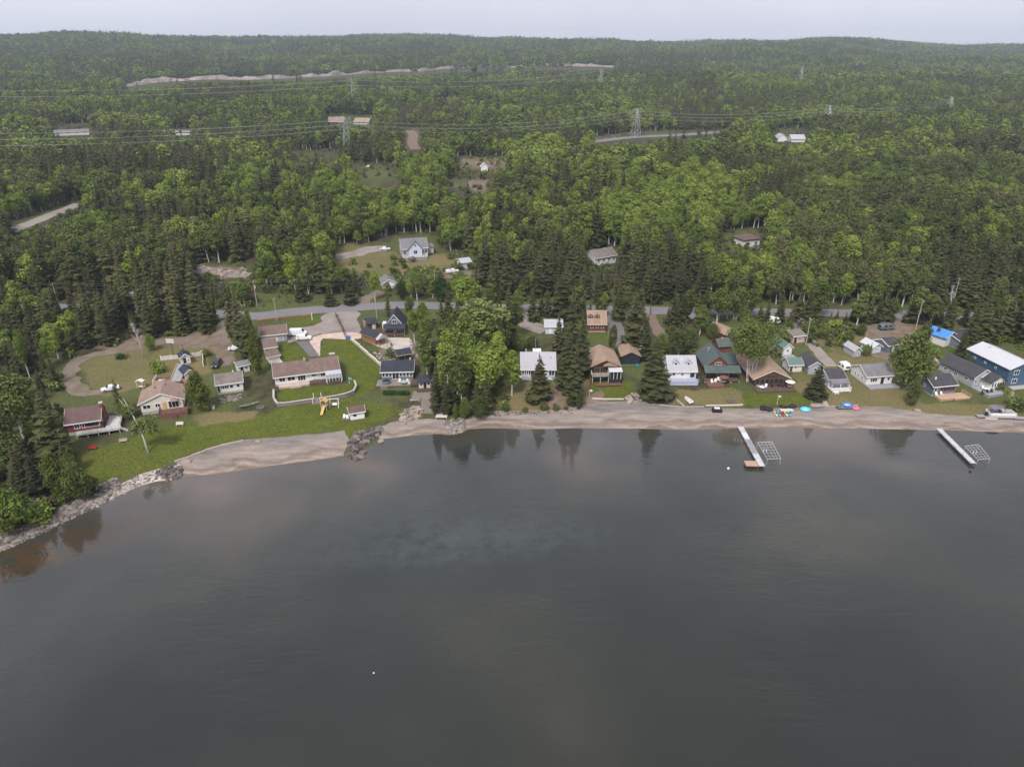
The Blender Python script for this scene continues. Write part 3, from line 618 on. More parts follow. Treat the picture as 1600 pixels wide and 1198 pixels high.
# ---------------------------------------------------------------- trees
def spruce(seed, H=16.0, Rb=3.0, levels=26, lod=0, bare=.06):
    """needles: whorls of drooping, kinked boughs; wood: the stem"""
    rnd = random.Random(seed); c = MB(); w = MB()
    asy, az0 = rnd.uniform(.06, .2), rnd.uniform(0, 6.28); nb = [9, 6, 5][lod]; levels = [levels, 13, 8][lod]
    for i in range(levels):
        t = i / (levels - 1); z = H * (bare + (1 - bare - .015) * t ** .95)
        r = Rb * (1 - t) ** .82 * (.72 + .28 * min(1, t * 7)) * rnd.uniform(.8, 1.18) + .12
        k = max(3, int(nb * (1 - .5 * t)) ); a0 = rnd.uniform(0, 6.28)
        for j in range(k):
            a = a0 + 6.283 * j / k + rnd.uniform(-.3, .3); rr = r * rnd.uniform(.6, 1.2) * (1 + asy * math.cos(a - az0 - 2.2 * t)); z0 = z + rnd.uniform(-.3, .3)
            ca, sa = math.cos(a), math.sin(a); dr = rr * rnd.uniform(.22, .5)
            wd = rr * ([.30, .42, .55][lod]) + .08
            def P(f, s, dz): return (ca * rr * f - sa * s, sa * rr * f + ca * s, z0 + dz)
            if lod == 0:
                m1, m2 = rnd.uniform(.38, .5), rnd.uniform(.7, .8)
                vs = [P(.02, 0, .12 * rr), P(m1, wd, -dr * .62), P(m1, 0, -dr * .28), P(m1, -wd, -dr * .62), P(m2, wd * .7, -dr * 1.02), P(m2, 0, -dr * .62), P(m2, -wd * .7, -dr * 1.02), P(1, 0, -dr * .75)]
                c.add(vs, [(0, 1, 2), (0, 2, 3), (1, 4, 5, 2), (2, 5, 6, 3), (4, 7, 5), (5, 7, 6)])
                for s_ in (-1, 1):       # side sprays
                    f = rnd.uniform(.45, .8); q = wd * rnd.uniform(1.0, 1.6); c.add([P(f - .12, 0, -dr * .35), P(f + .16, s_ * q, -dr * (.9 + rnd.random() * .4)), P(f + .1, 0, -dr * .6)], [(0, 1, 2)])
            else:
                vs = [P(.02, 0, .15 * rr), P(.55, wd, -dr * .8), P(.55, 0, -dr * .35), P(.55, -wd, -dr * .8), P(1, 0, -dr * .85)]
                c.add(vs, [(0, 1, 2), (0, 2, 3), (1, 4, 2), (2, 4, 3)])
    c.add([(.12, 0, H * .95), (-.08, .1, H * .95), (-.08, -.1, H * .95), (0, 0, H * 1.02)], [(0, 1, 3), (1, 2, 3), (2, 0, 3)])
    n = [7, 4, 3][lod]; rt = .011 * H + .03
    w.tube([(0, 0, -.8), (0, 0, H * .3), (0, 0, H * .96)], [rt * 1.25, rt * .8, .03], n, False)
    return w, c
def broadleaf(seed, H=14.0, Rc=3.0, z0=.30, leaves=1300, ls=.40, lod=0, stems=None, lobes=12, trunk_r=None, squat=1.0):
    """leaf clumps spread over the outside of many uneven lobes; limbs reach into the lobes"""
    rnd = random.Random(seed); c = MB(); w = MB()
    stems = stems or [((0, 0), (rnd.uniform(-.5, .5), rnd.uniform(-.5, .5)))]
    rt = trunk_r or .011 * H + .02; n = [7, 4, 3][lod]
    L = []
    for i in range(lobes):
        t = (i + .5) / lobes; zc = H * (z0 + (1 - z0) * (.10 + .80 * t)); env = (.6 + .4 * t / .4) if t < .4 else max(.2, 1 - ((t - .4) / .62) ** 1.9)
        a = i * 2.4 + rnd.uniform(-.5, .5); d = Rc * env * rnd.uniform(.25, .72) * (0.4 if t > .9 else 1); st = rnd.choice(stems)
        lr = Rc * rnd.uniform(.36, .60) * (.7 + .5 * env) * (12 / lobes) ** .4
        L.append((st[1][0] * t + d * math.cos(a), st[1][1] * t + d * math.sin(a), zc, lr, lr * rnd.uniform(.75, 1.25) * squat, st))
    tot = sum(l[3] ** 2 for l in L)
    for x, y, z, lr, lh, st in L:
        for _ in range(int(leaves * lr ** 2 / tot)):
            u, p = rnd.uniform(-.75, 1), rnd.uniform(0, 6.283); q = math.sqrt(max(0, 1 - u * u)); k = rnd.uniform(.62, 1.12) if rnd.random() < .85 else rnd.uniform(.2, .7)
            nrm = Vector((q * math.cos(p), q * math.sin(p), u)); pos = Vector((x + nrm.x * lr * k, y + nrm.y * lr * k, z + nrm.z * lh * k))
            nn = (nrm + Vector((rnd.gauss(0, .5), rnd.gauss(0, .5), rnd.gauss(.25, .5)))).normalized()
            a = nn.orthogonal().normalized(); a.rotate(Matrix.Rotation(rnd.uniform(0, 6.28), 3, nn)); b = nn.cross(a); s1 = ls * rnd.uniform(.55, 1.35); s2 = s1 * rnd.uniform(.5, .95)
            dn = nn * (-.25 * s1)
            c.add([pos - a * s1 + dn, pos - b * s2, pos + a * s1 * .9 + dn, pos + b * s2 * 1.1], [(0, 1, 2, 3)])
    for b0, b1 in stems:
        top = Vector((b1[0], b1[1], H * .9)); base = Vector((b0[0], b0[1], -.6)); mid = base.lerp(top, .5) + Vector((rnd.uniform(-.25, .25), rnd.uniform(-.25, .25), 0))
        w.tube([base, base.lerp(mid, .5), mid, top], [rt * 1.25, rt, rt * .75, .03], n, False)
    if lod < 2:
        for x, y, z, lr, lh, st in (L if lod == 0 else L[::3]):
            t = max(.12, (z - lr * .6) / H - .12); s0 = Vector((st[0][0], st[0][1], 0)).lerp(Vector((st[1][0], st[1][1], H * .9)), t)
            w.tube([s0, (s0 + Vector((x, y, z))) / 2 + Vector((0, 0, -.3)), (x, y, z + lh * .3)], [rt * .45, rt * .3, .02], 4 if lod == 0 else 3, False)
    return w, c
def bare_tree(seed, H=11.0):
    rnd = random.Random(seed); w = MB(); w.tube([(0, 0, -.5), (-.4, .1, H * .45), (-1.4, .2, H * .95)], [.22, .15, .03], 7)
    for i in range(34):
        t = rnd.uniform(.35, .97); p = Vector((-1.4 * t ** 1.5, .15 * t, H * .95 * t)); a = rnd.uniform(0, 6.28); l = H * .28 * (1.15 - t) * rnd.uniform(.6, 1.3)
        q = p + Vector((math.cos(a) * l * .6, math.sin(a) * l * .6, l * .85)); w.tube([p, (p + q) / 2 + Vector((0, 0, -.1)), q], [.065, .045, .015], 4)
        for _ in range(3):
            s = p.lerp(q, rnd.uniform(.4, .9)); w.tube([s, s + Vector((rnd.uniform(-1, 1), rnd.uniform(-1, 1), rnd.uniform(.3, 1.2)))], [.025, .01], 3)
    return w
NEAR = {}
def near_kind(key, w, c, bark, leaf): NEAR.setdefault(key, []).append((w.mesh(key + '_trunk', bark, True), c.mesh(key + '_crown', leaf)))
for s in range(6): near_kind('spruce', *spruce(100 + s, 16, [2.5, 2.9, 3.3, 2.2, 3.7, 2.7][s], [27, 30, 26, 32, 27, 24][s], 0, [.05, .08, .04, .12, .03, .10][s]), 'brown_bark', 'needles')
for s in range(6): near_kind('aspen', *broadleaf(200 + s, 14, [2.3, 2.8, 3.2, 2.5, 3.5, 2.1][s], [.30, .28, .33, .22, .30, .25][s], 2600, .27, 0, None, [12, 13, 15, 12, 16, 11][s]), 'pale_bark', 'leaf_mid')
for s in range(3): near_kind('round', *broadleaf(300 + s, 9, [4.2, 4.6, 3.9][s], .12, 4200, .25, 0, None, 20, .2, .9), 'grey_bark', 'leaf_mid')
for s in range(3): near_kind('shrub', *broadleaf(320 + s, 3, 1.5, .02, 700, .18, 0, [((0, 0), (.4, .2)), ((.2, 0), (-.5, .1)), ((0, .2), (.1, -.5))], 8, .04), 'grey_bark', 'leaf_mid')
for s in range(2): near_kind('cedar', *broadleaf(340 + s, 10, [2.6, 2.2][s], .0, 5000, .17, 0, None, 22, .16, 1.3), 'brown_bark', 'cedar_green')
NEAR_H = dict(spruce=16., aspen=14., round=9., shrub=3., cedar=10.)
TREE_NAME = dict(spruce='spruce_tree', aspen='aspen_tree', round='broadleaf_tree', shrub='shrub', cedar='cedar_tree')
COUNT = dict(spruce=0, aspen=0)
rt_ = random.Random(77)
def plant(kind, x, y, h, label, group=None, wide=1.0, leaf=None, variant=None, lean=None, cat='tree', bark=None):
    o = thing(TREE_NAME[kind], label, cat, (x, y, tz(x, y)), rt_.uniform(0, 6.28), group)
    tm, cm = NEAR[kind][(rt_.randrange(99) if variant is None else variant) % len(NEAR[kind])]
    s = h / NEAR_H[kind]; o.scale = (s * wide, s * wide, s)
    if lean: o.rotation_euler = (lean[0], lean[1], rt_.uniform(0, 6.28))
    t = link('trunk', tm, o); c = link('crown', cm, o)
    if leaf: c.material_slots[0].link = 'OBJECT'; c.material_slots[0].material = MATS[leaf]
    if bark: t.material_slots[0].link = 'OBJECT'; t.material_slots[0].material = MATS[bark]
    if kind in COUNT: COUNT[kind] += 1
    return o
def height_px(p, vtop):
    """height of something that stands at p and whose top shows at row vtop"""
    lo, hi = .2, 60.
    for _ in range(30):
        m = (lo + hi) / 2
        if project(p.x, p.y, p.z + m)[1] > vtop: lo = m
        else: hi = m
    return lo
YARD = []
def yt(kind, u, v, vtop, label, wide=1.0, leaf=None, variant=None, group=None, lean=None, bark=None):
    p = G(u, v); h = height_px(p, vtop); YARD.append((p.x, p.y)); cat = 'shrub' if kind == 'shrub' else 'tree'
    return plant(kind, p.x, p.y, h, label, group, wide, leaf, variant, lean, cat, bark)
# trees that stand singly among the cottages
yt('spruce', 92, 715, 606, 'tall broad spruce hiding the left end of the red cottage', 1.35, variant=2)
yt('spruce', 62, 775, 700, 'dark spruce above the rocky point, in front of the broad spruce', 1.15, variant=0)
yt('spruce', 40, 770, 690, 'dark spruce on the rocky point beside the light green bush', 1.1, variant=1)
yt('cedar', 102, 782, 700, 'yellowish cedar on the point behind the rocks', .9, variant=0)
yt('round', 126, 782, 722, 'rounded light green tree at the tip of the point', .72, 'leaf_mid', 0)
yt('round', 20, 828, 762, 'bright green round bush above the rocks by the picture edge', .95, 'leaf_bright', 1)
yt('shrub', 64, 815, 788, 'small bright shrub above the shore rocks', 1.3, 'leaf_bright', 0)
yt('round', 118, 735, 698, 'olive round bush beside the red bench', .7, 'leaf_olive', 2)
yt('aspen', 40, 690, 585, 'aspen with a pale trunk left of the broad spruce', 1.2, 'leaf_mid', 2)
yt('aspen', 14, 720, 640, 'dull green aspen by the left picture edge', 1.2, 'leaf_olive', 4)
yt('aspen', 47, 590, 512, 'slender yellow-green poplar left of the loop driveway', .75, 'leaf_bright', 5)
yt('spruce', 190, 648, 588, 'narrow spruce between the red and the cream cottage', .95, variant=3)
yt('round', 198, 655, 625, 'light green bushy tree at the foot of the narrow spruce', .75, 'leaf_mid', 1)
yt('cedar', 316, 640, 574, 'big round cedar between the cream cottage and the white cottage', 1.12, 'cedar_green', 0)
yt('cedar', 404, 585, 512, 'tall yellowish cedar beside the brown roofed garage', .72, variant=1)
yt('cedar', 396, 545, 480, 'yellow-green cedar behind the tall yellowish cedar', .6, variant=0)
yt('spruce', 366, 534, 432, 'tall dark spruce left of the shore road end', .95, variant=3)
yt('spruce', 379, 545, 450, 'dark spruce beside the white car', 1.0, variant=1)
yt('spruce', 388, 558, 492, 'lower spruce next to the tall yellowish cedar', 1.1, variant=2)
yt('round', 236, 548, 522, 'bright bush beside the dead birch', .75, 'leaf_bright', 0)
yt('shrub', 246, 582, 566, 'bright yellow-green shrub beside the orange ramp deck', 1.5, 'leaf_bright', 1)
yt('shrub', 324, 556, 545, 'green shrub at the end of the white fence', 1.3, 'leaf_mid', 0)
yt('shrub', 190, 560, 553, 'low dark green shrub on the loop driveway grass', 2.4, 'hedge_green', 2)
yt('spruce', 471, 470, 430, 'bushy spruce at the road edge behind the grass bank', 1.5, variant=4)
yt('spruce', 547, 475, 434, 'bushy spruce beside the small white gabled shed', 1.6, variant=2)
yt('spruce', 515, 477, 448, 'low round spruce on the road verge', 1.9, variant=4)
yt('spruce', 607, 494, 450, 'narrow spruce behind the navy chalet', .9, variant=3)
yt('aspen', 586, 470, 420, 'bright aspen beside the white gabled shed', .85, 'leaf_bright', 1)
yt('cedar', 628, 468, 438, 'dark round cedar behind the road, left of the pair', 1.0, 'hedge_green', 1)
yt('cedar', 692, 470, 430, 'wide dark cedar behind the road', 1.5, 'hedge_green', 0)
yt('aspen', 652, 470, 425, 'green aspen between the two dark cedars', 1.1, 'leaf_mid', 2)
yt('aspen', 733, 490, 428, 'bright lime green aspen at the road', 1.25, 'leaf_bright', 4)
# the grove between the navy cottage and the grey roofed cottage
for k, (kd, u, v, vt, lb, w, lf) in enumerate([
    ('aspen', 648, 535, 482, 'aspen growing beside the navy chalet roof', 1.07, 'leaf_bright'), ('aspen', 668, 550, 492, 'aspen with pale stems above the teal tank', 1.02, 'leaf_mid'),
    ('aspen', 662, 520, 470, 'bright aspen between the chalet and the road', 0.92, 'leaf_bright'), ('spruce', 684, 640, 560, 'dark spruce next to the gazebo', .95, None), ('spruce', 680, 585, 525, 'slim dark spruce behind the teal tank', .8, None),
    ('aspen', 700, 600, 510, 'tall aspen in the middle of the grove', 1.07, 'leaf_bright'), ('aspen', 722, 640, 560, 'leafy aspen in the front of the grove', 1.07, 'leaf_mid'), ('spruce', 708, 640, 575, 'spruce in the front of the grove', .95, None),
    ('aspen', 755, 560, 466, 'large pale yellow-green willow in the grove', 1.75, 'leaf_pale'), ('aspen', 738, 600, 520, 'pale green aspen below the willow', 1.12, 'leaf_bright'), ('aspen', 762, 630, 545, 'leafy green aspen at the right of the grove', 1.17, 'leaf_bright'),
    ('spruce', 745, 650, 590, 'low spruce at the shore edge of the grove', 1.1, None), ('aspen', 778, 600, 515, 'green aspen left of the grey roofed cottage', 1.02, 'leaf_bright'), ('spruce', 795, 540, 440, 'dark spruce at the back of the grove by the road', .95, None),
    ('spruce', 715, 520, 462, 'spruce at the back of the grove', 1.0, None), ('aspen', 712, 560, 490, 'mid green aspen behind the tall aspen', 1.02, 'leaf_mid'), ('spruce', 734, 545, 470, 'slim spruce beside the willow', .85, None),
    ('aspen', 800, 618, 545, 'bright young aspen beside the grey roofed cottage', 1.05, 'leaf_bright'), ('aspen', 690, 625, 570, 'bright yellow-green sapling in the grove', .7, 'leaf_bright'), ('aspen', 785, 560, 490, 'olive aspen behind the bright young aspen', 1.2, 'leaf_olive'),
    ('round', 750, 655, 618, 'olive bush at the shore edge of the grove', .7, 'leaf_olive'), ('round', 726, 655, 620, 'green bush beside the shore rock pile', .6, 'leaf_mid'), ('aspen', 640, 500, 462, 'aspen between the chalet and the road', 0.92, 'leaf_mid')]):
    yt(kd, u, v, vt, lb, w, lf, k)
yt('cedar', 712, 655, 628, 'small bright conical cedar at the shore rocks', .75, variant=1)
yt('spruce', 842, 623, 552, 'dense spruce standing in front of the grey roofed cottage', 1.35, variant=4)
yt('spruce', 832, 502, 448, 'single spruce beside the gravel driveway', 1.1, variant=2)
yt('spruce', 898, 634, 532, 'tall front spruce between the grey and the tan roofed cottage', 1.05, variant=5)
yt('spruce', 886, 612, 500, 'tall spruce beside the grey roofed cottage', 1.0, variant=1)
yt('spruce', 908, 590, 480, 'tall spruce left of the tan roofed cottage', .95, variant=0)
yt('spruce', 893, 560, 450, 'tall spruce right of the white garage', 1.0, variant=5)
yt('spruce', 878, 500, 415, 'tall spruce by the road behind the white garage', 1.2, variant=2)
yt('spruce', 905, 495, 430, 'spruce by the road left of the brown chalet', 1.1, variant=1)
yt('cedar', 904, 640, 612, 'pale green conical bush by the beach', .7, 'leaf_olive', 1)
yt('spruce', 988, 548, 446, 'tall spruce behind the dark garage', 1.15, variant=2)
yt('spruce', 966, 500, 440, 'spruce by the road right of the brown chalet', 1.15, variant=1)
yt('spruce', 1002, 515, 455, 'spruce beside the reddish earth track', 1.0, variant=3)
yt('spruce', 1018, 620, 524, 'tall broad spruce left of the white dormered cottage', 1.35, variant=4)
yt('spruce', 1050, 512, 448, 'spruce right of the reddish earth track', 1.0, variant=0)
yt('aspen', 1060, 560, 515, 'grey-green leafy bush behind the white dormered cottage', 1.5, 'leaf_olive', 4)
yt('round', 1076, 545, 512, 'olive bush left of the green roofed log house', 1.0, 'leaf_olive', 1)
yt('round', 1050, 540, 508, 'flowering pale bush beside the reddish track', .7, 'leaf_olive', 2)
yt('aspen', 1120, 505, 450, 'leafy tree behind the green tent', 1.5, 'leaf_mid', 2)
yt('aspen', 1075, 498, 452, 'leafy tree left of the green tent', 1.2, 'leaf_mid', 1)
yt('spruce', 1100, 500, 440, 'slender spruce behind the green tent', .85, variant=3)
yt('spruce', 1195, 520, 462, 'spruce above the tan roofed screen porch cottage', 1.0, variant=0)
yt('aspen', 1170, 498, 450, 'aspen with a pale trunk at the road', 1.2, 'leaf_mid', 2)
yt('spruce', 1208, 525, 488, 'young spruce beside the white camper', 1.0, variant=1)
yt('spruce', 1245, 502, 450, 'spruce at the road above the pink shed', 1.1, variant=2)
yt('spruce', 1262, 500, 446, 'taller spruce at the road above the pink shed', 1.0, variant=0)
yt('aspen', 1278, 498, 438, 'round topped leafy tree at the road', 1.3, 'leaf_mid', 4)
for k, (u, v, vt) in enumerate([(1296, 508, 484), (1306, 506, 482), (1318, 514, 486)]): yt('spruce', u, v, vt, ['young spruce in the roadside row, first', 'young spruce in the roadside row, second', 'young spruce at the right end of the roadside row'][k], 1.1, variant=k)
yt('round', 1285, 528, 505, 'leafy bush beside the gravel lane', .9, 'leaf_mid', 0); yt('round', 1262, 522, 502, 'leafy bush above the pink shed', .8, 'leaf_mid', 1); yt('round', 1232, 518, 500, 'leafy bush left of the pink shed', .9, 'leaf_mid', 2)
yt('round', 1325, 535, 515, 'green bush above the two white sheds', .9, 'leaf_mid', 0); yt('shrub', 1305, 515, 500, 'bright shrub beside the young spruces', 1.4, 'leaf_bright', 1); yt('round', 1352, 556, 538, 'bright bush between the two white sheds', .75, 'leaf_mid', 1)
yt('spruce', 1359, 553, 533, 'little spruce beside the white roofed shed', .7, variant=3)
yt('spruce', 1274, 622, 566, 'bushy pine in front of the grey roofed cabins', 1.5, variant=4)
yt('round', 1418, 606, 518, 'large round broadleaf tree left of the slate blue cottage', .78, 'leaf_mid', 0)
yt('cedar', 1424, 634, 584, 'olive cedar in front of the round broadleaf tree', .95, 'leaf_olive', 1)
yt('spruce', 1497, 562, 512, 'spruce beside the blue tarp roof', 1.1, variant=2)
yt('spruce', 1462, 535, 505, 'dark spruce left of the blue tarp roof', 1.1, variant=1)
yt('spruce', 1370, 505, 455, 'spruce behind the dark trailer', 1.0, variant=0); yt('spruce', 1356, 505, 452, 'spruce left of the dark trailer', 1.0, variant=5); yt('spruce', 1388, 502, 462, 'rounded spruce behind the dark trailer', 1.4, variant=4)
yt('aspen', 1432, 505, 448, 'leafy tree beside the pole at the dirt yard', 1.3, 'leaf_mid', 2); yt('aspen', 1452, 512, 458, 'olive leafy tree behind the blue tarp roof', 1.3, 'leaf_olive', 1)
for k, (u, v, vt) in enumerate([(1512, 545, 470), (1530, 535, 455), (1548, 532, 452), (1566, 530, 448), (1585, 528, 446), (1600, 540, 450), (1520, 520, 450), (1480, 520, 462)]):
    yt('spruce', u, v, vt, 'tall spruce in the dark row behind the blue house', 1.0, variant=k, group='spruces behind the blue house')
yt('shrub', 1560, 610, 596, 'dark shrub between the grey and the blue house', 1.3, 'leaf_olive', 0); yt('shrub', 1592, 640, 620, 'green shrub beside the pontoon boat', 1.6, 'leaf_mid', 1); yt('shrub', 1572, 618, 608, 'yellowish shrub on the lawn of the blue house', 1.2, 'leaf_bright', 2)
for k, (u, v, vt, w) in enumerate([(850, 640, 628, 1.2), (868, 641, 632, 1.2), (884, 640, 634, 1.1), (820, 643, 636, 1.4), (790, 642, 632, 1.3)]):
    yt('shrub', u, v, vt, 'low bush along the top of the beach below the grey roofed cottage', w, 'leaf_olive', k, 'bushes along the beach top')
# the birch clump with white stems
def birch_clump():
    p = G(1171, 596); h = height_px(p, 500)
    w, c = broadleaf(411, h, 7.2, .38, 9500, .26, 0, [((-.7, 0), (-2.6, .8)), ((-.25, .2), (-1.2, 2.2)), ((.25, 0), (1.0, 2.0)), ((.7, .1), (3.2, .6))], 24, .17, .62)
    o = thing('birch_tree', 'birch clump with four leaning white trunks beside the screen porch cottage', 'tree', p); w.build('trunk', 'pale_bark', o, smooth=True); c.build('crown', 'leaf_mid', o)
birch_clump()
def lone_birch():
    p = G(232, 708); w = MB(); w.tube([(0, 0, -.5), (-.9, 1, 4.5), (-2.6, 2, 9), (-4.4, 3, 13)], [.24, .2, .13, .04], 7)
    w.tube([(-2.6, 2, 9), (-3.8, 2.2, 11), (-5.2, 2.2, 13.5)], [.1, .07, .02], 5); w.tube([(-.9, 1, 4.5), (.5, 1.2, 7), (1.6, 1.2, 9)], [.09, .06, .02], 5)
    o = thing('birch_tree', 'white trunked birch leaning on the lakeside lawn', 'tree', p); w.build('trunk', 'pale_bark', o, smooth=True)
    c = MB(); rnd = random.Random(5)
    for cx, cy, cz, r in [(1.5, 1.2, 8.5, 1.6), (-1.6, 1.6, 7.2, 1.5), (.2, 1.4, 6, 1.6), (-3.6, 2.2, 10.5, 1.3), (2.2, .6, 6.4, 1.3), (-2.6, 1, 5.4, 1.0)]:
        for _ in range(170):
            d = Vector((rnd.gauss(0, 1), rnd.gauss(0, 1), rnd.gauss(0, .8))).normalized() * r * rnd.uniform(.4, 1.1); a = Vector((rnd.gauss(0, 1), rnd.gauss(0, 1), rnd.gauss(0, .5))).normalized() * .28; b = a.orthogonal().normalized() * .2
            q = Vector((cx, cy, cz)) + d; c.add([q - a, q - b, q + a, q + b], [(0, 1, 2, 3)])
    c.build('crown', 'leaf_mid', o)
lone_birch()
def dead_birch(u, v, vt, label, seed):
    p = G(u, v); h = height_px(p, vt); o = thing('dead_birch', label, 'tree', p); bare_tree(seed, h).build('trunk', 'pale_bark', o, smooth=True)
dead_birch(225, 558, 503, 'bare white dead birch on the loop driveway grass', 9)
dead_birch(1484, 486, 446, 'leaning bare white trunk beside the road at the far right', 12)
# the roadside screen: trees between the road and the cottages on the right half
rsn = random.Random(31)
u = 846
while u < 1600:
    gap = any(a < u < b for a, b in ((1004, 1036), (1196, 1236), (1286, 1326), (1396, 1420)))
    if not gap:
        k = rsn.random(); v = rsn.uniform(492, 500) + (u - 840) * .012; hv = rsn.uniform(26, 52)
        if k < .55: yt('spruce', u, v, v - hv, 'spruce in the row between the shore road and the right hand cottages', rsn.uniform(.95, 1.35), group='spruces along the lake side of the road')
        elif k < .9: yt('aspen', u, v, v - hv, 'leafy aspen in the row between the shore road and the right hand cottages', rsn.uniform(1.1, 1.5), rsn.choice(['leaf_mid', 'leaf_olive', 'leaf_mid']), group='aspens along the lake side of the road')
        else: yt('round', u, v, v - hv * .6, 'round bush in the row between the shore road and the right hand cottages', .9, 'leaf_mid', group='bushes along the lake side of the road')
    u += rsn.uniform(8, 17)
for k, (kd, u, v, vt) in enumerate([('spruce', 700, 492, 448), ('aspen', 720, 490, 446), ('aspen', 765, 492, 450), ('spruce', 780, 494, 448), ('aspen', 808, 494, 452), ('spruce', 690, 500, 462)]):   # road gap trees
    yt(kd, u, v, vt, ['slim spruce at the road above the grove', 'aspen at the road above the grove', 'second aspen at the road above the grove', 'spruce at the road right of the grove', 'aspen at the road left of the gravel driveway', 'lower spruce at the road above the teal tank'][k], 1.0, None if kd == 'spruce' else 'leaf_mid')
for kd, u, v, vt, lb, w, lf in [   # fill trees among the cottages
    ('aspen', 1092, 528, 474, 'leafy tree between the green tent and the log house', 1.2, 'leaf_mid'), ('round', 1112, 530, 505, 'bush behind the log house roof', .8, 'leaf_olive'), ('aspen', 1162, 540, 488, 'leafy tree right of the little red cabin', 1.2, 'leaf_mid'), ('round', 1032, 545, 520, 'low bush left of the white dormered cottage', .8, 'leaf_mid'),
    ('spruce', 1008, 562, 500, 'slim spruce behind the half hidden white shed', 1.0, None), ('spruce', 872, 552, 485, 'spruce behind the small white gabled shed', 1.0, None), ('aspen', 802, 528, 470, 'aspen left of the gravel driveway', 1.2, 'leaf_mid'), ('round', 832, 545, 524, 'olive bush behind the pale grey roof', .9, 'leaf_olive'),
    ('round', 812, 548, 520, 'green bush left behind the pale grey roof', .8, 'leaf_mid'), ('aspen', 668, 590, 520, 'dense green aspen beside the lattice fence', 1.2, 'leaf_mid'), ('aspen', 715, 622, 540, 'dense soft green aspen in the heart of the grove', 1.3, 'leaf_mid'), ('aspen', 750, 612, 530, 'dense light green aspen in the heart of the grove', 1.3, 'leaf_bright'),
    ('aspen', 730, 575, 488, 'tall light green aspen behind the heart of the grove', 1.25, 'leaf_mid'), ('aspen', 770, 575, 495, 'light green aspen beside the willow', 1.2, 'leaf_mid'), ('spruce', 760, 645, 578, 'dark spruce at the water side of the grove', 1.1, None), ('spruce', 698, 648, 590, 'dark low spruce beside the tiny navy roofed shelter', 1.1, None),
    ('aspen', 1338, 508, 455, 'leafy tree at the dirt yard entrance', 1.3, 'leaf_mid'), ('round', 1345, 525, 505, 'bush beside the dirt yard', .8, 'leaf_olive'), ('spruce', 1218, 505, 455, 'spruce behind the white camper', 1.1, None), ('aspen', 1150, 498, 448, 'tall leafy tree at the road behind the red cabin', 1.2, 'leaf_olive'), ('aspen', 955, 560, 505, 'thin aspen between the brown chalet and the dark garage', .8, 'leaf_olive'),
    ('aspen', 1440, 545, 500, 'leafy tree left of the dark spruce by the blue tarp', 1.2, 'leaf_olive'), ('round', 1512, 572, 548, 'olive bush beside the pale grey house', .8, 'leaf_olive'), ('spruce', 680, 648, 585, 'small spruce below the gazebo', 1.0, None)]:
    yt(kd, u, v, vt, lb, w, lf)
# ---------------------------------------------------------------- the wood: nearest trees singly, the rest as one mass
STANDS = [  # share of conifers
    ([(185,415),(362,430),(358,540),(190,548)], .97), ([(-300,236),(360,236),(360,300),(-300,305)], .72), ([(-300,300),(420,300),(420,440),(-300,470)], .52), ([(-300,440),(190,430),(190,660),(-300,760)], .55),
    ([(430,380),(560,380),(560,480),(400,480)], .45), ([(740,425),(1115,432),(1115,490),(740,486)], .9), ([(790,235),(1260,235),(1260,430),(790,430)], .3), ([(1260,270),(2000,270),(2000,475),(1230,475)], .18), ([(1100,440),(1500,440),(1500,492),(1100,490)], .35),
    ([(1480,440),(2000,430),(2000,620),(1500,560)], .85), ([(360,200),(800,200),(800,380),(360,380)], .46), ([(230,165),(400,165),(400,212),(230,212)], .6), ([(-300,660),(120,650),(150,780),(-300,950)], .6)]
OLIVE = [(1230, 270), (2100, 270), (2100, 500), (1180, 500)]
road_pts = np.array([tuple(G(*p)[:2]) for p in ROAD_PX]); road_pts = road_pts[np.argsort(road_pts[:, 0])]
LEFT_WOOD = [(-400,300),(400,430),(388,480),(350,498),(350,520),(300,529),(205,533),(165,543),(118,556),(96,580),(92,608),(70,640),(40,650),(-400,760)]
HEADLAND = [(-400,650),(40,650),(72,640),(105,650),(108,700),(135,742),(150,772),(95,795),(40,815),(0,838),(-400,980)]
def scatter(seed, y0, y1, sp):
    rs = np.random.RandomState(seed); xm = y1 * 1.02 + 140
    a, b = np.meshgrid(np.arange(-xm, xm, sp), np.arange(y0, y1, sp)); a, b = a.ravel(), b.ravel()
    a = a + rs.uniform(-.48, .48, a.size) * sp; b = b + rs.uniform(-.48, .48, b.size) * sp
    k = np.abs(a) < b * 1.02 + 120; return a[k], b[k]
px_, py_ = [], []
for i, (y0, y1, sp) in enumerate([(90, 330, 4.6), (330, 560, 5.1), (560, 900, 5.7), (900, 1500, 6.8), (1500, 2300, 8.5), (2300, 4300, 10.5)]):
    a, b = scatter(50 + i, y0, y1, sp); px_.append(a); py_.append(b)
fx, fy = np.concatenate(px_), np.concatenate(py_)
fd = shore_dist(fx, fy); k = fd > 6; fx, fy, fd = fx[k], fy[k], fd[k]
fz = T(fx, fy); fu, fv, fdep = project(fx, fy, fz)
beyond = fy > np.interp(fx, road_pts[:, 0], road_pts[:, 1]) + 7
side_r = (fu > 1660) & (fd > 25); side_l = (fu < -60) & (fd > 12)
keep = (beyond & (fy > 200)) | in_poly(fu, fv, LEFT_WOOD) | in_poly(fu, fv, HEADLAND) | side_r | side_l
near_road = np.abs(fy - np.interp(fx, road_pts[:, 0], road_pts[:, 1])) < 6.5
keep &= ~near_road
rs = np.random.RandomState(9)
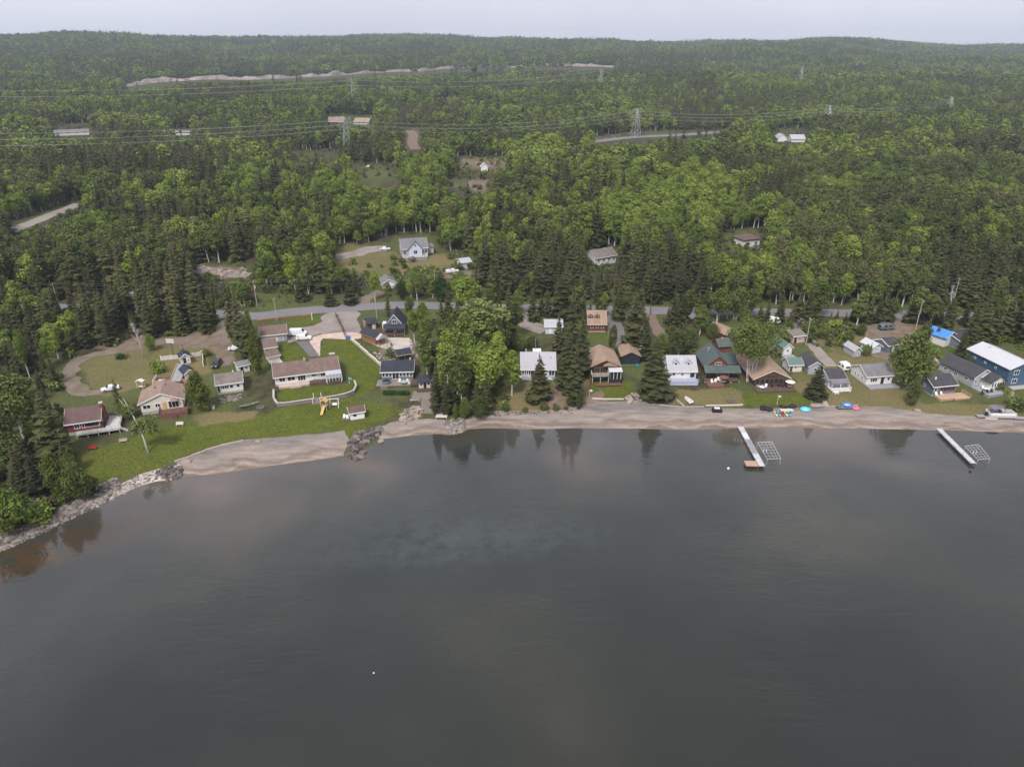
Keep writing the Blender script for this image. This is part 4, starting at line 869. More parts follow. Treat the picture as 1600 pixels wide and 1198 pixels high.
# power line right-of-way stays low
fx, fy, fz, fu, fv, fdep = [q[keep] for q in (fx, fy, fz, fu, fv, fdep)]
pc = np.clip(.46 + vnoise(fx, fy, 95, 21) * .42 + vnoise(fx, fy, 34, 22) * .22, .04, .96); pc = np.where(fy > 1400, np.clip(pc + .14, 0, 1), pc)
for poly, p in STANDS: pc = np.where(in_poly(fu, fv, poly), np.clip(p + vnoise(fx, fy, 22, 23) * .22 * (p < .9), 0, 1), pc)
cl = vnoise(fx, fy, 17, 25) * .55 + vnoise(fx, fy, 38, 26) * .45 + rs.normal(0, .26, fx.size)      # kinds grow in clumps
rank = np.empty(cl.size); rank[np.argsort(cl)] = np.linspace(0, 1, cl.size)
con = rank < pc + .06
con |= (fu < 75) & (fv > 500) & (fv < 690) & (rs.uniform(0, 1, fx.size) < .7)
g = rs.normal(0, 1, fx.size)
hh = np.where(con, np.clip(14.0 + 3.8 * g, 5, 23), np.clip(12.6 + 2.6 * g, 6.0, 19)) * (1 + .10 * vnoise(fx, fy, 45, 24))
hh = np.where(in_poly(fu, fv, STANDS[0][0]), np.clip(hh * 1.18, 10, 20), hh)
hh = np.where(in_poly(fu, fv, HEADLAND), np.clip(hh * .78, 5, 12), hh)
nl = (fu < 160) & (fv > 470); hh = np.where(nl, np.clip(hh * .74, 4, 13.5), hh)
# young growth stands at the edge of openings where full-grown trees would hide them
def blocks(h):
    bad = np.zeros(fx.size, bool); ww = np.where(con, .16, .26) * h
    for t in (0, .35, .7, 1.0):
        for sx in (-1, 0, 1):
            tu, tv, _ = project(fx + sx * ww * (1 - .6 * t), fy, fz + h * t)
            for poly in CLEAR: bad |= in_poly(tu, tv, poly)
    return bad
ok = ~blocks(hh)
for f in (.7, .45, .28):
    b2 = blocks(hh * f); fix = ~ok & ~b2; hh = np.where(fix, hh * f, hh); ok |= fix
yd = np.array(YARD)
for i in range(0, len(yd)): ok &= (fx - yd[i, 0]) ** 2 + (fy - yd[i, 1]) ** 2 > 5.0
fx, fy, fz, fu, fv, fdep, con, hh = [q[ok] for q in (fx, fy, fz, fu, fv, fdep, con, hh)]
olive = in_poly(fu, fv, OLIVE); rr = rs.uniform(0, 1, fx.size)
shade = np.clip(vnoise(fx, fy, 70, 31) * .5 + .5 + rs.normal(0, .22, fx.size), 0, 1)
leafk = np.where(olive, np.where(rr < .5, 2, np.where(rr < .86, 1, 0)), np.where(shade > .52, 0, np.where(shade > .22, 1, 2)))
tu, tv, _ = project(fx, fy, fz + hh)
inview = (tu > 6) & (tu < 1594) & (tv < 1190)
size = hh / fdep
single = np.zeros(fx.size, bool)
for kind_con, cap in ((True, 292 - COUNT['spruce']), (False, 292 - COUNT['aspen'])):
    idx_ = np.where((con == kind_con) & inview)[0]; idx_ = idx_[np.argsort(-size[idx_])][:cap]; single[idx_] = True
LAND = [('the loop driveway', 130, 585), ('the dead birch', 222, 530), ('the gravel yard', 345, 424), ('the short gravel lane', 205, 462), ('the gravel side road', 70, 340), ('the left pole', 88, 458), ('the rocky point', 60, 790), ('the red cottage', 135, 655),
        ('the road bend pole', 400, 460), ('the grassy road bank', 450, 470), ('the white gabled shed', 608, 442), ('the grey gabled house', 650, 388), ('the hillside gravel driveway', 550, 397), ('the pale hillside garage', 728, 410), ('the two dark cedars', 660, 450), ('the lime aspen', 733, 455),
        ('the white garage', 862, 508), ('the transformer pole', 941, 448), ('the hidden white house', 945, 402), ('the brown chalet', 932, 500), ('the reddish track', 1020, 500), ('the green tent', 1102, 498), ('the small dark roofed house', 1174, 376), ('the log house', 1120, 560), ('the right road pole', 1235, 450),
        ('the pink shed', 1248, 528), ('the dirt yard', 1390, 505), ('the leaning white trunk', 1488, 465), ('the blue tarp roof', 1482, 520), ('the blue house', 1560, 550), ('the right wood pole', 1487, 455), ('the bare right picture edge', 1600, 430)]
def wood_group(u, v, h, c, lk):
    """where a tree stands, told by the nearest thing one can find"""
    d, nm, lu, lv = min((((u - a) ** 2 + (1.5 * (v - b)) ** 2) ** .5, n, a, b) for n, a, b in LAND)
    du, dv = u - lu, v - lv
    side = ('right of ' if du > 0 else 'left of ') if abs(du) > abs(dv) * 1.3 else ('behind ' if dv < 0 else 'in front of ')
    if d > 70: side = 'well ' + side
    k = 'spruce' if c else 'aspen'
    look = ('tall dark ' if h > 15.5 else 'small dark ' if h < 10.5 else 'dark ') if c else ('tall ' if h > 14.5 else 'low ' if h < 10 else '') + ('bright green ', 'mid green ', 'olive ')[lk]
    return f'{look}{k} in the wood {side}{nm}', f'{k}s in the wood {side}{nm}'
for i in np.where(single)[0]:
    c = bool(con[i]); lb, gp = wood_group(tu[i], (tv[i] + fv[i]) / 2, hh[i], c, int(leafk[i]))
    plant('spruce' if c else 'aspen', float(fx[i]), float(fy[i]), float(hh[i]), lb, gp, float(rs.uniform(.85, 1.15) * (1.0 if c else 1.15)), None if c else ('leaf_bright', 'leaf_mid', 'leaf_olive')[leafk[i]])
# the mass: light-weight trees instanced on points
SRC = bpy.data.collections.new('forest_sources')
n_src = 0
def source(w, c, bark, leaf):
    global n_src
    me = bpy.data.meshes.new('forest_tree'); nv = len(w.v); me.from_pydata(w.v + c.v, [], w.f + [tuple(i + nv for i in f) for f in c.f])
    me.materials.append(MATS[bark]); me.materials.append(MATS[leaf]); me.polygons.foreach_set('material_index', [0] * len(w.f) + [1] * len(c.f)); me.update()
    o = bpy.data.objects.new('forest_tree_%02d' % n_src, me); SRC.objects.link(o); n_src += 1; return n_src - 1
S_CON = [[source(*spruce(500 + s, 16, [2.6, 3.2, 2.2, 3.6][s], 26, 0 if s < 2 else 0, .06), 'brown_bark', 'needles') for s in range(4)], [source(*spruce(520 + s, 16, [2.8, 3.4, 2.4][s], 26, 1, .06), 'brown_bark', 'needles') for s in range(3)], [source(*spruce(540 + s, 16, [3.2, 2.7][s], 26, 2, .06), 'brown_bark', 'needles') for s in range(2)]]
S_DEC = [[[source(*broadleaf(600 + s + 10 * q, 14, [2.8, 3.6, 2.3, 3.2][s], [.26, .3, .22, .34][s], n, ls, lod, None, lob), 'pale_bark', lf) for s in range(ns)] for q, lf in enumerate(('leaf_bright', 'leaf_mid', 'leaf_olive'))] for lod, n, ls, lob, ns in ((0, 1900, .32, 8, 4), (1, 520, .58, 7, 4), (2, 120, 1.1, 6, 3))]
mass = np.where(~single & (tu > -900) & (tu < 2500))[0]
ids = np.zeros(mass.size, np.int32)
lodk = np.where(fdep[mass] < 480, 0, np.where(fdep[mass] < 1150, 1, 2)); q = rs.randint(0, 1000, mass.size)
for j, i in enumerate(mass):
    L_ = int(lodk[j])
    ids[j] = S_CON[L_][q[j] % len(S_CON[L_])] if con[i] else S_DEC[L_][leafk[i]][q[j] % len(S_DEC[L_][leafk[i]])]
sc_h = hh[mass] / np.where(con[mass], 16., 14.); wd = rs.uniform(.8, 1.25, mass.size) * np.where(con[mass], np.where(fdep[mass] > 1100, 1.35, 1.02), np.where(fdep[mass] > 1100, 1.45, 1.2))
def instancer(name, X, Y, Z, ids, sw, sh, coll, label):
    me = bpy.data.meshes.new(name); me.vertices.add(len(X)); me.vertices.foreach_set('co', np.stack([X, Y, Z], -1).astype(np.float32).ravel())
    a = me.attributes.new('pick', 'INT', 'POINT'); a.data.foreach_set('value', np.asarray(ids, np.int32))
    a = me.attributes.new('size', 'FLOAT_VECTOR', 'POINT'); a.data.foreach_set('vector', np.stack([sw, sw, sh], -1).astype(np.float32).ravel())
    a = me.attributes.new('turn', 'FLOAT_VECTOR', 'POINT'); rot = np.zeros((len(X), 3), np.float32); rot[:, 2] = rs.uniform(0, 6.28, len(X)); rot[:, 0] = rs.normal(0, .03, len(X)); rot[:, 1] = rs.normal(0, .03, len(X)); a.data.foreach_set('vector', rot.ravel())
    ng = bpy.data.node_groups.new(name, 'GeometryNodeTree'); ng.interface.new_socket('Geometry', in_out='INPUT', socket_type='NodeSocketGeometry'); ng.interface.new_socket('Geometry', in_out='OUTPUT', socket_type='NodeSocketGeometry')
    N, L = ng.nodes, ng.links; gi, go = N.new('NodeGroupInput'), N.new('NodeGroupOutput'); ip = N.new('GeometryNodeInstanceOnPoints'); ci = N.new('GeometryNodeCollectionInfo')
    ci.inputs['Collection'].default_value = coll; ci.inputs['Separate Children'].default_value = True; ci.inputs['Reset Children'].default_value = True
    def na(nm, t):
        n = N.new('GeometryNodeInputNamedAttribute'); n.data_type = t; n.inputs['Name'].default_value = nm; return n.outputs['Attribute']
    ip.inputs['Pick Instance'].default_value = True
    L.new(gi.outputs[0], ip.inputs['Points']); L.new(ci.outputs[0], ip.inputs['Instance']); L.new(na('pick', 'INT'), ip.inputs['Instance Index'])
    e2r = N.new('FunctionNodeEulerToRotation'); L.new(na('turn', 'FLOAT_VECTOR'), e2r.inputs[0]); L.new(e2r.outputs[0], ip.inputs['Rotation']); L.new(na('size', 'FLOAT_VECTOR'), ip.inputs['Scale']); L.new(ip.outputs[0], go.inputs[0])
    o = link(name, me); md = o.modifiers.new('scatter', 'NODES'); md.node_group = ng
    tag(o, label, None, kind='stuff'); return o
instancer('forest', fx[mass], fy[mass], fz[mass], ids, sc_h * wd, sc_h, SRC, 'mixed green forest covering the land to the far hills')
# undergrowth: saplings and scrub in the openings, along edges and under the trees
UND = bpy.data.collections.new('undergrowth_sources')
for s, lf in enumerate(('leaf_mid', 'leaf_olive', 'leaf_bright', 'bare_twig')):
    w, c = broadleaf(700 + s, 2.4, 1.3, .0, 150, .30, 1, None, 6, .03)
    me = c.mesh('undergrowth_bush', lf); UND.objects.link(bpy.data.objects.new('undergrowth_bush_%02d' % s, me))
ua, ub = scatter(91, 95, 420, 3.2); ua2, ub2 = scatter(92, 420, 900, 6.0); ua, ub = np.concatenate([ua, ua2]), np.concatenate([ub, ub2])
uz = T(ua, ub); uu, uv, _ = project(ua, ub, uz); ud = shore_dist(ua, ub); ry = np.interp(ua, road_pts[:, 0], road_pts[:, 1])
OPEN = [[(527,384),(602,378),(604,394),(528,412)], [(640,400),(700,380),(705,418),(650,420)], [(560,450),(605,450),(600,478),(560,478)], [(306,416),(396,418),(396,434),(306,434)], [(8,352),(112,316),(130,312),(128,324),(20,372)], [(190,453),(216,453),(216,470),(180,482)], [(633,200),(655,200),(660,238),(633,234)], [(905,200),(1145,198),(1145,214),(1060,216),(990,224),(905,226)], [(622,366),(682,366),(682,405),(622,405)],[(922,386),(966,386),(966,416),(922,416)]]
kk = ((ub > ry + 8) & (ud > 60)) | in_poly(uu, uv, LEFT_WOOD) | in_poly(uu, uv, HEADLAND)
BUSHY = [[(1205,515),(1232,515),(1226,552),(1206,556)], [(1100,505),(1135,505),(1120,530),(1100,530)], [(1262,548),(1296,532),(1330,540),(1312,556)], [(1405,535),(1470,532),(1462,572),(1436,575)], [(1036,520),(1100,515),(1086,556),(1040,556)], [(545,256),(615,258),(624,292),(568,286)], [(590,555),(650,550),(648,562),(600,566)], [(1040,505),(1110,500),(1100,540),(1045,545)], [(1240,500),(1340,505),(1330,540),(1270,545)], [(575,545),(655,548),(650,564),(590,565)], [(660,470),(790,478),(790,640),(690,640),(665,560)], [(870,540),(915,540),(915,625),(870,630)], [(1480,500),(1600,500),(1600,545),(1510,560)], [(790,500),(815,500),(815,545),(790,545)], [(1090,490),(1200,495),(1200,505),(1090,500)], [(980,480),(1010,482),(1010,540),(985,540)], [(835,488),(860,488),(850,498),(835,498)], [(825,525),(850,525),(845,540),(815,540)]]
for p in BUSHY: kk |= in_poly(uu, uv, p)
kk &= np.abs(ub - ry) > 6
for p in OPEN: kk &= ~in_poly(uu, uv, p)
dens = np.clip(.5 + vnoise(ua, ub, 18, 41) * .9, 0.05, 1); kk &= rs.uniform(0, 1, ua.size) < dens
us = rs.uniform(.5, 1.25, ua.size)
us = np.where(in_poly(uu, uv, [(398,458),(505,462),(560,470),(690,470),(690,500),(398,500)]), us * .3, us)
pick = rs.choice(4, ua.size, p=[.42, .36, .12, .10])
instancer('undergrowth', ua[kk], ub[kk], uz[kk] - .1, pick[kk], us[kk] * 1.2, us[kk], UND, 'scrub and saplings under and between the trees')
print('TREES single', int(single.sum()), 'mass', mass.size, 'undergrowth', int(kk.sum()))
# ---------------------------------------------------------------- houses: a builder and the cottages
_CACHE = {}
def frame_mesh(w, h, m, bar=.11, depth=.08, cross=True):
    k = ('f', round(w, 2), round(h, 2), m)
    if k not in _CACHE:
        b = MB(); b.box(-w/2, w/2, -depth, 0, 0, bar); b.box(-w/2, w/2, -depth, 0, h - bar, h); b.box(-w/2, -w/2 + bar, -depth, 0, bar, h - bar); b.box(w/2 - bar, w/2, -depth, 0, bar, h - bar)
        n = 0 if w < 1.05 else (1 if w < 2.2 else 2)
        if cross:
            for i in range(n): x = -w/2 + w * (i + 1) / (n + 1); b.box(x - .04, x + .04, -depth * .8, 0, bar, h - bar)
        _CACHE[k] = b.mesh('window', m)
    return _CACHE[k]
def pane_mesh(w, h, m='glass'):
    k = ('p', round(w, 2), round(h, 2), m)
    if k not in _CACHE: _CACHE[k] = MB().box(-w/2 + .06, w/2 - .06, -.03, .05, .06, h - .06).mesh('pane', m)
    return _CACHE[k]
def door_mesh(w, h, m):
    k = ('d', round(w, 2), round(h, 2), m)
    if k not in _CACHE: b = MB(); b.box(-w/2, w/2, -.06, .04, 0, h); b.box(-w/2 + .12, w/2 - .12, -.09, -.06, h * .55, h - .15); b.box(-w/2 + .12, w/2 - .12, -.09, -.06, .15, h * .48); _CACHE[k] = b.mesh('door', m)
    return _CACHE[k]
class House:
    """front wall along local x at y = -D/2 (towards the lake), depth inland"""
    def __init__(s, name, label, A, B, depth, wh=2.5, roof='x', rise=1.6, ov=.5, wall='white_siding', roofm='brown_shingle', trim='white_paint', cat='house', found=.35, w=None, group=None, ridge=0.0, foundm='concrete', fascia=True):
        a, b = G(*A), G(*B); ux = Vector((b.x - a.x, b.y - a.y)); W = w or ux.length; yaw = math.atan2(ux.y, ux.x)
        n = Vector((-math.sin(yaw), math.cos(yaw))); mid = Vector(((a.x + b.x) / 2, (a.y + b.y) / 2)) + n * depth / 2
        z = (a.z + b.z) / 2 + .05
        s.W, s.D, s.wh, s.rise, s.roof_type, s.trim, s.yaw, s.fz, s.ridge = W, depth, wh, rise, roof, trim, yaw, found, ridge
        s.root = thing(name, label, cat, (mid.x, mid.y, z), yaw, group)
        hx, hy = W / 2, depth / 2; t0 = found; zt = found + wh; s.zt = zt
        MB().box(-hx + .05, hx - .05, -hy + .05, hy - .05, -1.5, found + .02).build('foundation', foundm, s.root)
        b_ = MB()
        if roof == 'x': b_.prism([(-hy, t0), (hy, t0), (hy, zt), (ridge * hy, zt + rise), (-hy, zt)], -hx, hx, 'x')
        elif roof == 'y': b_.prism([(-hx, t0), (hx, t0), (hx, zt), (ridge * hx, zt + rise), (-hx, zt)], -hy, hy, 'y')
        elif roof == 'shed': b_.prism([(-hy, t0), (hy, t0), (hy, zt + rise), (-hy, zt)], -hx, hx, 'x')
        else: b_.box(-hx, hx, -hy, hy, t0, zt)
        s.wall = b_.build('wall', wall, s.root)
        g = .02; th = .16; r = MB(); oe = .35 if roof in 'xy' else ov
        if roof in ('x', 'y'):
            h = hy if roof == 'x' else hx; L_ = (hx if roof == 'x' else hy) + oe; rc = ridge * h
            zl = zt - rise * ov / (h + rc); zr = zt - rise * ov / (h - rc)
            pr = [(-h - ov, zl + g), (rc, zt + rise + g), (h + ov, zr + g), (h + ov, zr + g + th), (rc, zt + rise + g + th * 1.1), (-h - ov, zl + g + th)]
            r.prism(pr, -L_, L_, 'x' if roof == 'x' else 'y'); s.eave = (zl, zr)
        elif roof == 'shed':
            k = rise / (2 * hy); r.prism([(-hy - ov, zt - k * ov + g), (hy + ov, zt + rise + k * ov + g), (hy + ov, zt + rise + k * ov + g + th), (-hy - ov, zt - k * ov + g + th)], -hx - oe, hx + oe, 'x')
        elif roof in ('hip', 'pyr'):
            ex, ey = hx + ov, hy + ov; q = 0 if roof == 'pyr' else max(0, ex - ey); zb = zt + .02 - .1
            vs = [(-ex, -ey, zb), (ex, -ey, zb), (ex, ey, zb), (-ex, ey, zb), (-ex, -ey, zb + th), (ex, -ey, zb + th), (ex, ey, zb + th), (-ex, ey, zb + th), (-q, 0, zt + rise), (q + .01, 0, zt + rise)]
            r.add(vs, [(0, 3, 2, 1), (0, 1, 5, 4), (1, 2, 6, 5), (2, 3, 7, 6), (3, 0, 4, 7), (4, 5, 9, 8), (5, 6, 9), (6, 7, 8, 9), (7, 4, 8)])
        elif roof == 'flat': r.box(-hx - ov, hx + ov, -hy - ov, hy + ov, zt + .02, zt + .25)
        s.roof = r.build('roof', roofm, s.root)
        if fascia and roof in ('x', 'shed'):
            f = MB(); zl = s.eave[0] if roof == 'x' else zt - rise / (2 * hy) * ov; f.box(-hx - oe, hx + oe, -hy - ov - .05, -hy - ov - .005, zl - .08, zl + .2)
            if roof == 'x':
                rc = ridge * hy
                for sg in (-1, 1):
                    X = sg * (hx + oe); f.prism([(-hy - ov, zl - .06), (rc, zt + rise - .06), (hy + ov, s.eave[1] - .06), (hy + ov, s.eave[1] + .2), (rc, zt + rise + .22), (-hy - ov, zl + .2)], min(X + sg * .005, X + sg * .05), max(X + sg * .005, X + sg * .05), 'x')
            f.build('fascia', trim, s.roof)
        elif fascia and roof == 'y':
            f = MB(); rc = ridge * hx; Y = -hy - oe
            f.prism([(-hx - ov, s.eave[0] - .06), (rc, zt + rise - .06), (hx + ov, s.eave[1] - .06), (hx + ov, s.eave[1] + .2), (rc, zt + rise + .22), (-hx - ov, s.eave[0] + .2)], Y - .05, Y - .005, 'y')
            f.build('fascia', trim, s.roof)
    def _place(s, side, f):
        hx, hy = s.W / 2, s.D / 2
        return {'f': ((-hx + f * s.W, -hy), 0), 'b': ((hx - f * s.W, hy), math.pi), 'r': ((hx, -hy + f * s.D), math.pi / 2), 'l': ((-hx, hy - f * s.D), -math.pi / 2)}[side]
    def win(s, side, f, z, w, h, frame=None, pane='glass', cross=True):
        (x, y), r = s._place(side, f)
        o = link('window', frame_mesh(w, h, frame or s.trim, cross=cross), s.root, (x, y, s.fz + z), r); link('pane', pane_mesh(w, h, pane), o); return s
    def door(s, side, f, w=.95, h=2.05, m='white_paint', glass=False):
        (x, y), r = s._place(side, f); o = link('door', door_mesh(w, h, m), s.root, (x, y, s.fz), r)
        if glass: link('pane', pane_mesh(w - .3, h - .5), o, (0, -.10, .35))
        MB().box(w/2 - .14, w/2 - .09, -.14, -.06, 1.0, 1.12).build('handle', 'steel', o); return s
    def chimney(s, x, y, w=.7, d=.7, z0=0., z1=None, m='brick', cap=True):
        z1 = z1 or s.zt + s.rise + .8; o = MB().box(x - w/2, x + w/2, y - d/2, y + d/2, z0, z1).build('chimney', m, s.root)
        if cap: MB().box(x - w/2 - .1, x + w/2 + .1, y - d/2 - .1, y + d/2 + .1, z1, z1 + .15).build('cap', 'concrete', o)
        return s
    def vent(s, x, y, z, m='white_paint', r=.16, h=.5): MB().tube([(x, y, z - .2), (x, y, z + h)], r, 8).build('vent_pipe', m, s.root); return s
    def deck(s, x0, x1, y0, y1, z=.3, m='weathered_deck', rail='', railm='white_paint', thick=.22, skirt=None, steps=None, balus=True, posts=True):
        d = MB().box(x0, x1, y0, y1, z - thick, z).build('deck', m, s.root)
        if skirt: MB().box(x0 + .06, x1 - .06, y0 + .06, y1 - .06, -1.2, z - thick).build('skirt', skirt, d)
        elif posts:
            n = max(2, int((x1 - x0) / 2.4) + 1)
            for i in range(n):
                x = x0 + .12 + (x1 - x0 - .24) * i / (n - 1); MB().box(x - .08, x + .08, y0 + .06, y0 + .22, -1.4, z - thick).build('post', railm if railm != 'glass' else 'white_paint', d)
        if rail:
            r = MB(); segs = {'f': ((x0, y0), (x1, y0)), 'l': ((x0, y0), (x0, y1)), 'r': ((x1, y0), (x1, y1)), 'b': ((x0, y1), (x1, y1))}
            for c in rail:
                (ax, ay), (bx, by) = segs[c]; L_ = math.hypot(bx - ax, by - ay); a = math.atan2(by - ay, bx - ax); mx_, my_ = (ax + bx) / 2, (ay + by) / 2
                r.obox((mx_, my_, z + .95), L_, .1, .07, a); r.obox((mx_, my_, z + .15), L_, .06, .06, a)
                n = max(1, round(L_ / 1.6))
                for i in range(n + 1): t = i / n; r.obox((ax + (bx - ax) * t, ay + (by - ay) * t, z + .5), .1, .1, 1.0, a)
                if balus:
                    n = max(1, round(L_ / .22))
                    for i in range(n): t = (i + .5) / n; r.obox((ax + (bx - ax) * t, ay + (by - ay) * t, z + .55), .04, .04, .78, a)
            r.build('railing', railm, d)
        if steps:
            sx, sw, side = steps; n = max(2, int((z + .35) / .19)); st = MB()
            for i in range(n):
                if side == 'f': st.box(sx - sw/2, sx + sw/2, y0 - .3 * (i + 1), y0 - .3 * i - .01, z - .2 * (i + 1) - .08, z - .2 * (i + 1))
                else: st.box(x1 + .3 * i + .01, x1 + .3 * (i + 1), sx - sw/2, sx + sw/2, z - .2 * (i + 1) - .08, z - .2 * (i + 1))
            st.build('steps', m, d)
        return s
    def lean_roof(s, x0, x1, y0, y1, z0, z1, m, name='porch_roof', posts=True, pm='white_paint', th=.12):
        """a roof sloping from z1 at y1 (house) to z0 at y0, on posts"""
        o = MB().prism([(y0, z0), (y1, z1), (y1, z1 + th), (y0, z0 + th)], x0, x1, 'x').build(name, m, s.root)
        if posts:
            n = max(2, int((x1 - x0) / 2.6) + 1)
            for i in range(n): x = x0 + .2 + (x1 - x0 - .4) * i / (n - 1); MB().box(x - .07, x + .07, y0 + .1, y0 + .24, 0, z0 - .005 + .02).build('post', pm, o)
        return o
    def dormer(s, x, w=1.6, h=1.3, m='white_siding', roofm=None, off=.35):
        """gabled dormer on the front slope of an x-ridged roof"""
        hy = s.D / 2; k = s.rise / (hy * (1 + s.ridge)); y0 = -hy + hy * off; z0 = s.zt + k * hy * off - .1
        y1 = y0 + (h + .5) / k; o = MB().prism([(x - w/2, z0 - .3), (x + w/2, z0 - .3), (x + w/2, z0 + h), (x, z0 + h + .55), (x - w/2, z0 + h)], y0, min(y1, 0), 'y').build('dormer', m, s.root)
        e = .18; MB().prism([(x - w/2 - e, z0 + h - .1), (x, z0 + h + .57), (x + w/2 + e, z0 + h - .1), (x + w/2 + e, z0 + h + .02), (x, z0 + h + .72), (x - w/2 - e, z0 + h + .02)], y0 - .25, min(y1 + .3, .1), 'y').build('dormer_roof', roofm or s.roof.data.materials[0], o)
        f = link('window', frame_mesh(w * .62, h * .8, s.trim), o, (x, y0, z0 + .18)); link('pane', pane_mesh(w * .62, h * .8), o, (x, y0, z0 + .18)); return s
    def pt(s, x, y, z=0):
        return s.root.matrix_world @ Vector((x, y, z)) if False else Vector((s.root.location.x + x * math.cos(s.yaw) - y * math.sin(s.yaw), s.root.location.y + x * math.sin(s.yaw) + y * math.cos(s.yaw), s.root.location.z + z))
# --- left shore
h = House('cottage', 'red cottage with a maroon roof and a white wraparound deck', (108,681), (161,674), 8, 2.5, 'x', 2.0, wall='dark_red_siding', roofm='maroon_shingle', found=.9)
W, D = h.W, h.D
for f in (.30, .52): h.win('f', f, .75, 1.3, 1.35)
for f in (.66, .78, .90): h.win('f', f, .75, 1.0, 1.35)
h.win('r', .3, .8, 1.4, 1.2).door('r', .55).chimney(W/2 + .35, -.6, .7, 1.1)
h.deck(-W/2 + 2, W/2 + 4.2, -D/2 - 2.1, -D/2 - .03, .9, 'weathered_white', 'f', 'weathered_white', steps=(-D/2 - 1.2, 1.1, 'r')).deck(W/2 + .75, W/2 + 4.0, -D/2 - .02, D/2 - 1.5, .88, 'weathered_white', 'rb', 'weathered_white')
h = House('bungalow', 'cream bungalow with a wide front gable and light brown roof', (223,649), (288,640), 8.5, 2.5, 'y', 2.1, .7, 'cream_siding', 'light_brown_shingle', found=.8, ridge=.05)
W, D = h.W, h.D
h.win('f', .14, .8, 1.9, 1.2).win('f', .40, .9, 1.3, 1.1).win('f', .78, .15, 2.6, 2.1).door('f', .56, .95, 2.1, 'yellow_plastic').win('r', .3, .8, 1.4, 1.1).win('r', .7, .8, 1.4, 1.1).vent(1, 1.5, h.zt + 1.8, 'brown_shingle').vent(-1.6, 1.0, h.zt + 1.6, 'brick')
h.lean_roof(W * .22, W * .40, -D/2 - .9, -D/2 - .02, h.zt - .25, h.zt + .15, 'light_brown_shingle', 'awning', False)
h.deck(-W * .06, W/2 + 1.2, -D/2 - 3.4, -D/2 - .03, .8, 'red_deck', 'flr', 'red_deck', steps=(W * .28, 1.6, 'f'), skirt='red_deck')
h = House('cottage', 'small white cottage with a grey-brown roof and a row of front windows', (341,617), (381,611), 7.2, 2.5, 'x', 1.3, .45, 'white_siding', 'grey_brown_shingle', found=.5)
h.door('f', .06, .9, 2.0, 'grey_deck', True)
for f, w_ in ((.22, 1.05), (.38, 1.2), (.56, 1.0), (.82, .9)): h.win('f', f, .9, w_, 1.05)
h.win('r', .3, .9, 1, 1).win('r', .7, .9, 1, 1).vent(1.2, 1, h.zt + 1.2)
House('shed', 'little white shed with a grey roof behind the small white cottage', (374,584), (391,580), 3.4, 2.1, 'x', .7, .3, 'white_siding', 'grey_shingle', cat='shed', found=.15).win('f', .7, .8, .8, .8).door('f', .3, .8, 1.9, 'screen_dark')
# --- orange ramp deck and its two little buildings
h = House('shed', 'white cabin with a navy roof inside the white fence', (284,571), (299,568), 3.6, 2.1, 'y', .9, .35, 'white_siding', 'navy_shingle', cat='shed', found=.3); h.door('f', .4, .8, 1.8, 'screen_dark').win('f', .78, .8, .6, .6)
h = House('shed', 'lower white cabin with a navy roof next to the big round cedar', (291,596), (306,592), 4.5, 2.0, 'y', 1.0, .4, 'white_siding', 'navy_shingle', cat='shed', found=.3); h.win('f', .5, .8, .9, .8)
def ramp_deck():
    a, b = G(240, 602), G(300, 598); ux = Vector((b.x - a.x, b.y - a.y)); yaw = math.atan2(ux.y, ux.x)
    o = thing('wood_deck', 'orange wood deck with a raised brown ramp platform behind the cream bungalow', 'deck', a, yaw); L_ = ux.length
    MB().box(0, L_, 0, 4.2, -.6, .55).build('platform', 'brown_deck', o); MB().box(0, L_ - .02, -.12, -.005, -.5, 1.35).build('panel', 'new_wood', o); MB().box(-.12, -.005, -.1, 4.2, -.5, 1.4).build('panel', 'white_paint', o)
    r = MB().prism([(-1.0, 1.0), (8.6, 2.3), (8.6, 2.5), (-1.0, 1.2)], L_ * .48, L_ * .74, 'x').build('ramp', 'grey_deck', o)
    for x in (L_ * .48 - .1, L_ * .74 + .1): MB().prism([(-1.0, 1.0), (8.6, 2.3), (8.6, 2.75), (-1.0, 1.45)], x - .08, x + .08, 'x').build('side_board', 'new_wood', r)
    for x in (L_ * .5, L_ * .72):
        for y in (1.0, 4.6, 8.2): MB().box(x - .1, x + .1, y - .1, y + .1, -.6, 1.1 + .13 * y).build('post', 'new_wood', r)
    for k, x in enumerate((1.2, 2.1)): MB().box(x, x + .7, .8, 1.5, .55, 1.0).build('bench', 'white_paint', o)
ramp_deck()
# --- the long bungalow and its outbuildings
h = House('bungalow', 'long white bungalow with a brown roof above the curved retaining wall', (431,604), (531,592), 9.2, 2.6, 'x', 1.9, .7, 'white_siding', 'brown_shingle', found=.55)
W, D = h.W, h.D
for f, w_ in ((.11, 1.7), (.25, 2.1), (.41, 2.2)): h.win('f', f, .35 if f > .4 else .7, w_, 1.85 if f > .4 else 1.45)
h.win('f', .60, 1.1, 1.3, .8).win('f', .74, .8, 1.2, 1.1).door('f', .86).chimney(W/2 - 1.1, 1.2, 1.5, 1.0, 0, h.zt + h.rise + .5, 'chimney_stone').vent(.6, -.6, h.zt + 1.9, 'screen_dark', .2).vent(-.2, 1.2, h.zt + 1.6).win('r', .5, .8, 1.4, 1.1)
h.deck(-W/2 + .8, W * .02, -D/2 - 2.0, -D/2 - .03, .5, 'pink_patio', '', skirt='pink_patio', steps=(-W * .2, 3.0, 'f')).deck(W * .03, W/2 + .4, -D/2 - 2.4, -D/2 - .03, .5, 'brown_deck', 'f', 'brown_deck', skirt='brown_deck')
sr = h.lean_roof(W * .28, W/2 + .5, -D/2 - 2.6, -D/2 - .72, h.zt - .55, h.zt - .1, 'pale_glass', 'sunroom_roof')
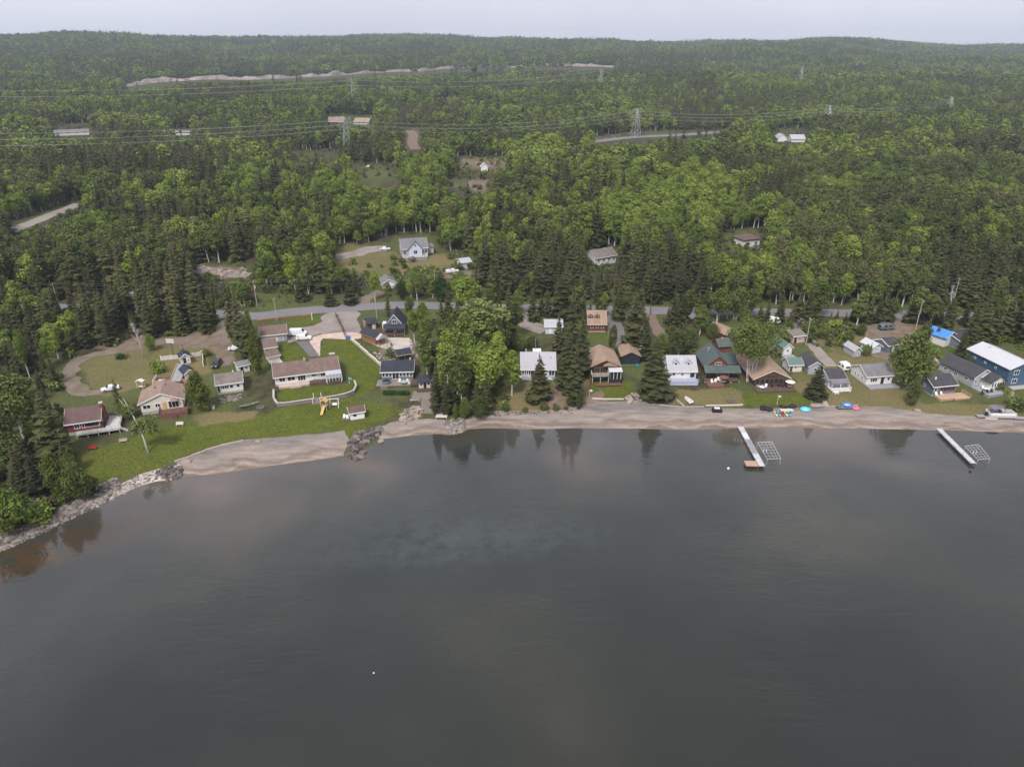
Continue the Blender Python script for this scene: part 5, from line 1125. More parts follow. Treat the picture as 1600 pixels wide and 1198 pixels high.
for i in range(6): x = W * .28 + (W * .22 + .5) * i / 5; MB().box(x - .05, x + .05, -D/2 - 2.62, -D/2 - 2.5, .5, h.zt - .55).build('mullion', 'white_paint', sr)
MB().box(W * .29, W/2 + .4, -D/2 - 2.55, -D/2 - 2.5, 1.4, h.zt - .6).build('pane', 'pale_glass', sr)
h = House('garage', 'white garage with a wide brown roof beside the parked van', (409,537), (449,533), 7.6, 2.6, 'x', 1.5, .5, 'white_siding', 'brown_shingle', cat='garage', found=.15); h.door('f', .74, 1.6, 2.1, 'grey_siding').door('f', .93, .9, 2.0, 'grey_deck')
House('shed', 'white shed with a brown roof below the garage', (415,555), (434,552), 4.2, 2.1, 'shed', .9, .4, 'white_siding', 'brown_shingle', cat='shed', found=.15).win('f', .2, .9, .9, .7)
h = House('shed', 'low brown roofed lean-to with a pale wood deck beside the tall cedar', (420,566), (438,562), 3.0, 1.5, 'shed', .5, .4, 'cream_siding', 'brown_shingle', cat='shed', found=.1); h.deck(-h.W/2, h.W/2, -h.D/2 - 3, -h.D/2 - .03, .2, 'pale_concrete')
h = House('shed', 'small white beach shed with a brown roof on the lawn', (548,657), (570,654), 3.0, 2.0, 'x', .9, .3, 'white_paint', 'maroon_shingle', cat='shed', found=.15); h.win('f', .32, .9, .8, .6, 'screen_dark'); h.deck(-h.W/2 - 2.2, -h.W/2 - .03, -h.D/2, h.D/2 - .6, .2, 'brown_deck')
h = House('workshop', 'orange-brown timber workshop with a navy roof and a glass front', (565,530), (587,540), 3.8, 2.3, 'x', 1.2, .4, 'orange_wood', 'navy_shingle', 'orange_wood', cat='shed', found=.15); h.win('f', .3, .9, .8, .7)
MB().prism([(-h.D/2 - .3, h.zt - .3), (h.D/2 + .3, h.zt - .3), (.0, h.zt + 1.2)], h.W/2 + .45, h.W/2 + 1.6, 'x').build('glass_gable', 'pale_glass', h.root)
for y in (-1.6, 0, 1.6): MB().box(h.W/2 + 1.35, h.W/2 + 1.5, y - .08, y + .08, 0, h.zt - .31).build('post', 'orange_wood', h.root)
h = House('shed', 'small dark brown shed with a navy roof and a pale door', (575,516), (589,514), 3.2, 2.3, 'x', 1.0, .35, 'brown_siding', 'navy_shingle', 'brown_siding', cat='shed', found=.1); h.door('f', .68, 1.2, 1.9, 'pale_concrete')
h = House('chalet', 'steep navy roofed chalet with a white trimmed gable', (604,521), (631,521), 7.5, 2.5, 'y', 3.6, .5, 'slate_blue_siding', 'navy_shingle', found=.4)
h.win('f', .5, 3.0, 1.6, 1.3).door('f', .5, 1.0, 2.0, 'white_paint', True).win('f', .2, .8, 1, 1).win('f', .82, .8, 1, 1); h.lean_roof(-h.W/2 - .7, h.W/2 + .8, -h.D/2 - 2.2, -h.D/2 - .4, h.zt - .6, h.zt + .5, 'navy_shingle', pm='orange_wood'); h.deck(-h.W/2 - .6, h.W/2 + .7, -h.D/2 - 2.2, -h.D/2 - .03, .4, 'brown_deck')
h.deck(-h.W/2 - 1.6, -h.W/2 - .65, -h.D/2, 1, .4, 'brown_deck'); MB().box(-h.W/2 - 1.7, -h.W/2 - .02, -1, 1.6, 0, 2.3).build('side_porch', 'white_siding', h.root)
h = House('cottage', 'dark navy cottage with a long row of white framed windows', (597,595), (646,594), 7.6, 2.5, 'x', 1.5, .5, 'slate_blue_siding', 'navy_shingle', found=.4); W, D = h.W, h.D
for i in range(9):
    f = .06 + i * .11
    if i in (3, 4): continue
    h.win('f', f, .8, .85, 1.2)
h.win('f', .445, .05, 2.0, 2.05).win('r', .5, .8, 1.2, 1).vent(W * .38, 2, h.zt + 1.1)
h.deck(-W/2 - 1.2, W/2 - .5, -D/2 - 4.2, -D/2 - .03, .38, 'weathered_deck', '', steps=(-W/2 + 1, 2, 'f'), skirt='brown_deck').deck(W/2 - .48, W/2 + 4.5, -D/2 - 4.2, -D/2 - .03, .3, 'brown_deck', 'f', 'brown_deck')
NAVY = h
h = House('gazebo', 'small gazebo with a navy pyramid roof beside the navy cottage', (655,610), (674,609), 3.4, 2.1, 'pyr', 1.5, .5, 'cream_siding', 'navy_shingle', cat='gazebo', found=.5); h.door('f', .5, .8, 1.9, 'screen_dark').win('f', .2, .9, 1.0, .8).win('f', .8, .9, 1.0, .8); h.deck(-h.W/2 - .6, h.W/2 + .8, -h.D/2 - 1.6, -h.D/2 - .03, .45, 'brown_deck', 'f', 'brown_deck')
h = House('pavilion', 'open pavilion with a navy roof and orange posts behind the navy cottage', (622,567), (643,563), 4.0, 2.3, 'x', .9, .4, 'brown_siding', 'navy_shingle', 'pole_wood', cat='pavilion', found=.1); h.win('f', .3, .3, 1.8, 1.7, 'orange_wood').win('f', .75, .3, 1.6, 1.7, 'orange_wood')
h = House('boathouse', 'tiny navy roofed shelter at the bottom of the beach stairs', (683,641), (698,640), 2.6, 2.0, 'x', .8, .35, 'grey_siding', 'navy_shingle', cat='shed', found=.2); h.win('f', .5, .7, 1.6, .9); h.deck(-h.W/2, h.W/2, -h.D/2 - 2.4, -h.D/2 - .03, .25, 'grey_deck', 'f', 'grey_deck')
# --- middle
h = House('cottage', 'cottage with a big pale grey roof behind the dense spruce', (815,590), (867,590), 10, 2.5, 'x', 3.0, .5, 'pale_blue_siding', 'pale_grey_shingle', found=.3); W, D = h.W, h.D
for f in (.05, .11, .17, .23): h.win('f', f, .6, .8, 1.4)
h.door('f', .33, 1.0, 2.05, 'screen_dark').win('f', .86, .3, .9, 1.8).win('f', .94, .3, .9, 1.8).win('f', .6, .8, 1.6, 1.2).vent(-W * .36, 1, h.zt + 2.8, 'concrete', .2, .9).vent(W * .38, -2, h.zt + 1.9, 'concrete'); h.deck(-W/2, W/2, -D/2 - 2.2, -D/2 - .03, .28, 'grey_deck')
MB().box(-1.3, 1.2, D/2, D/2 + 2.5, 0, h.zt + 1.2).build('rear_wing', 'white_siding', h.root); MB().tube([(-.5, D/2 + 1, h.zt), (-.5, D/2 + 1, h.zt + 5)], .06, 6).build('mast', 'bright_wire', h.root)
h = House('garage', 'white garage with a pale grey roof beside the gravel driveway', (852,522), (878,522), 6, 2.5, 'x', 1.3, .4, 'pale_blue_siding', 'pale_grey_shingle', cat='garage', found=.1); h.win('f', .72, 1.0, .9, .6).door('f', .3)
h = House('shed', 'small white gabled shed next to the white garage', (868,538), (879,538), 3, 2.2, 'y', .9, .25, 'white_siding', 'pale_grey_shingle', cat='shed', found=.15); h.win('f', .32, 1.0, .5, .6).win('f', .72, 1.0, .5, .6)
h = House('chalet', 'brown chalet with a steep tan roof and two dormers', (919,519), (946,519), 7.2, 2.6, 'x', 3.2, .4, 'dark_red_siding', 'tan_shingle', 'pale_concrete', found=.4); h.dormer(0, 1.5, 1.2, 'brown_siding').dormer(-h.W * .4, 1.5, 1.2, 'brown_siding').win('f', .5, 1.0, .9, 1.0)
for f in (.2, .8): h.win('f', f, .9, .9, 1.0)
h = House('cottage', 'dark cottage with a tan gable roof, a white balcony and a screened sunroom', (925,593), (966,592), 11.5, 4.0, 'y', 1.7, .7, 'navy_siding', 'tan_shingle', 'orange_wood', found=.2); W, D = h.W, h.D
h.win('f', .18, 2.0, 1.4, 1.6).win('f', .40, 2.0, 1.4, 1.7).win('f', .3, .1, 2, 1.6).win('l', .3, 2, 1.2, 1.1).win('l', .7, 2, 1.2, 1.1)
h.deck(-W/2 - .4, W * .08, -D/2 - 2.4, -D/2 - .03, 2.0, 'weathered_deck', 'flr', 'pale_concrete')
MB().box(W * .09, W/2 + .2, -D/2 - 2.9, -D/2 - .03, .0, 1.3).build('sunroom_base', 'navy_siding', h.root)
sr = h.lean_roof(W * .06, W/2 + .5, -D/2 - 3.2, -D/2 - .9, 3.55, 3.9, 'white_metal_roof', 'sunroom_roof', pm='navy_siding')
MB().box(W * .10, W/2 + .15, -D/2 - 2.85, -D/2 - 2.8, 1.3, 3.5).build('screen', 'glass', sr)
for i in range(4): x = W * .10 + (W * .4 + .05) * i / 3; MB().box(x - .06, x + .06, -D/2 - 2.95, -D/2 - 2.86, 1.3, 3.54).build('mullion', 'white_paint', sr)
MB().prism([(-W * .1, h.zt + .3), (W * .42, h.zt + .1), (W * .12, h.zt + 1.1)], -D/2 - 1.2, -D/2 + 2.2, 'y').build('small_gable', 'tan_shingle', h.root)
MB().prism([(-W/2 + .3, 0), (W/2, 0), (W/2, .2), (-W/2 + .3, .2)], -D/2 - 4.6, -D/2 - 3, 'y').build('stone_terrace', 'red_deck', h.root)
h = House('garage', 'dark garage with a tan gable roof beside the tall spruces', (971,570), (999,570), 8.0, 2.6, 'y', 1.3, .45, 'navy_siding', 'tan_shingle', 'brown_siding', cat='garage', found=.1); h.win('f', .6, 1.5, .9, .5, 'navy_siding')
House('shed', 'white shed half hidden by the broad spruce', (1000,558), (1012,557), 5, 2.3, 'y', .8, .3, 'white_siding', 'pale_grey_shingle', cat='shed', found=.1).win('f', .4, .9, .6, .6)
h = House('cottage', 'white cottage with a pale grey roof, two dormers and a lavender deck', (1044,596), (1086,596), 8.5, 2.5, 'x', 2.8, .5, 'white_siding', 'pale_grey_shingle', found=.9); W, D = h.W, h.D
h.dormer(-W * .23, 1.5, 1.0).dormer(W * .24, 1.5, 1.0).win('f', .18, .9, .9, .9).win('f', .5, .9, .8, .8).door('f', .87, 1.6, 2.05, 'pale_blue_siding', True).vent(0, -1.4, h.zt + 2.0, 'white_paint', .25)
h.deck(-W/2, W/2 + .3, -D/2 - 2.4, -D/2 - .03, .85, 'lavender_paint', 'f', 'lavender_paint', skirt='lavender_paint').win('l', .4, .9, .9, .9)
# --- log house group
h = House('log_house', 'red log house with a green cross-gabled roof and a wide porch', (1101,590), (1138,590), 10.5, 3.2, 'y', 3.0, .6, 'red_log', 'green_shingle', 'red_log', found=.4); W, D = h.W, h.D
h.win('f', .5, 3.6, 1.9, .8, 'cream_siding').win('l', .3, .9, 1.2, 1.1).win('l', .7, .9, 1.2, 1.1).door('f', .35, 1, 2.05, 'brown_siding').win('f', .7, .9, 1.6, 1.2)
h.lean_roof(-W/2 - .9, W/2 + 2.6, -D/2 - 3.0, -D/2 - .36, h.zt - .9, h.zt + .35, 'green_shingle', pm='red_log'); h.deck(-W/2 - .8, W/2 + 2.4, -D/2 - 3.2, -D/2 - .03, .4, 'brown_deck')
MB().prism([(-2.6, .4), (2.6, .4), (2.6, h.zt - .1), (0, h.zt + 1.7), (-2.6, h.zt - .1)], W/2, W/2 + 2.4, 'x').build('side_wing', 'red_log', h.root); MB().prism([(-3.1, h.zt - .42), (0, h.zt + 1.74), (3.1, h.zt - .42), (3.1, h.zt - .26), (0, h.zt + 1.92), (-3.1, h.zt - .26)], .6, W/2 + 2.8, 'x').build('wing_roof', 'green_shingle', h.root)
h.deck(-W/2 - .6, W * .1, -D/2 - 6.4, -D/2 - 3.25, .25, 'red_deck', '', skirt='red_deck').chimney(-W * .2, 1.5, .5, .5, h.zt, h.zt + 3.0, 'steel', False)
LOG = h
h = House('shed', 'red log shed with a green roof behind the log house', (1122,553), (1141,551), 4.2, 2.4, 'x', 1.6, .4, 'red_log', 'green_shingle', 'red_log', cat='shed', found=.1); h.chimney(-.4, -.6, .35, .35, h.zt, h.zt + 1.9, 'steel')
h = House('cabin', 'little red cabin with a tan roof behind the birch clump', (1134,535), (1152,529), 7.0, 2.6, 'y', 1.7, .4, 'red_log', 'tan_shingle', 'pale_concrete', cat='cabin', found=.1, ridge=-.4); h.win('f', .5, 1.0, .7, .8).win('f', .75, .8, .8, .8)
h = House('shed', 'grey shed half hidden in the trees by the road', (1081,508), (1092,507), 4.5, 2.2, 'y', 1.0, .3, 'brown_siding', 'grey_shingle', 'brown_siding', cat='shed', found=.1)
h = House('cottage', 'cottage with a broad tan gable roof and a dark screened porch', (1178,606), (1230,604), 15.5, 2.6, 'y', 2.2, .8, 'brown_siding', 'tan_shingle', 'pale_concrete', found=.3); W, D = h.W, h.D
for i in range(7): h.win('f', .08 + i * .14, .75, 1.15, 1.5, 'brown_siding', cross=False)
h.win('f', .5, 2.75, 3.2, .5, 'brown_siding').deck(-W/2 - .4, W/2 + 1.2, -D/2 - 3.2, -D/2 - .03, .28, 'brown_deck', '', skirt='brown_deck').win('l', .2, .9, 1.2, 1)
SCREEN = h
h = House('cottage', 'narrow white cabin with a green roof beside the broad tan roof', (1223,556), (1236,555), 10, 2.5, 'y', 1.2, .4, 'white_siding', 'green_metal', cat='cabin', found=.2); h.win('f', .5, 1.0, .8, .8).deck(-h.W/2 - .6, h.W/2 + .6, -h.D/2 - 3, -h.D/2 - .03, .2, 'grey_deck')
h = House('cabin', 'small white cabin with a green roof right of the broad tan roof', (1232,582), (1252,581), 4.4, 2.2, 'x', 1.2, .4, 'white_siding', 'green_metal', cat='cabin', found=.2); h.win('f', .5, .9, .7, .8).door('f', .15, .8, 1.9, 'dark_red_siding')
h = House('shed', 'small pink shed beside the gravel lane', (1238,537), (1257,535), 3.6, 2.3, 'shed', .6, .35, 'pink_siding', 'grey_brown_shingle', cat='shed', found=.1); h.door('f', .2, .8, 1.9, 'screen_dark').win('f', .52, .9, 1.2, .8)
h = House('cabin', 'cabin with a dark grey roof behind the bushy pine', (1262,585), (1283,585), 7.5, 2.4, 'y', 1.3, .4, 'grey_siding', 'charcoal_shingle', cat='cabin', found=.2); h.win('f', .5, .9, 1, .9)
h = House('cabin', 'cabin with a grey roof and a white front porch beside the bushy pine', (1293,606), (1319,605), 6.5, 2.4, 'x', 1.3, .4, 'pale_blue_siding', 'charcoal_shingle', cat='cabin', found=.3); W, D = h.W, h.D
h.win('f', .2, .9, .9, .9).win('f', .7, .7, 1.6, 1.3); h.lean_roof(-W/2 - .2, W/2 + .3, -D/2 - 2.2, -D/2 - .5, h.zt - .55, h.zt - .1, 'grey_shingle'); h.deck(-W/2, W/2 + .4, -D/2 - 3, -D/2 - .03, .3, 'white_paint', 'fr', 'white_paint', steps=(-W * .3, 1.4, 'f'))
h = House('shed', 'grey shed with a pale arched roof behind the small camper', (1332,558), (1344,557), 5.0, 1.9, 'y', 1.1, .2, 'grey_siding', 'pale_grey_shingle', cat='shed', found=.1); h.win('f', .35, .2, .5, 1.4).win('f', .7, .2, .5, 1.4)
h = House('shed', 'pale shed with a white gable roof and a small window', (1362,553), (1375,551), 5.0, 2.1, 'y', 1.0, .45, 'pale_blue_siding', 'white_metal_roof', cat='shed', found=.1); h.win('f', .45, 1.0, .7, .6)
h = House('garage', 'slate blue garage with a charcoal roof beside the round broadleaf tree', (1386,552), (1404,548), 5.5, 2.3, 'x', 1.2, .3, 'slate_blue_siding', 'charcoal_shingle', cat='garage', found=.1); h.door('f', .45, .5, 2.0, 'white_paint')
h = House('cottage', 'white cottage with a grey roof and a low grey deck', (1352,603), (1392,600), 7.6, 2.6, 'x', 1.9, .4, 'white_siding', 'grey_shingle', found=.3); W, D = h.W, h.D
h.win('f', .28, .75, 2.2, 1.2).door('f', .62, .9, 2.05, 'screen_dark').win('f', .85, .9, .9, 1.0).deck(-W/2 - .2, W/2 + 1, -D/2 - 2.6, -D/2 - .03, .28, 'grey_deck', '', skirt='grey_deck')
for f in (.3, .52, .74): h.win('l', f, .9, .7, .9)
h = House('cottage', 'slate blue cottage with a charcoal roof and a new pinkish wood deck', (1455,619), (1491,615), 6.8, 2.5, 'x', 1.7, .4, 'slate_blue_siding', 'charcoal_shingle', found=.4); W, D = h.W, h.D
for f in (.12, .38, .5, .62, .74, .88): h.win('f', f, .8, .9, 1.2, 'dark_red_siding' if f > .2 else None)
h.deck(-W/2 + .4, W * .12, -D/2 - 3.0, -D/2 - .03, .35, 'new_wood', '', skirt='new_wood').deck(W * .14, W/2 + 2.2, -D/2 - 3.4, -D/2 - .03, .25, 'new_wood', 'r', 'new_wood', skirt='new_wood').vent(-W * .25, -1.4, h.zt + 1.2, 'white_paint', .22).win('l', .5, .9, .8, .9)
h = House('house', 'pale grey house with a charcoal roof and a white gabled sunroom', (1518,606), (1548,601), 12, 2.7, 'y', 2.0, .45, 'grey_siding', 'charcoal_shingle', found=.4); W, D = h.W, h.D
for f in (.2, .5, .8): h.win('l', f, .9, 1.3, 1.0)
h.win('f', .12, .8, .8, 1.2); MB().prism([(-.9, .4), (W/2 + .6, .4), (W/2 + .6, h.zt - .2), (W/4 - .1, h.zt + 1.2), (-.9, h.zt - .2)], -D/2 - 3.4, -D/2 - .04, 'y').build('sunroom', 'white_siding', h.root)
MB().prism([(-1.4, h.zt - .62), (W/4 - .1, h.zt + 1.24), (W/2 + 1.1, h.zt - .62), (W/2 + 1.1, h.zt - .46), (W/4 - .1, h.zt + 1.42), (-1.4, h.zt - .46)], -D/2 - 3.8, -D/2 - .36, 'y').build('sunroom_roof', 'charcoal_shingle', h.root)
for i in range(5): o = link('window', frame_mesh(.75, 1.4, 'white_paint'), h.root, (-.3 + i * (W/2 + .3) / 4, -D/2 - 3.4, 1.15)); link('pane', pane_mesh(.75, 1.4), o)
h.deck(-W/2 - .5, W/2 + 1.2, -D/2 - 6.0, -D/2 - 3.45, .38, 'grey_deck', '', skirt='grey_deck').deck(-W/2 - .5, -.95, -D/2 - 3.43, -D/2 - .05, .38, 'grey_deck', skirt='grey_deck')
GREYH = h
h = House('house', 'tall blue two-storey house with a white metal roof', (1569,606), (1612,601), 15, 5.4, 'y', 1.7, .5, 'blue_siding', 'white_metal_roof', found=.3); W, D = h.W, h.D
for z in (.8, 3.4):
    for f in (.28, .78): h.win('f', f, z, 1.7, 1.4)
for f in (.2, .45, .7): h.win('l', f, 3.6, .7, .6)
h.win('l', .35, 1.0, .7, .7).deck(-W/2 + 1, W/2, -D/2 - 2, -D/2 - .03, .25, 'concrete').vent(-1, 4, h.zt + 1.3, 'steel')
h = House('shed', 'white shed under a bright blue tarp roof', (1475,543), (1491,537), 6.5, 3.0, 'y', 1.4, .5, 'white_siding', 'blue_tarp', cat='shed', found=.1); h.door('f', .5, 1.0, 2.0, 'grey_deck')
h = House('garage', 'long dark blue carport with a white door in the trees behind the blue tarp roof', (1497,545), (1521,533), 5, 2.3, 'x', 1.0, .3, 'slate_blue_siding', 'charcoal_shingle', cat='garage', found=.1)
# --- behind the road
h = House('house', 'grey house with a front gable and deck on the cleared hillside', (629,404), (669,401), 10, 3.2, 'x', 3.0, .5, 'grey_siding', 'grey_shingle', found=1.0); W, D = h.W, h.D
MB().prism([(-2.9, .5), (2.9, .5), (2.9, h.zt), (0, h.zt + 3.0), (-2.9, h.zt)], -D/2 - 1.2, 0, 'y').build('front_gable', 'pale_blue_siding', h.root); MB().prism([(-3.4, h.zt - .5), (0, h.zt + 3.05), (3.4, h.zt - .5), (3.4, h.zt - .3), (0, h.zt + 3.25), (-3.4, h.zt - .3)], -D/2 - 1.6, 0, 'y').build('gable_roof', 'grey_shingle', h.root)
for x, z, w_, hh_ in ((0, 1.8, 1.7, 1.7), (0, 5.0, .9, 1.2)): o = link('window', frame_mesh(w_, hh_, 'white_paint'), h.root, (x, -D/2 - 1.2, z)); link('pane', pane_mesh(w_, hh_), o)
for f in (.1, .78, .92): h.win('f', f, .7, 1.4, 1.5)
h.deck(-W/2, W * .42, -D/2 - 4, -D/2 - 1.25, 1.0, 'grey_deck', 'flr', 'white_paint', skirt='grey_deck'); MB().box(W/2, W/2 + 3, -2, 3.5, .5, 3.4).build('side_wing', 'grey_siding', h.root); MB().box(W/2 + .02, W/2 + 3.4, -2.4, 3.9, 3.42, 3.62).build('wing_roof', 'grey_shingle', h.root)
House('garage', 'pale garage beside the spruces on the cleared hillside', (722,421), (736,419), 5.5, 2.6, 'x', 1.0, .4, 'pale_blue_siding', 'pale_grey_shingle', cat='garage', found=.2).win('f', .6, 1.0, .9, .7)
h = House('shed', 'white gabled shed beside the bright aspen behind the road', (599,453), (619,451), 7, 2.3, 'y', 1.4, .5, 'white_siding', 'grey_shingle', cat='shed', found=.1); h.door('f', .5, 3.2, 2.0, 'white_paint')
h = House('house', 'white house with a grey-brown roof deep in the wood behind the road', (930,417), (962,411), 8, 3.4, 'x', 2.2, .5, 'white_siding', 'grey_brown_shingle', found=.3)
for f in (.15, .4, .65, .88): h.win('f', f, 1.2, 1.2, 1.2)
h.win('l', .5, 1.6, 1.2, 1.2).vent(2, 0, h.zt + 2)
h = House('house', 'small dark roofed house alone in the bright wood', (1161,388), (1186,385), 7, 3.4, 'hip', 2.0, .6, 'white_siding', 'maroon_shingle', found=.3); h.win('f', .25, 1.0, 1.6, 1.3).win('f', .75, 1.0, 1.6, 1.3)
for nm, lb, A, B, d_, wh_, rf, ri, wl_, rm in [
    ('house', 'far house with a red-brown roof left of the lattice tower top', (514,196), (538,196), 14, 3.2, 'x', 4, 'brown_siding', 'light_brown_shingle'), ('house', 'far pinkish roofed house right of the lattice tower', (553,195), (576,196), 14, 3, 'x', 3, 'grey_siding', 'tan_shingle'),
    ('mobile_home', 'far white mobile home in front of the dark conifers', (274,212), (297,212), 6, 2.8, 'x', 1, 'white_siding', 'grey_shingle'), ('mobile_home', 'far long white trailer home in the upper left wood', (86,213), (140,211), 8, 3, 'x', 1.5, 'white_siding', 'grey_shingle'),
    ('house', 'far white house beside the highway', (1215,222), (1229,222), 10, 3, 'y', 3, 'white_siding', 'pale_grey_shingle'), ('house', 'far white house right of its neighbour near the highway', (1236,223), (1257,223), 10, 2.8, 'x', 3, 'white_siding', 'pale_grey_shingle'),
    ('shed', 'far small white roofed building in the green wood', (889,243), (902,243), 8, 4, 'x', 2.5, 'white_siding', 'pale_grey_shingle'), ('shed', 'far white tent-like shed in the sandy clearing', (752,268), (762,268), 5, 3, 'y', 2, 'white_paint', 'white_metal_roof')]:
    h = House(nm, lb, A, B, d_, wh_, rf, ri, .6, wl_, rm, cat='house' if nm != 'shed' else 'shed', found=.3)
    if h.W > 12:
        for f in (.15, .4, .65, .88): h.win('f', f, 1.5, 2.0, 1.6)
# ---------------------------------------------------------------- vehicles
def wheel_mesh():
    if 'wheel' not in _CACHE:
        t = MB(); t.tube([(0, -.12, 0), (0, .12, 0)], .36, 14); r = MB(); r.tube([(0, -.13, 0), (0, .13, 0)], .2, 10); _CACHE['wheel'] = (t.mesh('tyre', 'rubber'), r.mesh('rim', 'steel'))
    return _CACHE['wheel']
def vehicle(name, label, u, v, heading, body, kind='suv', cat='car', group=None):
    """length along local x (front at +x); heading in degrees, 0 = pointing right, -90 = towards the lake"""
    p = G(u, v); o = thing(name, label, cat, p + Vector((0, 0, .1)), R(heading), group)
    L_, Wd = {'suv': (4.7, 1.9), 'car': (4.5, 1.8), 'van': (5.6, 2.05), 'pickup': (5.5, 1.95)}[kind]; a, b = -L_/2, L_/2
    lower = {'suv': [(a, .35), (b, .35), (b, .85), (b - .25, 1.02), (b - 1.25, 1.12), (a + .02, 1.12), (a, .9)], 'car': [(a, .3), (b, .3), (b, .7), (b - .3, .85), (b - 1.3, .95), (a + .6, .95), (a, .88)],
             'van': [(a, .35), (b, .35), (b, .95), (b - .2, 1.1), (b - .9, 1.25), (a, 1.25)], 'pickup': [(a, .45), (b, .45), (b, .95), (b - .2, 1.12), (b - 1.35, 1.2), (a, 1.2)]}[kind]
    cab = {'suv': [(a + .05, 1.12), (b - 1.2, 1.12), (b - 1.9, 1.72), (a + .45, 1.75), (a + .1, 1.6)], 'car': [(a + .5, .95), (b - 1.2, .95), (b - 2.0, 1.45), (a + 1.2, 1.45)],
           'van': [(a, 1.25), (b - .85, 1.25), (b - 1.5, 2.15), (a + .1, 2.25)], 'pickup': [(a + 2.1, 1.2), (b - 1.3, 1.2), (b - 2.0, 1.8), (a + 2.25, 1.82)]}[kind]
    m = MB().prism(lower, -Wd/2, Wd/2, 'y'); w2 = Wd/2 - .12; n = len(cab); vs = [(x, -(Wd/2 - .02 if i < 2 else w2), z) for i, (x, z) in enumerate(cab)] + [(x, (Wd/2 - .02 if i < 2 else w2), z) for i, (x, z) in enumerate(cab)]
    m.add(vs, [tuple(range(n)), tuple(range(2*n-1, n-1, -1))] + [(i, i + n, (i + 1) % n + n, (i + 1) % n) for i in range(n)])
    if kind == 'pickup': m.box(a + .02, a + 2.0, -Wd/2, -Wd/2 + .1, 1.2, 1.45); m.box(a + .02, a + 2.0, Wd/2 - .1, Wd/2, 1.2, 1.45); m.box(a, a + .1, -Wd/2, Wd/2, 1.2, 1.45)
    me = m.mesh('body', body); ob = link('body', me, o); bv = ob.modifiers.new('soft_edges', 'BEVEL'); bv.width = .07; bv.segments = 2; bv.limit_method = 'ANGLE'
    z0, z1 = cab[0][1], cab[2][1]; g = MB(); x0, x1 = (cab[0][0] + .25, cab[1][0] - .55); xm = (x0 + x1) / 2
    if kind == 'van': x0 = b - 2.9; xm = (x0 + x1) / 2
    for s in (-1, 1):
        for q0, q1 in ((x0, xm - .05), (xm + .05, x1)):
            y = s * (Wd/2 - .045); y2 = s * (w2 + .015); zz0, zz1 = z0 + .1, z1 - .12; sh = .12 * (q1 == x1) + .1
            g2 = MB(); g2.add([(q0, y, zz0), (q1 + .1, y, zz0), (q1 - sh, y2, zz1), (q0, y2, zz1), (q0, y - s * .06, zz0), (q1 + .1, y - s * .06, zz0), (q1 - sh, y2 - s * .06, zz1), (q0, y2 - s * .06, zz1)], [(0, 1, 2, 3), (7, 6, 5, 4), (0, 4, 5, 1), (1, 5, 6, 2), (2, 6, 7, 3), (3, 7, 4, 0)]); g2.build('window', 'glass', o)
    c1, c2 = cab[1], cab[2]
    def shield(p, q, nm, off):
        ax, az, bx, bz = p[0] + (q[0] - p[0]) * .1, p[1] + (q[1] - p[1]) * .1, p[0] + (q[0] - p[0]) * .9, p[1] + (q[1] - p[1]) * .9
        MB().prism([(ax + off, az), (bx + off, bz), (bx + off * .2, bz - .02), (ax + off * .2, az - .02)], -w2 + .1, w2 - .1, 'y').build(nm, 'glass', o)
    shield(c1, c2, 'windscreen', .05); shield(cab[0], cab[-1], 'rear_window', -.05)
    tm, rm = wheel_mesh()
    for x in (a + .85, b - .9):
        for y in (-Wd/2 + .08, Wd/2 - .08): w = link('wheel', None, o, (x, y, .34)); link('tyre', tm, w); link('rim', rm, w)
    for y in (-.65, .65): MB().box(b - .06, b + .03, y - .2, y + .2, .72, .88).build('headlight', 'lamp_lens', o); MB().box(a - .03, a + .05, y - .12, y + .12, .75, .98).build('tail_light', 'red_plastic', o)
    return o
vehicle('van', 'white cargo van parked beside the garage', 466, 524, 5, 'car_white', 'van', 'van')
vehicle('parked_car', 'white estate car parked in front of the white van', 475, 531, 6, 'car_white', 'suv')
vehicle('parked_car', 'black car parked on the dirt track above the white cottage', 339, 572, -88, 'car_black', 'suv')
vehicle('parked_car', 'white car half hidden by the cedars', 369, 547, 8, 'car_white', 'car')
vehicle('parked_car', 'white car at the end of the dirt loop', 173, 610, -150, 'car_white', 'car')
vehicle('parked_car', 'white car beside the grey hillside house', 602, 391, 5, 'car_white', 'car')
vehicle('pickup_truck', 'white and dark pickup in front of the pale hillside garage', 707, 427, 15, 'car_white', 'pickup', 'truck')
vehicle('parked_car', 'white car parked in the far clearing beside the lattice tower', 577, 262, 8, 'car_white', 'car')
vehicle('parked_car', 'dark car on the road side dirt lane at the right', 1442, 505, 20, 'car_grey', 'suv')
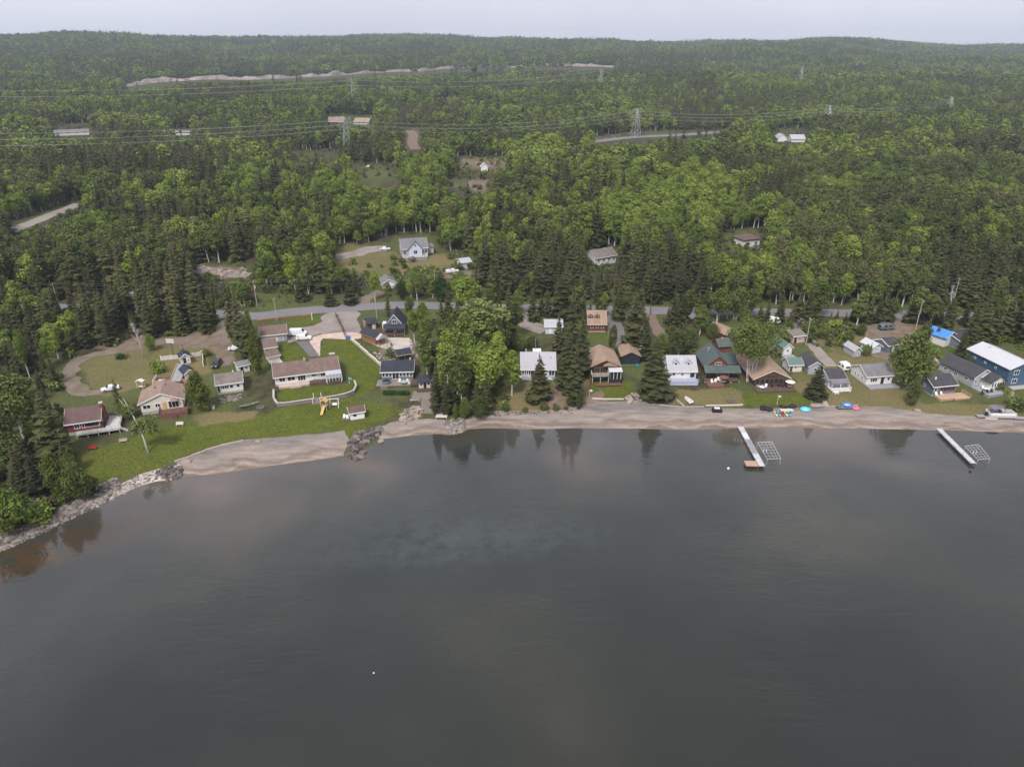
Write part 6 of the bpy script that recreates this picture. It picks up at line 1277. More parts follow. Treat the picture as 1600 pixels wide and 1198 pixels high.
def camper(label, u, v, rz, L_=4.2, m='white_paint', hgt=2.2, wd=2.1, name='camper_trailer'):
    p = G(u, v); o = thing(name, label, 'trailer', p, R(rz)); h = hgt
    pr = [(-L_/2, .55), (L_/2, .55), (L_/2 + .1, 1.1), (L_/2 - .25, h), (L_/2 - .9, h + .3), (-L_/2 + .6, h + .3), (-L_/2 + .1, h - .1), (-L_/2 - .05, 1.1)]
    b = link('body', MB().prism(pr, -wd/2, wd/2, 'y').mesh('body', m), o); q = b.modifiers.new('soft_edges', 'BEVEL'); q.width = .15; q.segments = 3; q.limit_method = 'ANGLE'
    for s in (-1, 1):
        for x in (-.9, .7): MB().box(x - .4, x + .4, min(s * wd/2, s * (wd/2 + .03)), max(s * wd/2, s * (wd/2 + .03)), 1.35, 1.95).build('window', 'glass', o)
    MB().box(-L_/2 - .12, -L_/2 - .03, -.6, .6, 1.2, 1.8).build('window', 'glass', o); MB().box(L_/2 + .02, L_/2 + .12, -.6, .6, 1.3, 1.8).build('window', 'glass', o)
    tm, rm = wheel_mesh()
    for y in (-wd/2 + .1, wd/2 - .1): w = link('wheel', None, o, (0, y, .34)); link('tyre', tm, w); link('rim', rm, w)
    MB().tube([(L_/2, 0, .55), (L_/2 + 1.1, 0, .5)], .06, 6).build('tow_bar', 'steel', o); return o
camper('small rounded white camper on the grass beside the grey lane', 1318, 578, -80, 3.2)
camper('white camper trailer parked among the trees by the road', 1206, 506, 10, 5.0)
camper('dark purple-grey utility trailer on the dirt yard', 1384, 515, 8, 5.0, 'car_grey', 1.9, name='utility_trailer')
camper('grey camper under the trees beside the dirt yard', 1436, 500, 15, 5.5, 'concrete', 2.2)
# ---------------------------------------------------------------- docks and boat lifts
def dock(label, P0, P1, width, secs, z=.8, side=None):
    a, b = Vector(at_z(*P0, z)), Vector(at_z(*P1, z)); d = b - a; L_ = d.length; o = thing('dock', label, 'dock', (a.x, a.y, 0), math.atan2(d.y, d.x)); n = len(secs); x = 0
    for i, (fr, m) in enumerate(secs):
        x1 = x + fr * L_; s = MB().box(x + .03, x1 - .03, -width/2, width/2, z - .12, z).build('dock_section', m, o)
        MB().box(x + .03, x1 - .03, -width/2 - .06, -width/2 - .005, z - .3, z + .01).box(x + .03, x1 - .03, width/2 + .005, width/2 + .06, z - .3, z + .01).build('side_rail', 'aluminium', s)
        for y in (-width/2 - .1, width/2 + .1): MB().tube([(x1 - .2, y, -2.2), (x1 - .2, y, z + .25)], .05, 6).build('leg', 'dark_pole', s)
        x = x1
    if side: MB().box(L_ - side[0], L_ - .05, *side[1], z - .2, z + .01).build('platform', 'new_wood', o)
    return o
dk = dock('long narrow dock with white ends, blue-grey middle and a wooden end platform', (1157, 666), (1191, 728), 1.3, [(.17, 'dock_paint'), (.17, 'pale_blue_siding'), (.12, 'grey_deck'), (.12, 'grey_deck'), (.12, 'grey_deck'), (.14, 'dock_paint'), (.16, 'dock_paint')], side=(2.3, (-3.6, -.84)))
dock('long plain white dock at the right end of the beach', (1467, 669), (1521, 723), 1.15, [(.2, 'dock_paint')] * 5)
def boat_lift(label, pts, z, legs):
    o = thing('boat_lift', label, 'boat lift', (0, 0, 0)); c = [Vector((*at_z(*p, z), z)) for p in pts]; ctr = sum(c, Vector()) / 4; o.location = (ctr.x, ctr.y, 0); c = [q - Vector((ctr.x, ctr.y, 0)) for q in c]
    f = MB()
    for i in range(4): f.tube([c[i], c[(i + 1) % 4]], .05, 6)
    f.build('top_frame', 'aluminium', o)
    for k in range(1, 4): t = k / 4; MB().tube([c[0].lerp(c[1], t), c[3].lerp(c[2], t)], .03, 6).build('rail', 'aluminium', o)
    for k in range(1, 6): t = k / 6; MB().tube([c[0].lerp(c[3], t), c[1].lerp(c[2], t)], .022, 6).build('crossbar', 'aluminium', o)
    for q in c: MB().tube([q, (q.x, q.y, -2.2)], .05, 6).build('leg', 'aluminium', o)
    e = c[0].lerp(c[3], .6); MB().tube([e, e + Vector((0, 0, .9))], .06, 6).build('winch_post', 'white_paint', o); e2 = c[0].lerp(c[3], .6) + Vector((.7, 0, 0)); MB().tube([e2, e2 + Vector((0, 0, .9))], .06, 6).build('winch_post', 'white_paint', o)
    return o
boat_lift('empty aluminium boat lift beside the dock with the wooden platform', [(1184, 691), (1206, 690), (1220, 716), (1199, 717)], 1.6, 1)
boat_lift('empty aluminium boat lift beside the plain white dock', [(1508, 697), (1529, 694), (1547, 716), (1528, 718)], 1.3, 1)
for k, (u, v) in enumerate([(1148, 689), (1153, 690), (1158, 691)]):
    q = at_z(u, v, 0); tag(MB().tube([(0, 0, -2), (0, 0, .9)], .06, 6).build('mooring_post', 'pole_wood', loc=(*q, 0)), 'thin pale mooring post standing in the water beside the dock', 'post', 'mooring posts beside the dock')
for (u, v, lb, m) in [(1138, 732, 'white mooring buoy left of the dock platform', 'white_paint'), (1516, 737, 'dark mooring buoy below the plain white dock', 'rubber'), (584, 1051, 'tiny white buoy far out on the dark water', 'white_paint')]:
    q = at_z(u, v, 0); o = thing('buoy', lb, 'buoy', (*q, 0)); (lambda k: MB().lathe([(.02 * k, -.25 * k), (.25 * k, -.12 * k), (.32 * k, .08 * k), (.25 * k, .26 * k), (.04 * k, .36 * k)], 12))(.45 if v > 1000 else 1).build('float', m, o, smooth=True); MB().tube([(0, 0, .1), (0, 0, .2 if v > 1000 else .5)], .03, 6).build('ring', 'steel', o)
# ---------------------------------------------------------------- boats and beach toys
def hull(L_, B, Hh, sheer=.12, n=12, both=True, thick=.05):
    b = MB(); rows = []
    for i in range(n + 1):
        t = i / n; s = math.sin(math.pi * t) ** .6 if both else (min(1, (1 - t) * 2.2) ** .55 if t > .5 else 1); s = max(s, .03); z = Hh + sheer * (2 * t - 1) ** 2
        w = B / 2 * s; rows.append([(-L_/2 + L_ * t, -w, z), (-L_/2 + L_ * t, -w * .75, Hh * .3), (-L_/2 + L_ * t, 0, .02 + (.3 * Hh if s < .1 else 0)), (-L_/2 + L_ * t, w * .75, Hh * .3), (-L_/2 + L_ * t, w, z)])
    for i in range(n):
        a, c = rows[i], rows[i + 1]
        for j in range(4): b.add([a[j], c[j], c[j + 1], a[j + 1]], [(0, 1, 2, 3)])
    for r in (rows[0], rows[-1]): b.add(r, [(0, 1, 2, 3, 4)])
    return b, rows
def open_boat(name, label, u, v, rz, L_, B, Hh, m, inner, both=True, flip=False, cat='boat', seats=2, group=None):
    p = G(u, v); o = thing(name, label, cat, p + Vector((0, 0, Hh + .15 if flip else .08)), R(rz), group); b, rows = hull(L_, B, Hh, both=both); ob = b.build('hull', m, o, smooth=True); q = ob.modifiers.new('thickness', 'SOLIDIFY'); q.thickness = .06
    if flip: o.rotation_euler = (math.pi, 0, R(rz))
    for k in range(seats): x = -L_ * .2 + L_ * .4 * k / max(1, seats - 1); MB().box(x - .14, x + .14, -B * .42, B * .42, Hh * .62, Hh * .72).build('seat', inner, o)
    g = MB(); g.tube([Vector(r[0]) for r in rows], .04, 5); g.tube([Vector(r[4]) for r in rows], .04, 5); g.build('gunwale', inner, o); return o
def kayak(label, u, v, rz, m, z=.1):
    p = G(u, v); o = thing('kayak', label, 'kayak', p + Vector((0, 0, z)), R(rz), 'kayaks lined up on the beach'); b = MB(); n = 12; K = 8; vs = []
    for i in range(n + 1):
        t = i / n; s = max(.04, math.sin(math.pi * t) ** .7)
        for j in range(K): a = 2 * math.pi * j / K; vs.append((-1.5 + 3.0 * t, .38 * s * math.cos(a), .2 + .19 * s * math.sin(a) + .08 * (2 * t - 1) ** 2))
    b.add(vs, [(i * K + j, (i + 1) * K + j, (i + 1) * K + (j + 1) % K, i * K + (j + 1) % K) for i in range(n) for j in range(K)] + [tuple(range(K)), tuple(n * K + j for j in range(K))[::-1]]); b.build('hull', m, o, smooth=True)
    r = MB(); ring = [(.52 * math.cos(a), .24 * math.sin(a), .41) for a in [2 * math.pi * k / 14 for k in range(15)]]; r.tube(ring, .035, 5, False).build('cockpit_rim', 'rubber', o); MB().box(-.3, .2, -.17, .17, .36, .40).build('seat', 'rubber', o)
for k, (m, nm) in enumerate([('lime_plastic', 'pale lime kayak, leftmost of the five on the beach'), ('sky_plastic', 'blue kayak between the lime and the red kayak'), ('red_plastic', 'red kayak in the middle of the row on the beach'), ('lime_plastic', 'pale lime kayak right of the red kayak'), ('sky_plastic', 'blue kayak, rightmost of the five on the beach')]): kayak(nm, 1212 + k * 5.4, 648, 84, m)
open_boat('canoe', 'green canoe lying on the grass in front of the white cottage', 390, 634, 32, 5.0, .95, .42, 'olive_hull', 'driftwood', True, cat='canoe')
open_boat('dinghy', 'white dinghy lying on the lawn below the white dormered cottage', 1075, 627, 105, 3.6, 1.5, .55, 'white_paint', 'pale_concrete', False, False)
open_boat('rowboat', 'white rowing boat beside the pale grey roofed cottage', 820, 591, 10, 3.4, 1.4, .5, 'white_paint', 'grey_deck', False); open_boat('rowboat', 'small white boat beside the dense spruce and the pale grey cottage', 863, 591, 60, 2.8, 1.2, .5, 'white_paint', 'grey_deck', False)
open_boat('rowboat', 'grey rowing boat pulled up on the back of the beach', 1278, 636, 4, 3.6, 1.4, .5, 'concrete', 'grey_deck', False)
open_boat('rowboat', 'long dark rowing boat beside the blue and pink toys', 1322, 638, 3, 5.0, 1.5, .45, 'slate_blue_siding', 'grey_deck', False)
open_boat('paddle_board', 'pale upturned board beside the pontoon boat', 1549, 655, -10, 3.0, .9, .25, 'pale_concrete', 'white_paint', True, True, 'board', 1)
def pontoon():
    p = G(1563, 652); o = thing('pontoon_boat', 'silver and grey pontoon boat standing at the beach edge', 'boat', p + Vector((0, 0, .35)), R(-2)); L_ = 7.4
    for y in (-.95, .95): MB().tube([(-L_/2, y, .3), (L_/2 - .8, y, .3), (L_/2 - .2, y, .45), (L_/2, y, .62)], [.32, .32, .22, .03], 12).build('pontoon', 'aluminium', o)
    MB().box(-L_/2 + .1, L_/2 - .5, -1.3, 1.3, .62, .74).build('deck', 'grey_deck', o)
    for y in (-1.28, 1.28):
        MB().box(-L_/2 + .2, L_/2 - .7, y - .03, y + .03, .74, 1.45).build('side_panel', 'white_paint', o)
    for x in (-L_/2 + .2, L_/2 - .7): MB().box(x - .03, x + .03, -1.24, 1.24, .74, 1.45).build('end_panel', 'white_paint', o)
    for x0, x1, y0, y1 in ((-3, -1.4, -1.2, -.6), (-3, -1.4, .6, 1.2), (1.2, 2.8, -1.2, -.6), (1.2, 2.8, .6, 1.2)): MB().box(x0, x1, y0, y1, .74, 1.15).box(x0, x1, y0 if y0 < 0 else y1 - .15, y0 + .15 if y0 < 0 else y1, 1.15, 1.5).build('bench', 'concrete', o)
    MB().box(-.3, .3, .4, 1.0, .74, 1.5).build('console', 'car_grey', o); MB().prism([(-3.2, 2.5), (-1.6, 2.75), (.1, 2.5), (.1, 2.55), (-1.6, 2.8), (-3.2, 2.55)], -1.2, 1.2, 'y').build('canopy', 'car_grey', o)
    for x in (-3.1, 0): 
        for y in (-1.2, 1.2): MB().tube([(x, y, 1.4), (x, y, 2.52)], .03, 5).build('canopy_pole', 'steel', o)
    MB().box(-L_/2 - .5, -L_/2 + .05, -.25, .25, .3, 1.2).build('motor', 'car_black', o)
pontoon()
def platform(name, label, u, v, rz, sx, sy, h, m, cat, legs=True):
    p = G(u, v); o = thing(name, label, cat, p, R(rz)); MB().box(-sx/2, sx/2, -sy/2, sy/2, h - .1, h).build('top', m, o)
    for x in (-sx/2 + .1, sx/2 - .1):
        for y in (-sy/2 + .1, sy/2 - .1): MB().box(x - .06, x + .06, y - .06, y + .06, -.3, h - .1).build('leg', m, o)
    return o
platform('dock_section', 'grey stored dock section left of the pontoon boat', 1535, 652, 0, 3.2, 1.4, .5, 'grey_deck', 'dock'); platform('dock_section', 'grey stored dock section right of the pontoon boat', 1594, 655, 0, 3.6, 1.4, .5, 'grey_deck', 'dock')
for k, u in enumerate((1224, 1234)): platform('beach_platform', ['pale wooden platform above the lime kayaks', 'pale wooden platform above the right blue kayak'][k], u, 642, 0, 1.7, 1.3, .35, 'pale_concrete', 'platform')
def inflatable(label, u, v, m, rr=1.0, tube=.3, ringm=None):
    p = G(u, v); o = thing('inflatable_ring', label, 'inflatable', p); ring = [(rr * math.cos(2 * math.pi * k / 16), rr * .8 * math.sin(2 * math.pi * k / 16), tube) for k in range(17)]; MB().tube(ring, tube, 8, False).build('ring', m, o, smooth=True); MB().lathe([(rr * .8, .1), (rr * .8, .16)], 14).build('floor', ringm or 'white_paint', o)
inflatable('bright cyan inflatable with a pink rim at the beach', 1258, 641, 'cyan_plastic', 1.1); inflatable('blue inflatable ring lying on the dark rowing boat place', 1324, 634, 'blue_plastic', 1.3)
inflatable('pink inflatable ring at the beach beside the blue one', 1337, 639, 'pink_plastic', .7)
def bundle(name, label, u, v, m, cat, n=5, s=.7, seed=1, spread=1.4):
    """a heap under one cover: several rounded boxes fused into one lump"""
    rnd = random.Random(seed); b = MB()
    for _ in range(n): b.rock((rnd.uniform(-spread, spread), rnd.uniform(-.4, .4), s * .4), s * rnd.uniform(.7, 1.2), rnd, .8)
    return tag(b.build(name, m, loc=G(u, v), smooth=False), label, cat)
bundle('covered_pile', 'dark heap of stored gear beside the kayak platforms', 1196, 640, 'black_cover', 'pile', 6, .8, 3, 1.8); bundle('covered_pile', 'dark grey heap behind the kayak platforms', 1228, 636, 'black_cover', 'pile', 7, .7, 4, 2.2)
def covered_seat():
    p = G(1120, 643); o = thing('storage_box', 'black storage box with a white lid on the back of the beach', 'box', p, R(-3)); b = link('body', MB().box(-1.3, 1.3, -.7, .7, -.1, .85).mesh('body', 'black_cover'), o); q = b.modifiers.new('soft_edges', 'BEVEL'); q.width = .12; q.segments = 2; MB().box(-.7, .7, -.2, .6, .87, 1.05).build('lid', 'white_paint', o)
covered_seat()
# ---------------------------------------------------------------- garden furniture
def chair_mesh(m):
    k = ('chair', m)
    if k not in _CACHE:
        b = MB(); b.obox((0, 0, .38), .6, .6, .08, 0, -.12); b.obox((0, .33, .75), .6, .08, .8, 0, -.3)
        for x in (-.26, .26): b.box(x - .04, x + .04, -.3, -.22, 0, .38); b.box(x - .04, x + .04, .2, .28, 0, .4); b.box(x - .06, x + .06, -.3, .35, .58, .63)
        _CACHE[k] = b.mesh('lawn_chair', m)
    return _CACHE[k]
def chairs(spots, label, group, m='white_paint'):
    for u, v, z, rz in spots:
        p = G(u, v); tag(link('lawn_chair', chair_mesh(m), None, p + Vector((0, 0, z)), R(rz)), label, 'chair', group)
chairs([(1122, 598, .55, 0), (1126, 599, .55, 20), (1117, 600, .45, -30), (1112, 601, .45, 10)], 'white chair on the red-brown deck of the log house', 'chairs on the log house deck')
chairs([(1184, 606, .25, 30), (1190, 605, .25, 0), (1196, 607, .25, -30)], 'white chair on the lake side deck of the screen porch cottage', 'chairs at the screen porch')
chairs([(1216, 605, .25, 20), (1222, 606, .25, -10), (1229, 606, .25, -30), (1206, 606, .25, 0)], 'dark chair on the deck of the screen porch cottage', 'dark chairs at the screen porch', 'car_black')
chairs([(538, 654, 0, 0), (543, 655, 0, 15)], 'white chair beside the small beach shed', 'chairs at the beach shed')
chairs([(324, 640, 0, 20), (329, 638, 0, -10), (334, 640, 0, 10)], 'grey chair on the grass below the round cedar', 'grey chairs below the round cedar', 'concrete')
chairs([(448, 599, .75, 0), (455, 599, .75, 10), (462, 598, .75, -10)], 'dark chair on the pink porch of the long bungalow', 'chairs on the pink porch', 'car_grey'); chairs([(490, 597, .7, 0), (495, 596, .7, 10)], 'white chair on the brown porch of the long bungalow', 'white chairs on the brown porch')
chairs([(1542, 617, .42, 10), (1548, 616, .42, -20), (1535, 618, .42, 30)], 'dark chair on the deck of the pale grey house', 'dark chairs at the pale grey house', 'car_black'); chairs([(1535, 611, .42, 0)], 'white chair on the deck of the pale grey house', 'white chair at the pale grey house')
chairs([(1462, 621, .4, 0), (1470, 620, .4, 10)], 'white chair on the new pinkish deck', 'chairs on the new deck'); chairs([(656, 545, 0, 0), (612, 541, 0, 30)], 'dark chair on the pale gravel patio', 'chairs on the gravel patio', 'car_grey')
chairs([(624, 600, .42, -30), (638, 600, .42, 40), (640, 603, .42, 70)], 'white chair on the deck of the navy cottage', 'white chairs at the navy cottage')
def round_table(label, u, v, z, m='white_paint', umb=None, r=.8):
    p = G(u, v); o = thing('garden_table', label, 'table', p + Vector((0, 0, z))); MB().lathe([(r, .70), (r, .75)], 16).build('top', m, o); MB().lathe([(.3, 0), (.06, .06), (.06, .70)], 10).build('pedestal', m, o)
    if umb: MB().tube([(0, 0, .7), (0, 0, 2.3)], .03, 6).build('pole', 'steel', o); MB().lathe([(1.4, 1.9), (1.38, 1.95), (.02, 2.4)], 8).build('umbrella', umb, o)
round_table('pale round table on the deck of the navy cottage', 631, 602, .42, 'pale_glass', r=1.0); round_table('white round table below the screen porch', 1190, 608, .0); round_table('table with a pale umbrella beside the screen porch', 1233, 607, .2, 'pole_wood', 'cream_siding')
round_table('white round table on the deck of the pale grey house', 1540, 613, .42); round_table('table with a red umbrella in front of the log house', 1130, 600, .3, 'pole_wood', 'red_deck')
def hot_tub():
    p = G(604, 601); o = thing('hot_tub', 'round dark grey hot tub on the deck of the navy cottage', 'hot tub', p + Vector((0, 0, .4))); MB().lathe([(1.15, 0), (1.2, .75), (1.1, .85), (1.0, .86)], 20).build('shell', 'car_grey', o); MB().lathe([(1.12, .87), (.9, 1.0), (.05, 1.05)], 20).build('cover', 'car_black', o)
hot_tub()
def tank():
    p = G(659, 560); o = thing('water_tank', 'teal cylindrical tank with a white lid beside the pavilion', 'tank', p); MB().lathe([(.85, 0), (.88, 1.3), (.85, 1.6)], 18).build('body', 'teal_plastic', o); MB().lathe([(.88, 1.61), (.7, 1.85), (.1, 1.95)], 18).build('lid', 'white_paint', o)
tank()
def bin_(label, u, v, m):
    p = G(u, v); o = thing('wheeled_bin', label, 'bin', p, .3); MB().add([(-.3, -.3, .05), (.3, -.3, .05), (.3, .3, .05), (-.3, .3, .05), (-.38, -.4, 1.05), (.38, -.4, 1.05), (.38, .4, 1.05), (-.38, .4, 1.05)], [(0, 3, 2, 1), (4, 5, 6, 7), (0, 1, 5, 4), (1, 2, 6, 5), (2, 3, 7, 6), (3, 0, 4, 7)]).build('body', m, o); MB().box(-.41, .41, -.43, .43, 1.06, 1.14).build('lid', m, o)
    for x in (-.3, .3): MB().tube([(x - .04, .33, .12), (x + .04, .33, .12)], .12, 10).build('wheel', 'rubber', o)
bin_('blue bin at the end of the wooden fence', 542, 530, 'blue_plastic'); bin_('second blue bin at the end of the wooden fence', 546, 530, 'blue_plastic'); bin_('green bin beside the dark garage', 995, 575, 'teal_plastic')
def tent():
    p = G(1102, 507); o = thing('tent_shelter', 'dark green arched canvas shelter among the roadside trees', 'tent', p, .2); pr = [(1.9 * math.cos(a), 2.4 * math.sin(a)) for a in [math.pi * k / 10 for k in range(11)]]; MB().prism(pr, -2, 2.6, 'y').build('canvas', 'green_canvas', o); MB().box(-.7, .7, -2.06, -2.01, 0, 1.7).build('door_flap', 'screen_dark', o)
tent()
# play things on the lawn
def playhouse():
    p = G(508, 640); o = thing('play_slide', 'yellow climbing tower with a slide at the foot of the retaining wall', 'playset', p, R(-4))
    for x in (-.7, .7):
        for y in (-.7, .7): MB().box(x - .07, x + .07, y - .07, y + .07, -.2, 2.7).build('post', 'pole_wood', o)
    MB().box(-.75, .75, -.75, .75, 1.2, 1.32).build('floor', 'new_wood', o); MB().prism([(-.95, 2.5), (0, 3.2), (.95, 2.5), (.95, 2.58), (0, 3.3), (-.95, 2.58)], -.95, .95, 'y').build('roof', 'yellow_plastic', o); MB().prism([(-.75, 1.3), (-2.9, .2), (-3.3, .15), (-3.3, .22), (-2.9, .28), (-.75, 1.42)], -.35, .35, 'x').build('slide', 'yellow_plastic', o)
playhouse()
def swing():
    p = G(523, 635); o = thing('swing_frame', 'white swing frame standing below the retaining wall', 'swing', p, R(5)); f = MB()
    for x in (-1.1, 1.1): f.tube([(x, -.9, -.1), (x, 0, 2.3)], .08, 6); f.tube([(x, .9, -.1), (x, 0, 2.3)], .08, 6); f.tube([(x, -.5, 1.0), (x, .5, 1.0)], .06, 6)
    f.tube([(-1.3, 0, 2.3), (1.3, 0, 2.3)], .08, 6); f.build('frame', 'white_paint', o); MB().box(-.7, .7, -.2, .25, .5, .58).box(-.7, .7, .2, .28, .6, 1.0).build('seat', 'white_paint', o)
    for x in (-.6, .6): MB().tube([(x, 0, .55), (x, 0, 2.25)], .02, 4).build('chain', 'steel', o)
swing()
def arbor():
    p = G(221, 606); o = thing('garden_arbor', 'cream garden arbor seat on the grass behind the cream bungalow', 'arbor', p, R(-6))
    for x in (-.8, .8):
        for y in (-.5, .5): MB().box(x - .06, x + .06, y - .06, y + .06, -.1, 2.1).build('post', 'cream_siding', o)
    MB().prism([(-1.1, 2.1), (0, 2.5), (1.1, 2.1), (1.1, 2.18), (0, 2.6), (-1.1, 2.18)], -.7, .7, 'y').build('roof', 'cream_siding', o); MB().box(-.7, .7, -.3, .3, .42, .5).build('seat', 'cream_siding', o)
arbor()
def hoop():
    p = G(272, 558); o = thing('basketball_hoop', 'basketball backboard on a tall dark pole behind the white fence', 'basketball hoop', p, R(-3)); hh = height_px(p, 535); MB().tube([(0, 0, -.3), (0, 0, hh)], .09, 8).build('pole', 'dark_pole', o); MB().box(-1.2, 1.2, -.4, -.3, hh - .1, hh + 1.3).build('backboard', 'basket_board', o); MB().tube([(0, -.3, hh + .1), (0, 0, hh - .4)], .05, 6).build('bracket', 'dark_pole', o)
    ring = [(.23 * math.cos(2 * math.pi * k / 12), -.68 + .23 * math.sin(2 * math.pi * k / 12), hh + .25) for k in range(13)]; MB().tube(ring, .02, 5, False).build('rim', 'red_plastic', o)
hoop()
tag(MB().tube([(0, 0, -.3), (-.6, 0, 4.8)], .1, 8).build('lamp_post', 'dark_pole', loc=G(292, 561)), 'bare dark post leaning behind the white fence', 'post')
def bench(label, u, v, rz, m):
    p = G(u, v); o = thing('garden_bench', label, 'bench', p, R(rz)); MB().box(-.9, .9, -.25, .25, .42, .5).build('seat', m, o); MB().obox((0, .3, .75), 1.8, .07, .5, 0, -.2).build('backrest', m, o)
    for x in (-.75, .75): MB().box(x - .05, x + .05, -.22, .28, -.1, .42).build('leg', m, o)
bench('red bench on the lawn below the red cottage', 145, 702, 5, 'car_red'); bench('grey weathered bench on the lawn below the red cottage', 193, 691, 20, 'driftwood'); bench('pale plank bench at the foot of the red deck', 281, 665, 6, 'pale_concrete')
def flag(label, u, v, vt, m):
    p = G(u, v); h = height_px(p, vt); o = thing('flagpole', label, 'flagpole', p); MB().tube([(0, 0, -.3), (0, 0, h)], [.06, .03], 6).build('pole', 'white_paint', o); MB().lathe([(.01, h), (.07, h + .07), (.01, h + .14)], 8).build('finial', 'steel', o)
    vs = [(.03 + .18 * i, .05 * math.sin(i * 1.3), h - .15 - j * .55) for j in range(2) for i in range(5)]; f = MB().add(vs, [(i, i + 1, i + 6, i + 5) for i in range(4)]).build('flag', m, o); q = f.modifiers.new('thickness', 'SOLIDIFY'); q.thickness = .015
flag('thin pole with a pale pennant at the beach left of the kayaks', 1214, 632, 617, 'cream_siding'); flag('thin white pole on the lawn beside the long bungalow', 546, 600, 589, 'sky_plastic'); flag('white pole at the corner of the tan roofed cottage lawn', 921, 618, 608, 'white_paint')
# fire pits
for (u, v, lb) in [(1141, 627, 'round stone fire ring on the dry grass below the log house'), (407, 637, 'dark fire ring beside the retaining wall')]:
    p = G(u, v); o = thing('fire_pit', lb, 'fire pit', p); rnd = random.Random(3)
    for k in range(10): a = 2 * math.pi * k / 10; MB().rock((.9 * math.cos(a), .9 * math.sin(a), .12), .32, rnd).build('stone', 'dark_stone', o)
    MB().lathe([(.75, .02), (.3, .1)], 12).build('ash_bed', 'dark_stone', o)
mat('dry_hedge', (.20, .12, .055), .95, .4, 2.5, bump=.15)
# ---------------------------------------------------------------- walls, fences, edges
def wall_run(name, label, px, h, th, m, cap=None, cat='wall', z_off=-.4, posts=None, boards=None):
    P = [G(*p) for p in px]; o = thing(name, label, cat, P[0])
    for a, b in zip(P[:-1], P[1:]):
        d = Vector((b.x - a.x, b.y - a.y, 0)); L_ = d.length; yaw = math.atan2(d.y, d.x); mid = (a + b) / 2 - P[0]
        if boards:
            n = max(1, int(L_ / boards))
            for i in range(n):
                t = (i + .5) / n; q = a.lerp(b, t) - P[0]; k = ('board', m, round(L_ / n, 1), h)
                if k not in _CACHE: _CACHE[k] = MB().box(-L_/n/2 + .02, L_/n/2 - .02, -th/2, th/2, -.15, h).mesh('fence_panel', m)
                link('fence_panel', _CACHE[k], o, q, yaw)
        else: MB().obox((mid.x, mid.y, mid.z + (h + z_off) / 2), L_ + th * .5, th, h - z_off, yaw).build('wall_section', m, o)
        if cap: MB().obox((mid.x, mid.y, mid.z + h + .06), L_ + th * .4, th + .15, .1, yaw).build('coping', cap, o)
    if posts:
        for q in P: MB().box(-.09, .09, -.09, .09, -.3, h + .25).build('post', posts, o, q - P[0])
    return o
wall_run('retaining_wall', 'curved grey block retaining wall with a pale top below the long bungalow', [(428,613),(428.5,627),(434,635),(450,634),(470,631),(490,628)], 1.0, .4, 'stone', 'concrete'); wall_run('retaining_wall', 'curved right half of the block retaining wall, beyond the garden steps', [(500,627),(520,624),(540,620),(553,615),(557,607),(554,599)], 1.0, .4, 'stone', 'concrete')
def garden_steps():
    p = G(495, 631); o = thing('garden_steps', 'stone steps with white posts through the retaining wall', 'steps', p, R(7))
    for i in range(5): MB().box(-.85, .85, .38 * i, .38 * i + .42, -.3, .2 * (i + 1)).build('step', 'stone', o)
    for x in (-1.0, 1.0):
        for y in (0, 2.2): MB().box(x - .07, x + .07, y - .07, y + .07, -.3, 1.7 + .25 * y).build('post', 'white_paint', o)
garden_steps()
wall_run('white_fence', 'white L-shaped garden fence behind the orange ramp deck', [(252,563),(268,561.5),(285,560),(302,558),(316,555)], 1.3, .1, 'pale_concrete', None, 'fence', posts='white_paint', boards=1.6); wall_run('white_fence', 'short white fence turning down beside the dirt track', [(317,555),(318,563),(318,572)], 1.3, .1, 'white_paint', None, 'fence', posts='white_paint', boards=1.2)
wall_run('wooden_fence', 'brown board fence between the gravel driveways', [(524.5,493),(529,503),(534,513),(539.5,527)], 1.5, .12, 'brown_deck', None, 'fence', posts='pole_wood', boards=1.2)
wall_run('garden_wall', 'pale concrete wall running down to the navy cottage', [(549,532),(562,543),(575,555),(588,566),(597,574)], .8, .4, 'concrete', 'pale_concrete'); wall_run('wooden_fence', 'brown board fence along the tan roofed cottage', [(921,610),(922,600),(921,590),(920,580)], 1.5, .1, 'orange_wood', None, 'fence', posts='brown_deck', boards=1.2)
wall_run('lattice_fence', 'reddish lattice fence beside the teal tank', [(650,568),(660,570),(670,568)], 1.5, .1, 'red_deck', None, 'fence', posts='brown_deck', boards=.9)
wall_run('timber_edge', 'pale timber edging along the lawn of the tan roofed cottage', [(926,623),(945,624),(974,624)], .3, .3, 'pale_concrete', None, 'edging', -.2); wall_run('timber_edge', 'pale timber edge between beach and dry grass below the log house', [(1103,634),(1130,634),(1160,633)], .3, .3, 'pale_concrete', None, 'edging', -.2)
wall_run('timber_edge', 'low timber edge between beach and lawn right of the kayaks', [(1265,635),(1300,636),(1340,634)], .3, .3, 'driftwood', None, 'edging', -.2); wall_run('timber_edge', 'low timber edge between beach and grass below the white dormered cottage', [(1030,633),(1060,636),(1100,636)], .3, .3, 'driftwood', None, 'edging', -.2)
wall_run('shore_log', 'long weathered log wall along the top of the grey beach', [(274,722),(300,713),(322,704),(345,697),(380,689)], .35, .5, 'driftwood', None, 'log', -.3)
wall_run('dry_hedge', 'low orange-brown dry hedge between the road and the garage', [(404,503),(425,500),(450,497),(470,495),(488,494)], .7, .9, 'dry_hedge', None, 'hedge', -.3)
wall_run('garden_path', 'pale plank walk from the lawn to the beach beside the white dormered cottage', [(1046,612),(1057,624),(1068,634)], .12, .5, 'driftwood', None, 'walkway', -.2); wall_run('garden_path', 'pale plank walk to the beach beside the bushy pine', [(1281,616),(1287,625),(1291,634)], .15, 1.2, 'driftwood', None, 'walkway', -.2)
